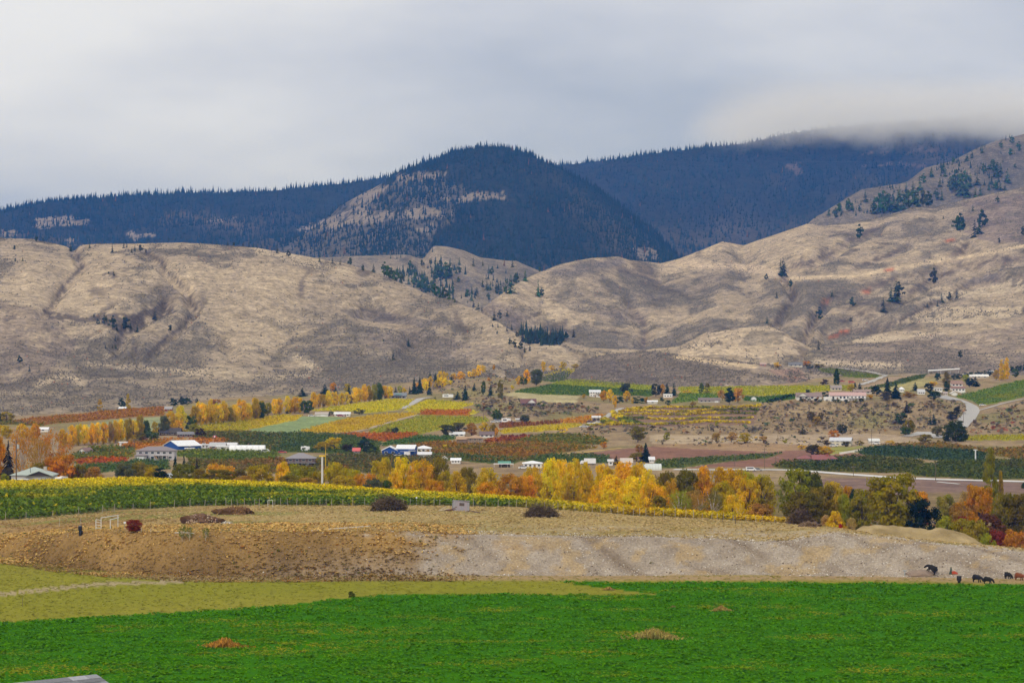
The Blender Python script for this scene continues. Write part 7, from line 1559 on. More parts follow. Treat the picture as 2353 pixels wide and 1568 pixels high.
def bld(name, label, crop, x0, x1, base, eave, ridge, depth, wall, roof, kind='gable', axis='x', rot=0.0, nwin=3, storeys=1, D=None, W=None, cat='house', ov=0.5, door=None, chimney=None, frame=WHT, group=None, winh=1.2, roofmetal=False, garage=None, inset=None, sides=1):
    px, bv = cp(crop, (x0 + x1) / 2, base)
    p = land.at(px, D) if D is not None else land.hit(px, bv, 1000)
    s = cl(crop, 1.0) * p.y / FV
    W = W or (x1 - x0) * s - ov * (1.2 if kind != 'arch' else 0); zb = (CY - bv) * p.y / FV
    hz = max(1.8, (base - eave) * s + (zb - p.z if D is not None else 0)); rh = max(0.35, (eave - ridge) * s)
    t = thing(name, label, cat, (p.x, p.y + depth / 2 * math.cos(math.radians(rot)), p.z), math.radians(rot), group)
    wm, rm = pm(wall), pm(roof, 0.45 if roofmetal else 0.8, 0.0)
    if kind == 'gable':
        walls(W, depth, hz, rh, axis).build('wall', wm, t); roof_gable(W, depth, hz, rh, axis, ov).build('roof', rm, t)
    elif kind == 'hip':
        walls(W, depth, hz).build('wall', wm, t); roof_hip(W, depth, hz + .2, rh, ov, inset).build('roof', rm, t)
    elif kind == 'flat':
        walls(W, depth, hz).build('wall', wm, t); MB().box(-W / 2 - ov, -depth / 2 - ov, hz, W / 2 + ov, depth / 2 + ov, hz + max(.3, rh)).build('roof', rm, t)
    elif kind == 'arch':
        n = 12; R = W / 2 if axis == 'y' else depth / 2; H = hz + rh
        prof = [(math.cos(math.pi * i / n) * R, math.sin(math.pi * i / n) ** 0.8 * H) for i in range(n + 1)]
        m = MB()
        if axis == 'y': m.prism(prof, -depth / 2, depth / 2)
        else:
            k = len(prof); vs = [(-W / 2, y, z) for y, z in prof] + [(W / 2, y, z) for y, z in prof]
            m.add(vs, [tuple(range(k)), tuple(reversed(range(k, 2 * k)))] + [(i, i + 1, i + 1 + k, i + k) for i in range(k - 1)] + [(k - 1, 0, k, 2 * k - 1)])
        m.build('cover', rm, t)
        m2 = MB()
        for q in np.linspace(-.5, .5, 7):
            pts_ = [((q * W), a * 1.02, b * 1.02) if axis == 'x' else (a * 1.02, q * depth, b * 1.02) for a, b in prof]
            m2.tube(pts_, 0.06, 4)
        m2.build('hoop', pm((0.5, 0.5, 0.5)), t)
    if kind != 'arch':
        sh = hz / storeys
        for st in range(storeys):
            for i in range(nwin):
                u = (i + 0.5) / nwin - 0.5
                if door is not None and st == 0 and abs(u - door) < 0.45 / max(nwin, 1): continue
                if garage is not None and st == 0 and abs(u - garage) < 0.22: continue
                window(t, u * W * 0.94, -depth / 2, st * sh + sh * 0.36, min(1.7, W / max(nwin, 1) * .55), min(winh, sh * 0.5), 'f', frame)
            if sides:
                for f, sx in (('l', -1), ('r', 1)):
                    window(t, sx * W / 2, -depth * 0.18, st * sh + sh * 0.36, 1.3, min(winh, sh * .5), f, frame)
        if door is not None:
            d = MB().box(-0.5, -0.08, 0, 0.5, 0.05, min(2.1, sh * .85)).build('door', pm((0.25, 0.16, 0.11)), t); d.location = (door * W, -depth / 2, 0)
            MB().box(0.32, -0.14, 0.95, 0.42, -0.08, 1.05).build('handle', pm((0.5, 0.5, 0.48)), d)
        if garage is not None:
            gdo = MB().box(-1.3, -0.08, 0, 1.3, 0.05, min(2.2, sh * .85)); g_ = gdo.build('garage_door', pm((0.82, 0.82, 0.82)), t); g_.location = (garage * W, -depth / 2, 0)
    if chimney is not None:
        u, hgt, c = chimney
        MB().box(-0.5, -0.5, 0, 0.5, 0.5, hz + rh + hgt).build('chimney', pm(c), t).location = (u * W, -depth * 0.12, 0)
    return t, dict(W=W, d=depth, hz=hz, rh=rh, s=s, p=p)
B_ = bld
# --- behind the near vineyard
t, q = B_('bungalow', 'low bungalow with a pale green roof behind the left end of the near vineyard', 'P', 230, 1190, 1440, 1375, 1215, 9, (0.5, 0.48, 0.45), (0.40, 0.45, 0.41), 'hip', D=994, nwin=4, chimney=(0.27, 0.4, (0.45, 0.40, 0.34)), inset=7.5)
MB().prism([(-4.2, q['hz'] - .05), (4.2, q['hz'] - .05), (0, q['hz'] + q['rh'] * .6)], -q['d'] / 2 - .8, -q['d'] / 2 - .55).build('gable', pm((0.07, 0.05, 0.045)), t).location = (q['W'] * .17, 0, 0)
roof_gable(9.2, 4.5, q['hz'], q['rh'] * .66, 'y', 0.4).build('gable_roof', pm((0.40, 0.45, 0.41), 0.8), t).location = (q['W'] * .17, -q['d'] / 2 + 1.2, 0)
MB().tube([(0, 0, q['hz']), (0, 0, q['hz'] + q['rh'] + .3)], 0.1, 6).build('vent_pipe', pm((0.12, 0.12, 0.12)), t).location = (-q['W'] * .06, -q['d'] / 2 + 1, 0)
B_('shed', 'small grey roofed shed between the dark round evergreen and the olive trees', 'Q', 690, 795, 995, 945, 900, 5, (0.35, 0.36, 0.38), (0.36, 0.40, 0.43), D=1040, nwin=1)
# --- left of the valley
B_('house', 'white gabled house with a maroon roof right of the birches', 'P', 1770, 1925, 900, 850, 795, 12, WHT, (0.26, 0.16, 0.14), axis='y', nwin=2, rot=-12)
B_('shed', 'low white shed roof glimpsed between the birches', 'P', 825, 1060, 655, 625, 590, 6, WHT, RWHITE, nwin=1, D=1750)
B_('shed', 'flat white shelter left of the blue shed', 'Q', 0, 115, 492, 480, 468, 4, WHT, RWHITE, 'flat', nwin=1)
B_('shed', 'blue shed with a white metal roof above the grey house', 'Q', 690, 1150, 545, 482, 412, 15, BLUE, RWHITE, rot=38, W=14.0, nwin=0, cat='shed', roofmetal=True, sides=0)
t, q = B_('house', 'large grey two storey house with hipped roofs and an outside stair', 'Q', 250, 830, 702, 566, 508, 10, GREYW, (0.25, 0.215, 0.22), 'hip', nwin=6, storeys=2)
W_ = q['W']
w2 = thing  # wing in front, part of the same house
MB().box(-W_ * .5, -q['d'] / 2 - 4, -1, -W_ * .22, -q['d'] / 2 - .003, q['hz'] * .5).build('garage_wing', pm(GREYW), t)
roof_hip(W_ * .28, 4.2, 0, 1.0, .5).build('wing_roof', pm((0.25, 0.215, 0.22), 0.8), t).location = (-W_ * .36, -q['d'] / 2 - 2.1, q['hz'] * .5 + .2)
for i, u in enumerate((-.42, -.33)): MB().box(-.9, -.08, 0, .9, .05, 2.1).build('garage_door', pm((0.84, 0.84, 0.84)), t).location = (u * W_, -q['d'] / 2 - 4, 0)
st = MB(); st.tube([(-W_ * .02, -q['d'] / 2 - .6, q['hz'] * .55), (W_ * .1, -q['d'] / 2 - 2.2, 0)], 0.16, 4); st.tube([(-W_ * .02, -q['d'] / 2 - 1.4, q['hz'] * .55), (W_ * .1, -q['d'] / 2 - 3.0, 0)], 0.16, 4)
st.build('staircase', pm((0.55, 0.30, 0.16)), t)
MB().box(-W_ * .05, -q['d'] / 2 - 2.2, q['hz'] * .5, W_ * .32, -q['d'] / 2 - .003, q['hz'] * .5 + .2).build('balcony', pm((0.5, 0.47, 0.46)), t)
for u in (.1, .2, .31): MB().box(-.1, -.1, -.5, .1, .1, q['hz'] * .5).build('post', pm((0.72, 0.7, 0.68)), t).location = (u * W_, -q['d'] / 2 - 2, 0)
B_('house', 'low dark brown house with a black gable roof under the yellow poplars', 'Q', 575, 760, 335, 305, 248, 10, (0.07, 0.04, 0.035), RDARK, nwin=3, rot=14)
B_('house', 'dark brown wing with a black roof between two low gables', 'Q', 740, 915, 335, 310, 246, 9, (0.07, 0.04, 0.035), (0.07, 0.06, 0.06), nwin=2)
B_('house', 'low reddish brown cabin with a grey roof beside the maroon tree', 'Q', 850, 1095, 360, 318, 286, 9, (0.11, 0.045, 0.035), (0.2, 0.19, 0.2), nwin=3, rot=10)
B_('house', 'pink house with a grey roof right of the blue shed', 'Q', 1335, 1575, 540, 505, 456, 9, (0.55, 0.30, 0.25), (0.46, 0.46, 0.47), nwin=2, door=0.3)
B_('carport', 'white flat carport in front of the pink house', 'Q', 1440, 1625, 556, 530, 514, 5, WHT, RWHITE, 'flat', nwin=1, cat='carport')
B_('house', 'white low house behind the tunnel greenhouse', 'Q', 1570, 1745, 520, 490, 463, 8, WHT, (0.66, 0.66, 0.68), nwin=2, door=0.1)
B_('shed', 'long white wall shed between the blue shed and the pink house', 'Q', 1165, 1340, 527, 495, 487, 5, (0.72, 0.72, 0.74), RWHITE, 'flat', nwin=3)
B_('greenhouse', 'long white tunnel greenhouse', 'Q', 1630, 2160, 575, 560, 518, 7, WHT, (0.84, 0.85, 0.86), 'arch', cat='greenhouse')
B_('shed', 'small white roofed shed under the hill beside the lone poplars', 'A', 1055, 1120, 475, 462, 450, 6, (0.5, 0.48, 0.46), (0.7, 0.72, 0.74), nwin=1)
B_('barn', 'small red barn at the start of the tall yellow poplars', 'A', 1462, 1530, 480, 462, 442, 7, (0.25, 0.03, 0.03), (0.35, 0.33, 0.33), nwin=1, cat='barn')
t, q = B_('house', 'brown two storey house with a grey hipped roof left of the wind machine', 'Y', 270, 640, 285, 180, 115, 11, (0.12, 0.075, 0.065), (0.27, 0.25, 0.26), 'hip', nwin=4, storeys=2, frame=(0.6, 0.58, 0.55))
MB().box(-q['W'] / 2 - .4, -q['d'] / 2 - 2.4, q['hz'] * .5, q['W'] / 2 + .4, -q['d'] / 2 - .004, q['hz'] * .5 + .28).build('porch_roof', pm((0.27, 0.25, 0.26)), t)
for u in (.1, .25): MB().box(-.9, -.1, 0, .9, .05, 2.1).build('garage_door', pm((0.84, 0.84, 0.84)), t).location = (u * q['W'], -q['d'] / 2, 0.1)
B_('shed', 'red roofed hut left of the dark evergreens', 'Y', 1120, 1215, 118, 75, 43, 5, (0.25, 0.22, 0.2), (0.62, 0.14, 0.13), nwin=1)
# --- blue packing house
B_('packing_house', 'long blue packing house with a low white roof, left hall', 'R', 1420, 1640, 590, 510, 460, 14, BLUE, RWHITE, axis='y', nwin=2, cat='packing house', roofmetal=True, sides=0)
t, q = B_('packing_house', 'tall blue packing hall with a white roof and a white sliding door', 'R', 1632, 1890, 590, 487, 441, 12, BLUE, RWHITE, nwin=0, rot=-6, cat='packing house', roofmetal=True, sides=0)
MB().box(-1.6, -.15, 0, 1.6, .05, q['hz'] * .55).build('sliding_door', pm((0.82, 0.82, 0.84)), t).location = (q['W'] * .12, -q['d'] / 2, 0)
MB().box(-3.6, -.2, 0, 1.6, -.05, .15).build('door_rail', pm((0.75, 0.75, 0.77)), t).location = (q['W'] * .12, -q['d'] / 2, q['hz'] * .57)
MB().box(0, -2.2, 2.6, 3.5, 0.0, 2.8).build('awning', pm((0.7, 0.7, 0.72)), t).location = (q['W'] / 2 - 2.5, -q['d'] / 2 - .01, 0)
B_('packing_house', 'white walled end building of the blue packing house', 'R', 1890, 2100, 550, 492, 457, 11, (0.72, 0.71, 0.68), RWHITE, 'hip', nwin=3, cat='packing house', roofmetal=True)
B_('shed', 'low white tarp roof below the packing house', 'R', 1915, 2105, 612, 600, 572, 6, WHT, (0.68, 0.68, 0.70), nwin=0)
B_('tent', 'small white tent roof left of the white caravan house', 'S', 65, 150, 668, 650, 622, 4, WHT, (0.8, 0.8, 0.82), axis='y', nwin=0, cat='tent', sides=0)
B_('house', 'small white house with a white roof beside the tent', 'S', 195, 335, 697, 672, 645, 6, WHT, RWHITE, nwin=3)
t, q = B_('shed', 'open shed with a dark gable and a green roof, white lean to in front', 'S', 850, 1015, 745, 718, 690, 7, (0.08, 0.06, 0.055), (0.12, 0.30, 0.22), nwin=1)
MB().box(-q['W'] * 1.0, -q['d'] / 2 - 3, 1.6, q['W'] * .85, -q['d'] / 2 - .01, 1.8).build('lean_to', pm((0.78, 0.78, 0.8)), t)
for u in (-.95, -.3, .3, .8): MB().box(-.1, -.1, -.5, .1, .1, 1.6).build('post', pm((0.5, 0.45, 0.4)), t).location = (u * q['W'], -q['d'] / 2 - 2.8, 0)
B_('house', 'white bungalow with a white hipped roof left of the yellow grove', 'S', 1180, 1450, 755, 697, 666, 9, WHT, RWHITE, 'hip', nwin=4, door=0.12)
# --- middle of the valley
B_('shed', 'long white shed with two dark openings beside the tan brick house', 'S', 175, 390, 330, 305, 279, 7, (0.72, 0.70, 0.64), (0.66, 0.67, 0.68), nwin=3, winh=1.6)
B_('house', 'white house with three gables and a brown roof', 'S', 585, 790, 340, 310, 268, 10, WHT, (0.17, 0.12, 0.115), nwin=3)
B_('house', 'white gable front of the brown roofed house', 'S', 700, 790, 338, 310, 275, 6, WHT, (0.17, 0.12, 0.115), axis='y', nwin=1) if False else None
t, q = B_('house', 'tan brick two storey house with a light brown roof', 'S', 420, 640, 435, 350, 312, 10, (0.28, 0.20, 0.145), (0.42, 0.28, 0.17), 'hip', nwin=3, storeys=2, frame=(0.66, 0.6, 0.5))
MB().box(-6, -2, -1, 0, 2, 3.2).build('side_wing', pm((0.24, 0.17, 0.13)), t).location = (-q['W'] / 2, -2, 0)
roof_gable(6, 4.2, 3.2, 1.2, 'x', .5).build('wing_roof', pm((0.42, 0.28, 0.17)), t).location = (-q['W'] / 2 - 3.1, -2, 0)
B_('shed', 'small white shed at the end of the row of caravans', 'S', 1085, 1145, 132, 112, 96, 4, (0.4, 0.36, 0.34), RWHITE, 'flat', nwin=0)
t, q = B_('house', 'small hillside house on posts at the head of the orange wedge', 'T', 1475, 1585, 710, 665, 645, 6, (0.20, 0.13, 0.12), RWHITE, 'flat', nwin=2)
MB().box(-q['W'] / 2 - 1, -q['d'] / 2 - 2, 1.9, q['W'] / 2, -q['d'] / 2 - .01, 2.1).build('deck', pm((0.6, 0.55, 0.5)), t)
for u in (-.55, 0, .45): MB().box(-.12, -.12, -1, .12, .12, 1.9).build('post', pm((0.6, 0.55, 0.5)), t).location = (u * q['W'], -q['d'] / 2 - 1.8, 0)
B_('shed', 'long white building with a tan roof at the top of the pale green meadow', 'B', 568, 684, 527, 503, 489, 7, (0.74, 0.72, 0.68), (0.48, 0.42, 0.37), nwin=0, garage=0.1)
B_('shed', 'long white building with a white roof and a red vehicle in front', 'B', 736, 882, 527, 503, 488, 7, WHT, (0.72, 0.73, 0.74), nwin=4, door=0.2)
t, q = B_('house', 'house with a grey roof and a long porch at the top of the yellow vineyard', 'B', 1238, 1380, 372, 345, 316, 9, (0.70, 0.69, 0.66), (0.20, 0.215, 0.235), nwin=4, door=0.0)
MB().box(-q['W'] / 2, -q['d'] / 2 - 2.2, 2.3, q['W'] / 2, -q['d'] / 2 - .01, 2.45).build('porch_roof', pm((0.22, 0.235, 0.25)), t)
for u in np.linspace(-.48, .48, 6): MB().box(-.1, -.1, -1, .1, .1, 2.3).build('post', pm((0.3, 0.28, 0.27)), t).location = (u * q['W'], -q['d'] / 2 - 2, 0)
roof_gable(4, 3, 0, .8, 'x', .3).build('dormer', pm((0.16, 0.26, 0.24)), t).location = (0, -q['d'] / 2 + 2.4, q['hz'] + q['rh'] * .45)
# --- the bench
t, q = B_('chalet', 'brown chalet with a white gable on the bluff', 'T', 565, 765, 520, 478, 428, 9, (0.14, 0.07, 0.055), (0.17, 0.085, 0.075), nwin=4, cat='chalet')
MB().prism([(-3.0, 0), (3.0, 0), (0, 2.6)], -.2, 0.05).build('gable', pm((0.8, 0.78, 0.76)), t).location = (q['W'] * .22, -q['d'] / 2 - .5, q['hz'] - .1)
roof_gable(6.8, 3, 0, 2.7, 'y', .3).build('gable_roof', pm((0.17, 0.085, 0.075)), t).location = (q['W'] * .22, -q['d'] / 2 + .7, q['hz'] - .1)
MB().box(-q['W'] / 2 - .5, -q['d'] / 2 - 1.8, -1, q['W'] / 2 + .5, -q['d'] / 2 - .02, 1.0).build('terrace', pm((0.10, 0.055, 0.05)), t)
t, q = B_('house', 'white two storey house in front of the dark green vineyard', 'T', 1440, 1585, 405, 340, 314, 9, WHT, (0.66, 0.68, 0.70), nwin=4, storeys=2, door=0.02)
MB().box(0.05 * q['W'], -q['d'] / 2 - 2.0, 2.6, q['W'] / 2, -q['d'] / 2 - .01, 2.8).build('balcony', pm((0.6, 0.6, 0.6)), t)
B_('shed', 'low white roofed shed left of the terraced vines', 'C', 1290, 1382, 416, 405, 395, 6, (0.62, 0.6, 0.55), RWHITE, nwin=1)
B_('trailer', 'white house trailer under the knot of dark trees', 'C', 1432, 1512, 357, 345, 337, 4, WHT, RWHITE, 'flat', nwin=3, cat='trailer', ov=.15)
B_('house', 'long low house with a brown roof and a white end', 'C', 1745, 1938, 403, 388, 368, 8, (0.5, 0.46, 0.42), (0.20, 0.16, 0.15), nwin=5, garage=0.34)
B_('shed', 'small white arched shed with a dark doorway', 'C', 2216, 2262, 390, 372, 360, 7, WHT, (0.8, 0.8, 0.8), 'arch', axis='y', cat='shed')
t, q = B_('house', 'white bungalow with a brown roof at the end of the clipped hedge', 'V', 158, 405, 440, 400, 368, 10, (0.74, 0.72, 0.66), (0.26, 0.19, 0.17), nwin=4)
MB().prism([(-3.4, 0), (3.4, 0), (0, 2.2)], -.2, .05).build('gable', pm((0.74, 0.72, 0.66)), t).location = (-q['W'] * .28, -q['d'] / 2 - .6, q['hz'] - .1)
roof_gable(7.6, 3, 0, 2.3, 'y', .3).build('gable_roof', pm((0.26, 0.19, 0.17)), t).location = (-q['W'] * .28, -q['d'] / 2 + .6, q['hz'] - .1)
t, q = B_('villa', 'long white villa with a red roof on the edge of the bench', 'V', 480, 832, 444, 392, 364, 10, WHT, (0.52, 0.34, 0.31), nwin=9, storeys=1, winh=1.5, door=-0.3, cat='villa')
MB().box(-1.8, -2.5, -.6, 1.8, 2.5, 2.3).build('annexe', pm(WHT), t).location = (-q['W'] / 2 - 1.9, 0, 0)
for u in np.linspace(0, .46, 6): MB().box(-.1, -.1, -.5, .1, .1, q['hz']).build('post', pm(WHT), t).location = (u * q['W'], -q['d'] / 2 - 1.6, 0)
MB().box(0, -q['d'] / 2 - 1.8, q['hz'] * .45, q['W'] * .48, -q['d'] / 2 - .01, q['hz'] * .45 + .15).build('balcony', pm((0.75, 0.74, 0.72)), t)
B_('house', 'low house with a brown roof right behind the red roofed villa', 'V', 710, 885, 380, 360, 342, 7, (0.6, 0.57, 0.52), (0.30, 0.22, 0.19), nwin=3)
B_('house', 'tan house with a brown roof standing alone above the villa', 'V', 490, 597, 350, 320, 295, 8, (0.56, 0.50, 0.36), (0.30, 0.25, 0.23), nwin=3, storeys=1)
B_('house', 'white house with a white roof right of the spruce pair', 'V', 1155, 1200, 362, 340, 320, 7, WHT, RWHITE, 'hip', nwin=2)
B_('house', 'white house partly hidden at the left of the dark tree', 'V', 1330, 1400, 385, 365, 340, 7, WHT, (0.5, 0.5, 0.5), nwin=3)
B_('house', 'white box like house at the head of the pale road', 'V', 1480, 1570, 355, 330, 318, 8, WHT, (0.6, 0.58, 0.56), 'flat', nwin=3)
B_('house', 'upper white house with a brown roof in the stacked pair', 'V', 1650, 1765, 312, 280, 250, 7, WHT, (0.30, 0.19, 0.15), nwin=3, storeys=1)
B_('house', 'lower white house with a broad front in the stacked pair', 'V', 1650, 1790, 362, 322, 306, 8, WHT, (0.26, 0.15, 0.12), nwin=4)
B_('garage', 'white garage beside the pale road below the stacked houses', 'V', 1645, 1715, 398, 372, 352, 6, WHT, (0.7, 0.66, 0.6), axis='y', nwin=0, garage=0.0, cat='garage', sides=0)
B_('house', 'low cream house between the dark bush and the garage', 'V', 1575, 1620, 395, 372, 360, 6, (0.6, 0.52, 0.42), (0.42, 0.34, 0.3), nwin=2)
B_('shed', 'long white roofed shed in front of the evergreen hedge', 'V', 1765, 2015, 228, 216, 200, 8, (0.56, 0.52, 0.46), (0.76, 0.74, 0.70), nwin=4)
B_('shed', 'small grey shed left of the golden columnar pair', 'V', 2025, 2065, 188, 175, 160, 6, (0.35, 0.34, 0.36), (0.46, 0.46, 0.48), nwin=1)
B_('house', 'white gabled house with a grey roof on the knoll', 'V', 80, 218, 112, 92, 68, 8, (0.66, 0.62, 0.54), (0.16, 0.16, 0.17), nwin=3)
B_('shed', 'small red brick hut left of the house on the knoll', 'D', 5, 60, 78, 62, 50, 6, (0.42, 0.20, 0.16), (0.45, 0.33, 0.29), nwin=1)
t, q = B_('house', 'cream two storey house with a grey roof on the dry strip', 'V', 492, 702, 880, 828, 800, 9, CREAM, (0.56, 0.57, 0.60), nwin=4, storeys=2, rot=-14)
B_('garage', 'small grey roofed garage right of the cream house', 'V', 858, 962, 862, 838, 818, 7, (0.55, 0.53, 0.48), (0.66, 0.66, 0.64), nwin=1, garage=0.15, cat='garage')
t, q = B_('house', 'white house with a maroon roof behind the dark olive orchard', 'D', 470, 625, 938, 918, 882, 9, WHT, RMAR, nwin=4, chimney=(0.42, 0.3, (0.35, 0.1, 0.07)))
roof_hip(q['W'] * .9, 7, 0, 1.6, .5).build('side_roof', pm(RMAR), t).location = (-q['W'] * .9, 2, q['hz'] + .1)
MB().box(-q['W'] * .4, -3.2, -1, q['W'] * .4, 3.2, 0).build('side_wall', pm(WHT), t).location = (-q['W'] * .9, 2, q['hz'])
roof_hip(q['W'] * .6, 6, 0, 1.4, .4).build('side_roof', pm(RMAR), t).location = (q['W'] * .74, 2, q['hz'] + .05)
MB().box(-q['W'] * .26, -2.6, -3, q['W'] * .26, 2.6, 0).build('side_wall', pm(WHT), t).location = (q['W'] * .74, 2, q['hz'])
B_('shed', 'white shed at the left of the small dark spruce', 'W', 145, 205, 468, 425, 405, 7, WHT, RWHITE, 'flat', nwin=1)
B_('house', 'white farm house with a tan roof behind the yellow grove', 'W', 285, 420, 480, 430, 388, 8, WHT, (0.55, 0.47, 0.40), nwin=3)
B_('house', 'small white house just right of the big dark spruce', 'W', 600, 665, 440, 412, 385, 6, WHT, (0.7, 0.7, 0.72), nwin=2)
B_('greenhouse', 'low whitish plastic greenhouse behind the olive tree', 'W', 545, 740, 522, 505, 478, 9, WHT, (0.62, 0.66, 0.62), 'arch', cat='greenhouse')
# ================================================================== VEHICLES
tyre_m, rim_m = pm((0.02, 0.02, 0.02), 0.9), pm((0.4, 0.4, 0.42), 0.4)
def wheel(t, x, y, r):
    w = MB(); n = 12
    w.tube([(0, -.11, 0), (0, .11, 0)], r, n); o = w.build('wheel', tyre_m, t); o.location = (x, y, r)
    MB().tube([(0, -.125, 0), (0, .125, 0)], r * .55, 8).build('rim', rim_m, o)
def car(label, crop, cx, base, col, kind='car', rot=0, L=4.6, D=None, group=None, cat=None, name=None):
    px, bv = cp(crop, cx, base); p = land.at(px, D) if D is not None else land.hit(px, bv, 900)
    names = dict(car='parked_car', van='parked_van', pickup='pickup_truck', box='box_truck', rv='motorhome', caravan='caravan')
    t = thing(name or names[kind], label, cat or dict(car='car', van='van', pickup='truck', box='truck', rv='motorhome', caravan='caravan')[kind], p, math.radians(rot), group)
    m, gmat = pm(col, 0.3), glass_m
    h = L / 2
    if kind == 'car':
        MB().prism([(-h, .35), (h, .35), (h, .75), (h * .55, .9), (-h * .8, .95), (-h, .85)], -.85, .85).build('body', m, t)
        MB().prism([(-h * .8, .952), (h * .5, .902), (h * .18, 1.42), (-h * .5, 1.45)], -.74, .74).build('cabin', gmat, t)
        MB().prism([(-h * .52, 1.45), (h * .2, 1.42), (h * .14, 1.48), (-h * .48, 1.5)], -.72, .72).build('roof', m, t)
    elif kind == 'van':
        MB().prism([(-h, .35), (h, .35), (h, 1.0), (h * .72, 1.25), (h * .5, 1.95), (-h, 1.95)], -.9, .9).build('body', m, t)
        MB().box(-h * .8, -.92, 1.2, h * .45, .92, 1.7).build('side_window', gmat, t)
    elif kind == 'pickup':
        MB().prism([(-h, .45), (h, .45), (h, .95), (h * .4, 1.05), (-h, 1.0)], -.9, .9).build('body', m, t)
        MB().prism([(-h * .2, 1.03), (h * .42, 1.052), (h * .2, 1.7), (-h * .14, 1.72)], -.8, .8).build('cabin', gmat, t)
        MB().prism([(-h * .16, 1.72), (h * .22, 1.7), (h * .16, 1.78), (-h * .12, 1.78)], -.78, .78).build('roof', m, t)
    elif kind == 'box':
        MB().box(-h, -1.15, .7, h * .5, 1.15, 3.1).build('cargo_box', m, t)
        MB().prism([(h * .52, .5), (h, .5), (h, 1.3), (h * .85, 2.1), (h * .52, 2.1)], -1.0, 1.0).build('cabin', m, t)
        MB().box(-h, -1.0, .45, h * .9, 1.0, .69).build('chassis', tyre_m, t)
    elif kind in ('rv', 'caravan'):
        MB().prism([(-h, .45), (h, .45), (h, 2.5), (h * .9, 2.75), (-h * .95, 2.75), (-h, 2.5)], -1.15, 1.15).build('body', m, t)
        MB().box(-h * .7, -1.18, 1.4, h * .1, 1.18, 2.1).build('side_window', gmat, t)
        MB().box(-.5, -.4, 2.752, .5, .4, 3.0).build('air_conditioner', m, t)
    r = .45 if kind in ('box', 'rv') else .33
    for x in ((-h * .62, h * .62) if kind != 'caravan' else (-.1,)):
        for y in (-.8, .8): wheel(t, x, y, r)
    return t
car('white estate car parked at the left edge beside the bungalow', 'P', 60, 1510, (0.75, 0.76, 0.78), 'car', 0, D=985)
car('dull red and white truck parked beside the utility pole', 'P', 200, 1490, (0.45, 0.22, 0.18), 'pickup', 180, 5.2, D=992)
car('long white boat shaped van in front of the green roofed bungalow', 'P', 510, 1490, (0.8, 0.8, 0.8), 'van', 0, 6.0, D=985)
# motorhome seen from behind
t = car('white motorhome seen from behind at the right end of the bungalow', 'P', 1350, 1440, (0.8, 0.78, 0.72), 'rv', 80, 7.0, D=988)
MB().box(-3.56, -.75, 1.2, -3.5, .75, 2.1).build('rear_window', glass_m, t)
# teal tractor
p = land.at(*[cp('P', 980, 0)[0], 986]); t = thing('tractor', 'small teal tractor with a flat canopy beside the motorhome', 'tractor', p, math.radians(70))
MB().box(-.6, -.4, .7, 1.5, .4, 1.35).build('body', pm((0.05, 0.2, 0.19)), t); MB().box(-1.0, -.9, 2.35, .6, .9, 2.5).build('canopy', pm((0.25, 0.32, 0.32)), t)
for x in (-.9, .5):
    for y in (-.8, .8): MB().tube([(x, y, .9), (x, y, 2.35)], .05, 5).build('post', tyre_m, t)
for y in (-.8, .8): wheel(t, -.6, y, .75); wheel(t, 1.2, y, .42)
car('white pickup parked in front of the blue shed', 'Q', 1050, 545, (0.8, 0.8, 0.8), 'pickup', 180, 5.6)
car('white pickup parked in front of the blue packing hall', 'R', 1665, 600, (0.8, 0.8, 0.82), 'pickup', 180, 5.4)
car('dark pickup loaded up beside the white pickup at the packing hall', 'R', 1600, 598, (0.05, 0.055, 0.07), 'pickup', 0, 5.0)
car('blue car at the left of the dark pickup at the packing hall', 'R', 1555, 592, (0.03, 0.12, 0.4), 'car', 0, 4.2)
car('white car in front of the white hipped bungalow', 'S', 1190, 768, (0.82, 0.82, 0.84), 'car', 0, 4.6)
car('white box truck behind the yellow grove', 'S', 2075, 712, (0.82, 0.82, 0.84), 'box', 180, 7.5)
car('white van parked on the road behind the trees', 'W', 1735, 530, (0.75, 0.76, 0.78), 'van', 0, 4.8)
car('grey car parked on the road right of the white van', 'W', 1810, 530, (0.4, 0.42, 0.45), 'car', 0, 4.6)
car('white truck on the drive below the hillside house', 'T', 1465, 752, (0.8, 0.8, 0.8), 'pickup', 205, 5.6)
car('white van at the foot of the drive below the hillside house', 'T', 1365, 792, (0.82, 0.82, 0.82), 'car', 200, 5.0)
car('dark red car between the two white trucks on the drive', 'T', 1435, 728, (0.22, 0.04, 0.05), 'car', 200, 4.4)
for cx, c, k_, lab in ((790, (0.75, 0.75, 0.75), 'car', 'white car at the left end of the row of caravans'), (845, (0.5, 0.52, 0.55), 'van', 'grey van in the row below the bluff'), (895, (0.35, 0.15, 0.12), 'car', 'dull red car in the row below the bluff'), (955, (0.8, 0.8, 0.8), 'caravan', 'white caravan in the row below the bluff'), (1020, (0.3, 0.3, 0.32), 'car', 'dark car right of the white caravan')):
    car(lab, 'S', cx, 134, c, k_, 0, 6.0 if k_ == 'caravan' else 4.6)
car('white caravan parked at the end of the pale drive', 'B', 1750, 362, (0.82, 0.82, 0.82), 'caravan', 0, 8)
car('white car parked left of the long tan roofed building', 'B', 540, 528, (0.78, 0.78, 0.78), 'car', 0, 5)
car('red car in front of the long white building', 'B', 795, 526, (0.35, 0.04, 0.05), 'car', 0, 4.6)
car('white car in front of the small grey roofed garage', 'V', 925, 866, (0.8, 0.8, 0.8), 'car', 160, 4.6)
car('white car at the left front of the cream house', 'V', 515, 888, (0.75, 0.75, 0.75), 'car', 0, 4.4)
car('white car at the junction of the curving road', 'D', 1985, 432, (0.8, 0.8, 0.8), 'car', 0, 4.6)
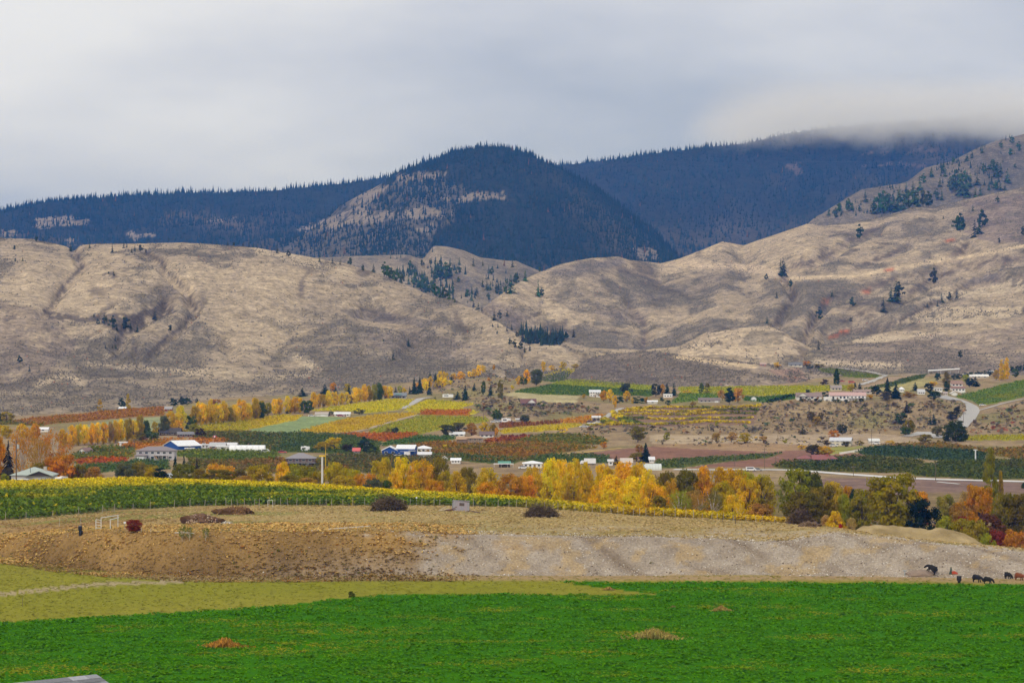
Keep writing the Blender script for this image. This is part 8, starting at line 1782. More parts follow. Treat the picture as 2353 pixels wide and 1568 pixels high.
car('red car on the slope above the tan house', 'D', 735, 220, (0.4, 0.06, 0.05), 'car', 0, 4.6)
car('orange red tractor trailer on the slope left of the upper road', 'D', 820, 232, (0.5, 0.12, 0.06), 'van', 0, 5)
car('white car parked above the slope vineyard', 'D', 940, 208, (0.75, 0.75, 0.75), 'car', 0, 4.6)
car('small white trailer in the dark orchard', 'R', 378, 532, (0.8, 0.8, 0.8), 'caravan', 0, 4.5)
car('small red tractor in the dark orchard left of the brown house', 'R', 65, 552, (0.5, 0.07, 0.05), 'car', 0, 4.6)
car('white trailer at the right end of the tunnel greenhouse', 'Q', 2175, 590, (0.8, 0.8, 0.8), 'van', 0, 4.5)
# ================================================================== POLES, WIND MACHINES, POSTS
wood_m, grey_m = plain_mat('pole_wood', (0.16, 0.12, 0.09), 0.9, 1.0, 0.2), pm((0.62, 0.63, 0.65), 0.5)
def pole(label, crop, cx, top, base, D=None, trans=0, arm=True, r=0.16, group=None, h=None):
    px, tv = cp(crop, cx, top); p = land.at(px, D) if D is not None else land.hit(px, cp(crop, 0, base)[1], 900)
    h = h or (CY - tv) * p.y / FV - p.z
    t = thing('utility_pole', label, 'utility pole', p, 0.3, group)
    MB().tube([(0, 0, -1), (0, 0, h)], [r, r * .6], 8).build('pole', wood_m, t)
    if arm:
        MB().box(-1.1, -.08, h - .75, 1.1, .08, h - .6).build('crossarm', wood_m, t)
        for x in (-1, -.4, .4, 1): MB().tube([(x, 0, h - .6), (x, 0, h - .35)], .06, 6).build('insulator', pm((0.35, 0.36, 0.38), 0.3), t)
    for i in range(trans):
        x = (.55 if trans == 1 else (-.55, .55)[i])
        MB().tube([(x, -.1, h - 3.1), (x, -.1, h - 1.6)], .34, 10).build('transformer', pm((0.5, 0.54, 0.56), 0.4), t)
    return t
pole('tall utility pole with a grey transformer beside the green roofed bungalow', 'P', 358, 590, 1475, D=978, trans=1, r=0.26)
for lab, args, kw in (
    ('utility pole with a double white transformer behind the blue shed', ('Q', 1260, 400, 500), dict(trans=2)), ('white based pole in front of the pink house', ('Q', 1300, 480, 585), dict(arm=False)),
    ('thin pole standing in the golden vineyard', ('Q', 1635, 170, 280), {}), ('pole at the left of the grey two storey house', ('Q', 230, 420, 550), {}), ('pole with white transformers beside the dark evergreens', ('R', 1225, 395, 560), dict(trans=2)),
    ('pole in front of the tan brick house', ('S', 590, 430, 590), {}), ('second pole right of the one by the tan brick house', ('S', 700, 520, 605), {}), ('pole above the yellow grove', ('S', 1890, 530, 690), {}),
    ('tall pole beside the parked cars on the road', ('W', 1885, 270, 490), {}), ('pole in the ploughed field left of the tall pole', ('W', 1555, 330, 480), {}), ('pole right of the tall pole by the parked cars', ('W', 2010, 365, 470), {}),
    ('pole on the road verge left of the great round tree', ('D', 835, 965, 1062), {}), ('pole on the road verge right of the great round tree', ('D', 1567, 935, 1100), {}), ('pole at the far left end of the dark olive orchard', ('D', 45, 830, 1000), {}),
    ('pole beside the small grey roofed garage', ('D', 996, 640, 790), {}), ('pole at the bend of the curving road', ('D', 1815, 490, 590), {}), ('pole beside the red roofed shed green roof orchard', ('S', 1350, 540, 640), {}),
    ('pole on the drive of the hillside house', ('C', 852, 490, 580), {}), ('short pole in the upper vineyard', ('C', 2318, 275, 330), dict(arm=False)), ('pole at the foot of the chalet bluff', ('S', 648, 0, 110), {})):
    pole(lab.replace('red roofed shed green roof orchard', 'dark orchard behind the white bungalows'), *args, **kw)
def wind_machine(label, px, D, top_v, ty, col_tower, col_head, blade_v, sink=0.0):
    p = land.at(px, D); h = (CY - top_v) * D / FV - p.z
    t = thing('wind_machine', label, 'wind machine', p, 0.0)
    MB().tube([(0, 0, -1), (0, 0, h)], [.36, .30], 12).build('tower', pm(col_tower, 0.5, 0.0), t)
    hd = MB().box(-.95, -.3, h - .05, .75, .3, h + .42); hd.tube([(.75, 0, h + .2), (1.05, 0, h + .2)], .16, 8)
    hd.build('gearbox', pm(col_head, 0.5), t)
    if blade_v:
        b = blade_v
        for s_ in (1, -1):
            bl = MB().prism([(0.98, h + .2), (1.12, h + .2), (1.14, h + .2 + s_ * b * .6), (1.06, h + .2 + s_ * b), (1.0, h + .2 + s_ * b)], -.13, .13)
            bl.build('blade', pm(col_head, 0.5), t)
    return t
px_, _ = cp('Y', 735, 0)
wind_machine('tall wind machine with a grey tower and yellow blades behind the near vineyard', px_, 935, cp('Y', 0, 152)[1], 0, (0.64, 0.64, 0.64), (0.78, 0.50, 0.02), 3.9)
px_, tv_ = cp('D', 1922, 828); wind_machine('white wind machine at the right end of the dark orchard', px_, land.hit(px_, cp('D', 0, 930)[1], 1000).y, tv_, 0, (0.72, 0.73, 0.75), (0.7, 0.7, 0.72), 0)
# flagpole
px_, bv_ = cp('Q', 1395, 500); p = land.hit(px_, bv_, 1000); hf = (CY - cp('Q', 0, 335)[1]) * p.y / FV - p.z
t = thing('flagpole', 'flagpole with a small red and white flag above the pink house', 'flagpole', p)
MB().tube([(0, 0, -.5), (0, 0, hf)], [.09, .05], 6).build('pole', grey_m, t)
for i in range(3):
    m = MB(); m.box(.05 + i * .55, -.03 + .08 * i, hf - 1.15, .05 + i * .55 + .549, .03 + .08 * i, hf - .05); f_ = m.build('flag', pm(((0.6, 0.03, 0.04), (0.85, 0.85, 0.85), (0.6, 0.03, 0.04))[i]), t)
# bee boxes in a line
px0, py0 = cp('D', 720, 863); px1, py1 = cp('D', 915, 832)
for i in range(16):
    a = i / 15; p = land.hit(px0 + (px1 - px0) * a, py0 + (py1 - py0) * a, 1000)
    o = MB().box(-.5, -.4, -.2, .5, .4, .9).box(-.56, -.46, .902, .56, .46, 1.0).build('white_crate', pm((0.74, 0.72, 0.66)))
    o.location = p; tag(o, f'white box in the diagonal line above the dark orchard, {nth(i, 16)}', 'box', 'white boxes in a line beside the dark orchard')
# trellis posts along the front of the near vineyard
post_m = plain_mat('post_wood', (0.36, 0.32, 0.26), 0.9, 2.0, 0.2)
t = thing('trellis_fence', 'line of pale wooden posts and wires along the front of the near vineyard', 'trellis', (0, 0, 0))
post_me = [MB().tube([(0, 0, -.3), (lean, 0, 2.1)], [.075, .06], 6).mesh('post', post_m) for lean in (0, .1, -.08, .16)]
us = []; u = 470.0
while u < 1826: us.append(u); u += random.uniform(10, 30)
us += [12, 60, 120, 180, 235, 262, 305, 345, 400, 436]
tops = []
for u in sorted(us):
    d = float(curve(VFRONT_D, np.array([u]))[0]) + random.uniform(-3, 1.5)
    p = land.at(u, d); s_ = random.uniform(.8, 1.08) * (1 if u < 1600 else .8)
    o = link('post', random.choice(post_me), t); o.location = p; o.scale = (1, 1, s_); tops.append((p.x, p.y, p.z + 1.5 * s_))
for dz in (0, -.7): MB().tube([(a, b, c + dz) for a, b, c in tops], .010, 4).build('wire', pm((0.2, 0.2, 0.2)), t)
def frame_at(label, crop, x0, x1, top, base, cat='frame', col=(0.7, 0.7, 0.68)):
    px, bv = cp(crop, (x0 + x1) / 2, base); p = land.hit(px, bv, 560); s_ = cl(crop, 1) * p.y / FV; w, h = (x1 - x0) * s_ / 2, (base - top) * s_
    t = thing('gate_frame', label, cat, p)
    for x in (-w, w): MB().tube([(x, 0, -.3), (x, 0, h)], .06, 6).build('post', pm(col), t)
    MB().tube([(-w, 0, h), (w, 0, h)], .05, 6).build('rail', pm(col), t)
    return t
frame_at('white gate frame in the trellis line right of the right brush pile', 'G', 682, 732, 140, 190, 'gate')
frame_at('low grey frame in the trellis line further right', 'G', 905, 955, 165, 205, 'gate')
frame_at('pale frame in the trellis line behind the grey wooden hut', 'F', 1612, 1690, 95, 140, 'gate')
frame_at('white frame at the left part of the trellis line', 'F', 148, 192, 95, 160, 'gate')
# stockyard gate of pipes
px, bv = cp('E', 930, 228); p = land.hit(px, bv, 560); s_ = cl('E', 1) * p.y / FV
t = thing('corral_gate', 'white pipe corral with a ladder like panel below the left vineyard', 'corral', p)
for x, y, h in ((-95, 0, 80), (-50, 0, 100), (30, 0, 85), (85, 2, 110)): MB().tube([(x * s_, y, -.3), (x * s_, y, h * s_)], .075, 6).build('post', pm((0.75, 0.75, 0.72)), t)
MB().tube([(-50 * s_, 0, 98 * s_), (88 * s_, 3, 113 * s_)], .07, 6).build('rail', pm((0.78, 0.78, 0.75)), t)
MB().tube([(30 * s_, 0, 82 * s_), (95 * s_, 2, 95 * s_)], .07, 6).build('rail', pm((0.78, 0.78, 0.75)), t)
for h in (12, 38, 62, 84): MB().tube([(-95 * s_, 0, h * s_), (-52 * s_, 0, (h - 8) * s_)], .05, 6).build('bar', pm((0.75, 0.75, 0.72)), t)
# a few fence posts and stakes in the open
def stake(label, crop, cx, top, base, r=.06, col=(0.45, 0.41, 0.35), cat='post', cap=None):
    px, bv = cp(crop, cx, base); p = land.hit(px, bv, 395); h = (base - top) * cl(crop, 1) * p.y / FV
    t = thing('fence_post', label, cat, p) if cap else None
    m = MB().tube([(0, 0, -.3), (0, 0, h)], [r, r * .8], 6)
    if cap:
        m.build('post', pm(col), t); MB().box(-.18, -.25, h, .22, .25, h + .35).build('mailbox' if cat == 'mailbox' else 'cap', pm(cap), t)
    else:
        o = m.build('fence_post', pm(col)); o.location = p; tag(o, label, cat)
stake('white topped post left of the dark red bush', 'E', 1085, 180, 240, .06, (0.35, 0.35, 0.33), 'post', (0.82, 0.82, 0.82))
stake('thin post just right of the dark red bush', 'E', 1230, 215, 265); stake('thin post further right of the dark red bush', 'E', 1312, 220, 265)
stake('white post below the left end of the vineyard', 'E', 518, 130, 205); stake('thin post above the black barrel', 'E', 702, 130, 190)
stake('small post at the left edge of the brown weeds', 'E', 592, 262, 300)
stake('thin stake standing in the mown pasture', 'E', 195, 822, 905, .05, (0.16, 0.13, 0.08), 'stake')
stake('dark stake at the right end of the trellis line', 'G', 2072, 228, 305, .08, (0.07, 0.06, 0.05), 'stake')
stake('white marker post in front of the trellis line', 'F', 1470, 78, 140, .07, (0.62, 0.63, 0.64), 'post', (0.8, 0.8, 0.82))
# ================================================================== THINGS ON THE TERRACE
def heap(name, label, cat, crop, x0, x1, top, base, col, n, mat, tmpl, sz, dmin=560, core=None, rough=.8):
    px, bv = cp(crop, (x0 + x1) / 2, base); p = land.hit(px, bv, dmin); s_ = cl(crop, 1) * p.y / FV; w, h = (x1 - x0) * s_, (base - top) * s_
    t = thing(name, label, cat, p)
    b = bmesh.new(); bmesh.ops.create_icosphere(b, subdivisions=3, radius=1)
    for v in b.verts:
        nn = fbm(np.array([v.co.x * 2.2 + px]), np.array([v.co.y * 2 + v.co.z * 2]), 3, 5)[0]
        v.co = Vector((v.co.x * w * .5, v.co.y * w * .35, max(-.2, v.co.z) * h * .8)) * (1 + rough * 2 * (nn - .5))
    me = bpy.data.meshes.new('core'); b.to_mesh(me); b.free(); me.materials.append(pm(core or tuple(c * .6 for c in col), 0.95, 0, .35)); link('mound', me, t)
    n = int(n * .6); a = rng.random(n) * 6.283; ph = np.arccos(rng.random(n)); r = rng.uniform(.82, 1.05, n)
    pp = np.stack([np.cos(a) * np.sin(ph) * w * .5 * r, np.sin(a) * np.sin(ph) * w * .35 * r, np.cos(ph) * h * .9 * r], 1)
    f = rng.uniform(.6, 1.3, (n, 1)) * sz
    arr = scatter(tmpl, pp, np.concatenate([f, f, f], 1), rng.random(n) * 6.28, pcol(n, [(3, col), (1, tuple(c * 1.7 for c in col))]))
    o = link('twigs' if 'brush' in name else 'clods', mesh_np('pieces', arr[0], arr[1], mat, arr[2]), t); o['kind'] = 'stuff'
    return t
def twig_tmpl(seed, n=6):
    r = np.random.default_rng(seed); V, F = [], []
    for i in range(n):
        a = r.normal(size=3) * (.5, .5, .35); d = r.normal(size=3); d[2] = abs(d[2]) * .6; d /= np.linalg.norm(d); s_ = np.cross(d, r.normal(size=3)); s_ /= np.linalg.norm(s_); k = len(V)
        L = r.uniform(.5, 1.0); wd = .035
        V += [a - s_ * wd, a + s_ * wd, a + d * L + s_ * wd * .4, a + d * L - s_ * wd * .4]; F.append((k, k + 1, k + 2, k + 3))
    return np.array(V), np.array(F), np.ones((len(V), 3))
TWIG = [twig_tmpl(500 + i, 8) for i in range(6)]
heap('brush_pile', 'large dark brush pile on the terrace, left one', 'brush pile', 'F', 1100, 1345, 88, 190, (0.12, 0.085, 0.05), 900, M['stone'], TWIG, 1.5, core=(0.032, 0.022, 0.013))
heap('brush_pile', 'dark brush pile with a ragged top on the terrace, middle one', 'brush pile', 'G', 230, 465, 170, 248, (0.11, 0.08, 0.05), 800, M['stone'], TWIG, 1.4, core=(0.032, 0.022, 0.013))
heap('brush_pile', 'dark brush pile against the trees at the end of the vineyard', 'brush pile', 'H', 285, 440, 212, 312, (0.12, 0.08, 0.05), 700, M['stone'], TWIG, 1.5, core=(0.032, 0.022, 0.013))
heap('dirt_pile', 'brown dirt pile strewn with white stones, nearer one', 'dirt pile', 'E', 1615, 1910, 92, 182, (0.34, 0.24, 0.17), 700, M['stone'], OCT, .38, core=(0.14, 0.075, 0.04))
heap('dirt_pile', 'brown dirt pile with dry weeds, farther one', 'dirt pile', 'E', 1915, 2200, 22, 100, (0.20, 0.11, 0.05), 500, M['stone'], OCT, .35, core=(0.15, 0.08, 0.035))
heap('stone_heap', 'little heap of white stones right of the dirt pile', 'stone heap', 'E', 1930, 2020, 162, 186, (0.55, 0.51, 0.46), 120, M['stone'], OCT, .3, core=(0.3, 0.26, 0.22))
heap('earth_pile', 'small brown earth pile right of the brush pile at the trees', 'dirt pile', 'H', 345, 525, 285, 335, (0.17, 0.11, 0.06), 260, M['stone'], OCT, .35, core=(0.15, 0.10, 0.06))
# earth mound on the right, low ridge of dry grass
mp_ = [(1962, 1216), (1985, 1209), (2015, 1204), (2050, 1207), (2085, 1210), (2115, 1214), (2135, 1217), (2160, 1211), (2190, 1219), (2220, 1228), (2240, 1238), (2255, 1248), (2262, 1255)]
uu = np.arange(1958, 2268, 4.0); mv, mf, mc = [], [], []
for j, q in enumerate(np.linspace(-1, 1, 11)):
    for i, u in enumerate(uu):
        d = float(curve(BTOP, np.array([u]))[0] * 0 + 622) + q * 9; x = (u - CX) / FV * d; z0 = float(land.zat(x, d)) - .1
        zt = (CY - float(curve(mp_, np.array([u]))[0])) / FV * 622
        e = math.cos(q * math.pi / 2) ** .9; end = min(1, (u - 1956) / 20, (2269 - u) / 14)
        nn = (fbm(np.array([x / 1.6]), np.array([d / 1.6]), 3, 5)[0] - .5) * .7
        mv.append((x, d, z0 + max(0, (zt - z0)) * e * max(0, end) + nn * e)); t_ = fbm(np.array([x / 3]), np.array([d / 4]), 3, 8)[0]
        mc.append(np.array((0.22, 0.16, 0.07)) * (1 - t_) + np.array((0.50, 0.38, 0.2)) * t_)
nU = len(uu)
mf = [(j * nU + i, j * nU + i + 1, (j + 1) * nU + i + 1, (j + 1) * nU + i) for j in range(10) for i in range(nU - 1)]
o = link('earth_mound', mesh_np('earth_mound', np.array(mv), np.array(mf), ground_mat_near, np.array(mc), smooth=True))
tag(o, 'long low earth mound overgrown with dry grass at the right end of the bank', 'mound')
# grey wooden hut tipped over, scrap wood, pipes and boards
px, bv = cp('F', 1868, 192); p = land.hit(px, bv, 560); t = thing('wooden_hut', 'small weathered grey wooden hut leaning back on the terrace', 'hut', p, 0.15); t.rotation_euler = (-.18, .06, .15)
mm = MB(); 
for i in range(7): MB().box(-2.0 + i * .571, -.06, 0, -2.0 + i * .571 + .54, .06, 2.5 - .04 * i).build('board', pm((0.30 + .02 * (i % 3), 0.29, 0.31)), t)
MB().box(-2.0, .07, 0, -1.88, 2.2, 2.3).build('side_wall', pm((0.24, 0.23, 0.25)), t); MB().box(1.88, .07, 0, 2.0, 2.2, 2.2).build('side_wall', pm((0.24, 0.23, 0.25)), t)
MB().box(-2.1, -.1, 2.52, 2.1, 2.3, 2.64).build('roof', pm((0.36, 0.35, 0.37)), t); MB().box(-.5, -.1, 1.3, .7, -.062, 2.0).build('window', pm((0.10, 0.07, 0.05)), t)
px, bv = cp('F', 1730, 195); p = land.hit(px, bv, 560); t = thing('scrap_lumber', 'heap of pale and rusty scrap lumber left of the grey hut', 'lumber', p)
for i in range(9):
    a = random.uniform(-.5, .5); b = MB().tube([(-1.8 + .35 * i, random.uniform(-.4, .4), .1 + .1 * (i % 3)), (-1.8 + .35 * i + 1.9 * math.cos(a), .6 * math.sin(a), .3 + random.uniform(0, .9))], .08, 4)
    b.build('beam', pm((0.55, 0.48, 0.38) if i < 4 else (0.16, 0.07, 0.035)), t)
def bar(name, label, cat, crop, x0, y0, x1, y1, r, col):
    a = land.hit(*cp(crop, x0, y0), 395); b = land.hit(*cp(crop, x1, y1), 395)
    o = MB().tube([(a.x, a.y, a.z + .18), ((a.x + b.x) / 2, (a.y + b.y) / 2, float(land.zat((a.x + b.x) / 2, (a.y + b.y) / 2)) + .28), (b.x, b.y, b.z + .18)], r, 6).build(name, pm(col)); tag(o, label, cat)
bar('irrigation_pipe', 'long pale irrigation pipe lying along the top of the bank', 'pipe', 'F', 535, 374, 1058, 332, .10, (0.68, 0.66, 0.6))
bar('board', 'white board lying behind the green saplings', 'board', 'E', 1520, 268, 1690, 274, .08, (0.75, 0.73, 0.68))
bar('board', 'rusty plank lying right of the grey hut', 'board', 'F', 1920, 198, 2035, 212, .14, (0.13, 0.07, 0.045))
bar('board', 'pale pole lying beside the middle brush pile', 'board', 'G', 465, 218, 525, 221, .08, (0.7, 0.66, 0.56))
# black barrel stack, bushes, saplings
px, bv = cp('E', 700, 285); p = land.hit(px, bv, 560); t = thing('black_barrel', 'black barrel standing on another above the brown weeds', 'barrel', p)
MB().tube([(.06, 0, 0), (.1, 0, .5), (.06, 0, 1.02)], [.42, .46, .42], 14).build('barrel', pm((0.015, 0.016, 0.02), 0.5), t); MB().tube([(-.05, 0, 1.03), (-.05, 0, 1.5), (-.08, 0, 2.0)], [.38, .43, .38], 14).build('barrel', pm((0.015, 0.016, 0.02), 0.5), t)
MB().tube([(-.08, 0, 2.0), (-.08, 0, 2.06)], .36, 14).build('lid', pm((0.25, 0.26, 0.3), 0.4), t)
T('E', 1162, 145, 130, 258, 'round', (0.22, 0.03, 0.02), 'dark red maple bush beside the pipe corral', D=land.hit(*cp('E', 1162, 262), 560).y, lod=0)
for cx, top, w, lab in ((1585, 185, 70, 'young green sapling above the bank, left of three'), (1650, 200, 60, 'young green sapling above the bank, middle of three'), (1788, 205, 60, 'slim green sapling above the bank, right of three')):
    T('E', cx, top, w, 400, 'sparse', (0.13, 0.19, 0.02), lab, 'green saplings on the bank', D=land.hit(*cp('E', cx, 330), 560).y, lod=0)
T('F', 893, 903, 52, 958, 'shrub', (0.09, 0.12, 0.015), 'small dark green bush alone at the edge of the alfalfa', D=land.hit(*cp('F', 893, 958), 395).y, lod=0)
def tuft(label, crop, x0, x1, top, base, col):
    px, bv = cp(crop, (x0 + x1) / 2, base); p = land.hit(px, bv, 395); s_ = cl(crop, 1) * p.y / FV; w, h = (x1 - x0) * s_, (base - top) * s_
    n = 500; q = rng.normal(size=(n, 3)) * (w * .22, w * .14, 0); k_ = np.exp(-(q[:, 0] / (w * .22)) ** 2 / 1.4)
    hh = h * (.25 + .8 * k_) * rng.uniform(.6, 1.1, n); pp = q.copy(); pp[:, 2] = land.zat(p.x + q[:, 0], p.y + q[:, 1]) - p.z
    c = pcol(n, [(3, col), (1, tuple(x * .6 for x in col))])
    arr = scatter(TUFT3, pp, np.stack([np.full(n, .32), np.full(n, .32), hh], 1), rng.random(n) * 6.28, c)
    o = link('grass_tuft', mesh_np('grass_tuft', arr[0], arr[1], M['plant'], arr[2])); o.location = p
    tag(o, label, 'grass tuft')
tuft('rust orange clump of dead grass in the left of the alfalfa', 'E', 1740, 2160, 1170, 1255, (0.50, 0.25, 0.04))
tuft('peaked straw coloured grass clump in the middle of the alfalfa', 'G', 1080, 1620, 1225, 1325, (0.46, 0.36, 0.10))
tuft('small straw clump at the right of the alfalfa', 'G', 1860, 2040, 1025, 1080, (0.48, 0.33, 0.08))
tuft('small straw clump at the tip of the mown pasture', 'G', 895, 995, 858, 892, (0.50, 0.34, 0.11))
tuft('pale straw clump half way between the pasture tip and the middle clump', 'G', 1480, 1560, 1028, 1055, (0.28, 0.22, 0.06))
# ================================================================== CATTLE
def cow(label, crop, cx, base, rot, col, pitch=0.0, s=1.0, graze=True, lift=0.0):
    px, bv = cp(crop, cx, base); p = land.hit(px, bv, 395)
    J = {'mid': (-.2, 0, 1.02, .52), 'hip': (-.72, 0, 1.08, .46), 'rump': (-1.0, 0, 1.1, .3), 'tail': (-1.14, 0, 1.02, .05), 'tail2': (-1.2, 0, .55, .035), 'chest': (.42, 0, 1.02, .49), 'neck': (.85, 0, 1.04, .3)}
    E = [('mid', 'hip'), ('hip', 'rump'), ('rump', 'tail'), ('tail', 'tail2'), ('mid', 'chest'), ('chest', 'neck')]
    if graze: J.update(n2=(1.1, 0, .76, .23), poll=(1.26, 0, .48, .2), muz=(1.40, 0, .2, .12))
    else: J.update(n2=(1.08, 0, 1.15, .16), poll=(1.30, 0, 1.22, .14), muz=(1.55, 0, 1.02, .085))
    E += [('neck', 'n2'), ('n2', 'poll'), ('poll', 'muz')]
    pz = J['poll']
    for s_ in (-1, 1):
        k_ = 'l' if s_ < 0 else 'r'
        J['e' + k_] = (pz[0] - .04, s_ * .24, pz[2] + .03, .045); E.append(('poll', 'e' + k_))
        o = .06 * s_
        J['fs' + k_] = (.45, s_ * .22, .7, .2); J['fk' + k_] = (.47 + o, s_ * .2, .42, .105); J['fh' + k_] = (.45 + o * 2, s_ * .2, .03, .085)
        J['hs' + k_] = (-.78, s_ * .22, .8, .25); J['st' + k_] = (-.66, s_ * .23, .62, .17); J['hk' + k_] = (-.92 - o, s_ * .23, .42, .105); J['hh' + k_] = (-.86 - o * 2, s_ * .23, .03, .085)
        E += [('chest', 'fs' + k_), ('fs' + k_, 'fk' + k_), ('fk' + k_, 'fh' + k_), ('hip', 'hs' + k_), ('hs' + k_, 'st' + k_), ('st' + k_, 'hk' + k_), ('hk' + k_, 'hh' + k_)]
    keys = list(J); me = bpy.data.meshes.new('cow'); me.from_pydata([J[k][:3] for k in keys], [(keys.index(a), keys.index(b)) for a, b in E], [])
    me.materials.append(pm(col, 0.75, 0, .2))
    o = link('cow', me); o.location = (p.x, p.y, p.z + lift); o.rotation_euler = (0, -pitch, math.radians(rot)); o.rotation_mode = 'XYZ'; o.scale = (s, s, s)
    sk = o.modifiers.new('skin', 'SKIN'); sv = me.skin_vertices[0].data
    for i, k in enumerate(keys): sv[i].radius = (J[k][3], J[k][3]); sv[i].use_root = (k == 'mid')
    sk.use_smooth_shade = True
    o.modifiers.new('sub', 'SUBSURF').levels = 2; o.modifiers['sub'].render_levels = 2
    tag(o, label, 'cow', 'cattle at the foot of the bank')
    return o
BLK, RB = (0.012, 0.011, 0.012), (0.20, 0.055, 0.02)
px, bv = cp('a', 720, 425); p = land.hit(px, bv, 395)
mo = MB(); bm_ = bmesh.new(); bmesh.ops.create_icosphere(bm_, subdivisions=3, radius=1)
for v in bm_.verts: v.co = Vector((v.co.x * 3.4, v.co.y * 2.2, max(-.2, v.co.z) * 1.0)) * (1 + .25 * (vnoise(np.array([v.co.x * 3]), np.array([v.co.y * 3 + v.co.z]), 4)[0] - .5))
me_ = bpy.data.meshes.new('dirt_mound'); bm_.to_mesh(me_); bm_.free(); me_.materials.append(plain_mat('dirt', (0.27, 0.20, 0.15), 0.95, 1.5, 0.35))
o = link('dirt_mound', me_); o.location = (p.x - .9, p.y + 1.6, p.z - .05); tag(o, 'low dirt mound at the foot of the bank under the climbing cow', 'mound')
c_ = cow('black cow standing with its front feet up on the dirt mound', 'a', 745, 425, 150, BLK, pitch=.5, s=1.1, lift=.55)
cow('black calf seen end on at the edge of the alfalfa', 'a', 1248, 560, 262, BLK, s=.88)
cow('black cow grazing to the right, second from the left along the alfalfa edge', 'a', 1560, 545, -38, BLK, s=.98)
cow('black cow grazing to the right, just left of the bare gap', 'a', 1745, 570, -30, BLK, s=.9)
cow('black cow higher up on the bank foot beside the red brown cow', 'a', 2085, 485, -55, BLK, s=.85)
cow('red brown cow grazing at the right edge', 'a', 2280, 510, -38, RB, s=.95)
px, bv = cp('a', 320, 422); p = land.hit(px, bv, 395); t = thing('standpipe', 'small grey T shaped standpipe left of the climbing cow', 'standpipe', p)
MB().tube([(0, 0, -.2), (.05, 0, .9)], .09, 8).build('pipe', pm((0.3, 0.34, 0.36)), t); MB().tube([(-.35, 0, .9), (.4, 0, .88)], .09, 8).build('crosspiece', pm((0.3, 0.34, 0.36)), t)
px, bv = cp('a', 1140, 402); p = land.hit(px, bv, 395); t = thing('farm_implement', 'small red machine with a dark green upright beside the climbing cow', 'machine', p)
MB().prism([(-.2, .05), (.95, 0), (.9, .3), (.3, .62), (-.25, .5)], -.3, .3).build('body', pm((0.45, 0.07, 0.03)), t); MB().prism([(-.75, 0), (-.25, .05), (-.22, .9), (-.3, 1.45), (-.42, 1.4), (-.5, .8)], -.2, .2).build('upright', pm((0.04, 0.07, 0.05)), t)
MB().tube([(.75, 0, .2), (.85, 0, .95)], .05, 6).build('lever', pm((0.3, 0.3, 0.32)), t)
# irrigation boom on the right slope
a = land.hit(*cp('D', 1520, 150), 1500); t = thing('irrigation_boom', 'long thin white irrigation boom on the slope above the white houses', 'irrigation boom', a)
L_ = cl('D', 280) * a.y / FV; hz_ = cl('D', 38) * a.y / FV
MB().tube([(-2, 0, hz_ - .8), (L_ - 2, 0, hz_ + .8)], .7, 6).build('pipe', pm((0.80, 0.80, 0.80)), t)
for q in (.02, .4, .7, .97): MB().tube([(-2 + L_ * q, 0, -6), (-2 + L_ * q, 0, hz_ - .4)], .25, 5).build('post', pm((0.45, 0.42, 0.4)), t)
# ================================================================== ROOF IN THE NEAR LEFT CORNER
Dn = 95.0; cx_, cv_ = cp('b', 1900, 365); corner = Vector(((cx_ - CX) / FV * Dn, Dn, (CY - cv_) / FV * Dn))
t = thing('house', 'grey shingled house roof poking into the bottom left corner', 'house', corner, 0)
e1 = Vector((-.69, -.724, 0)).normalized(); e2 = Vector((.724, -.69, 0)).normalized(); pit = math.radians(20); dn = (e2 * math.cos(pit) + Vector((0, 0, -math.sin(pit)))).normalized(); nrm = e1.cross(dn); nrm = nrm if nrm.z > 0 else -nrm
LR, LS = 9.0, 4.5
v0 = [Vector((0, 0, 0)), e1 * LR, e1 * LR + dn * LS, dn * LS]; ou = (-e2 * math.cos(pit) + Vector((0, 0, -math.sin(pit)))) * LS
vs = v0 + [ou, e1 * LR + ou]; vs = [v - nrm * .03 for v in vs]
rf = MB().add(vs + [v - Vector((0, 0, .2)) for v in vs], [(0, 1, 2, 3), (1, 0, 4, 5), (6, 9, 8, 7), (7, 11, 10, 6), (3, 2, 8, 9), (0, 3, 9, 6), (4, 0, 6, 10), (5, 4, 10, 11), (2, 1, 7, 8), (1, 5, 11, 7)]).build('roof', pm((0.10, 0.10, 0.11)), t)
wl_ = [e1 * .5 + dn * (LS - .6), e1 * (LR - .5) + dn * (LS - .6), e1 * (LR - .5) + ou * .87, e1 * .5 + ou * .87]
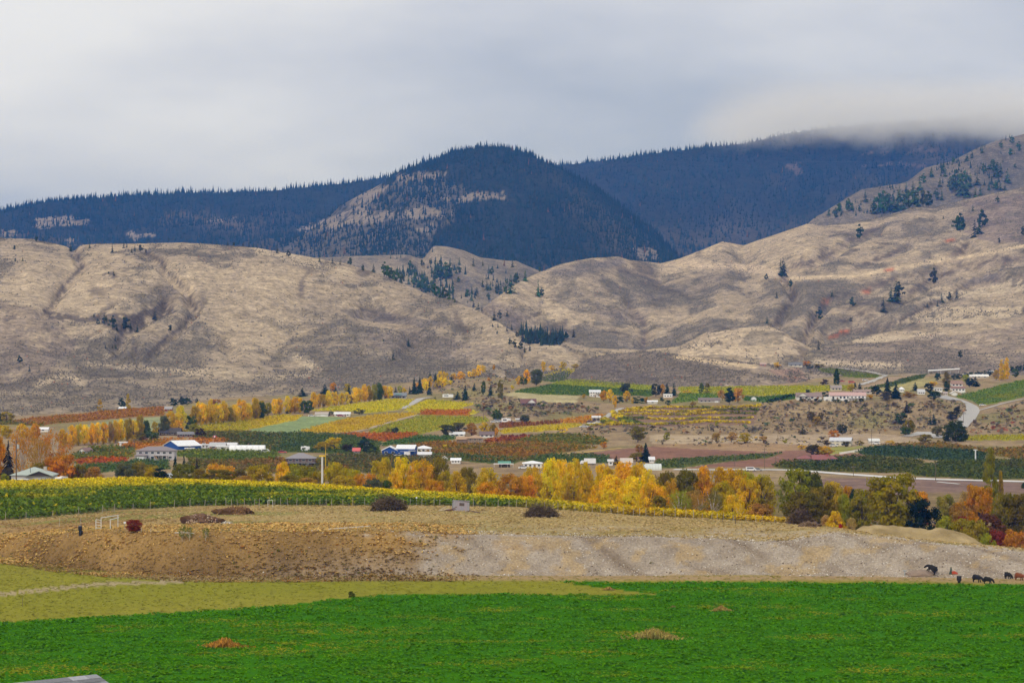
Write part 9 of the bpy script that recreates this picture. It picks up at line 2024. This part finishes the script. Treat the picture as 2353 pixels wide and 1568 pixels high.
zt_ = min(w.z for w in wl_) - .1; zb_ = float(land.zat(corner.x, corner.y)) - corner.z - 1.5
MB().add([(w.x, w.y, zb_) for w in wl_] + [(w.x, w.y, zt_) for w in wl_], [(0, 1, 2, 3), (4, 5, 6, 7), (0, 1, 5, 4), (1, 2, 6, 5), (2, 3, 7, 6), (3, 0, 4, 7)]).build('wall', pm((0.5, 0.46, 0.4)), t)
shingle_mat, n_, l_, o_ = new_mat('shingle'); oi = n_.new('ShaderNodeObjectInfo'); pb = n_.new('ShaderNodeBsdfPrincipled'); pb.inputs['Roughness'].default_value = .85
tn = n_.new('ShaderNodeTexNoise'); tn.inputs['Scale'].default_value = 9; tn.inputs['Detail'].default_value = 6; tc_ = n_.new('ShaderNodeTexCoord'); l_.new(tc_.outputs['Object'], tn.inputs['Vector'])
cc_ = n_.new('ShaderNodeCombineColor'); f_ = nmath(n_, l_, 'ADD', nmath(n_, l_, 'MULTIPLY', tn.outputs['Fac'], .9), .55)
for i in range(3): l_.new(f_, cc_.inputs[i])
l_.new(nmix(n_, l_, 'MULTIPLY', 1.0, oi.outputs['Color'], cc_.outputs[0]), pb.inputs['Base Color']); l_.new(pb.outputs[0], o_.inputs['Surface'])
sme = [MB().box(0, 0, 0, w, .30, .018).mesh('shingle', shingle_mat) for w in (.42, .55, .68, .5)]
R3 = Matrix((e1, dn, nrm)).transposed().to_4x4()
for c in range(9):
    a = -random.uniform(0, .3) * (c > 0)
    while a < 4.6:
        k_ = random.randrange(4); w = (.42, .55, .68, .5)[k_]
        x0 = max(a, 0)
        s_ = link('shingle', sme[k_], rf)
        s_.matrix_local = Matrix.Translation(e1 * x0 + dn * (c * .235 + .002) + nrm * (.006 + .0)) @ R3 @ Matrix.Rotation(math.radians(3.2), 4, 'X') @ Matrix.Diagonal(((a + w - x0) / w - .012, 1, 1, 1))
        g_ = random.choice((.13, .16, .19, .22, .27, .36)); s_.color = (g_, g_, g_ * 1.06, 1)
        a += w
bpy.context.view_layer.update()
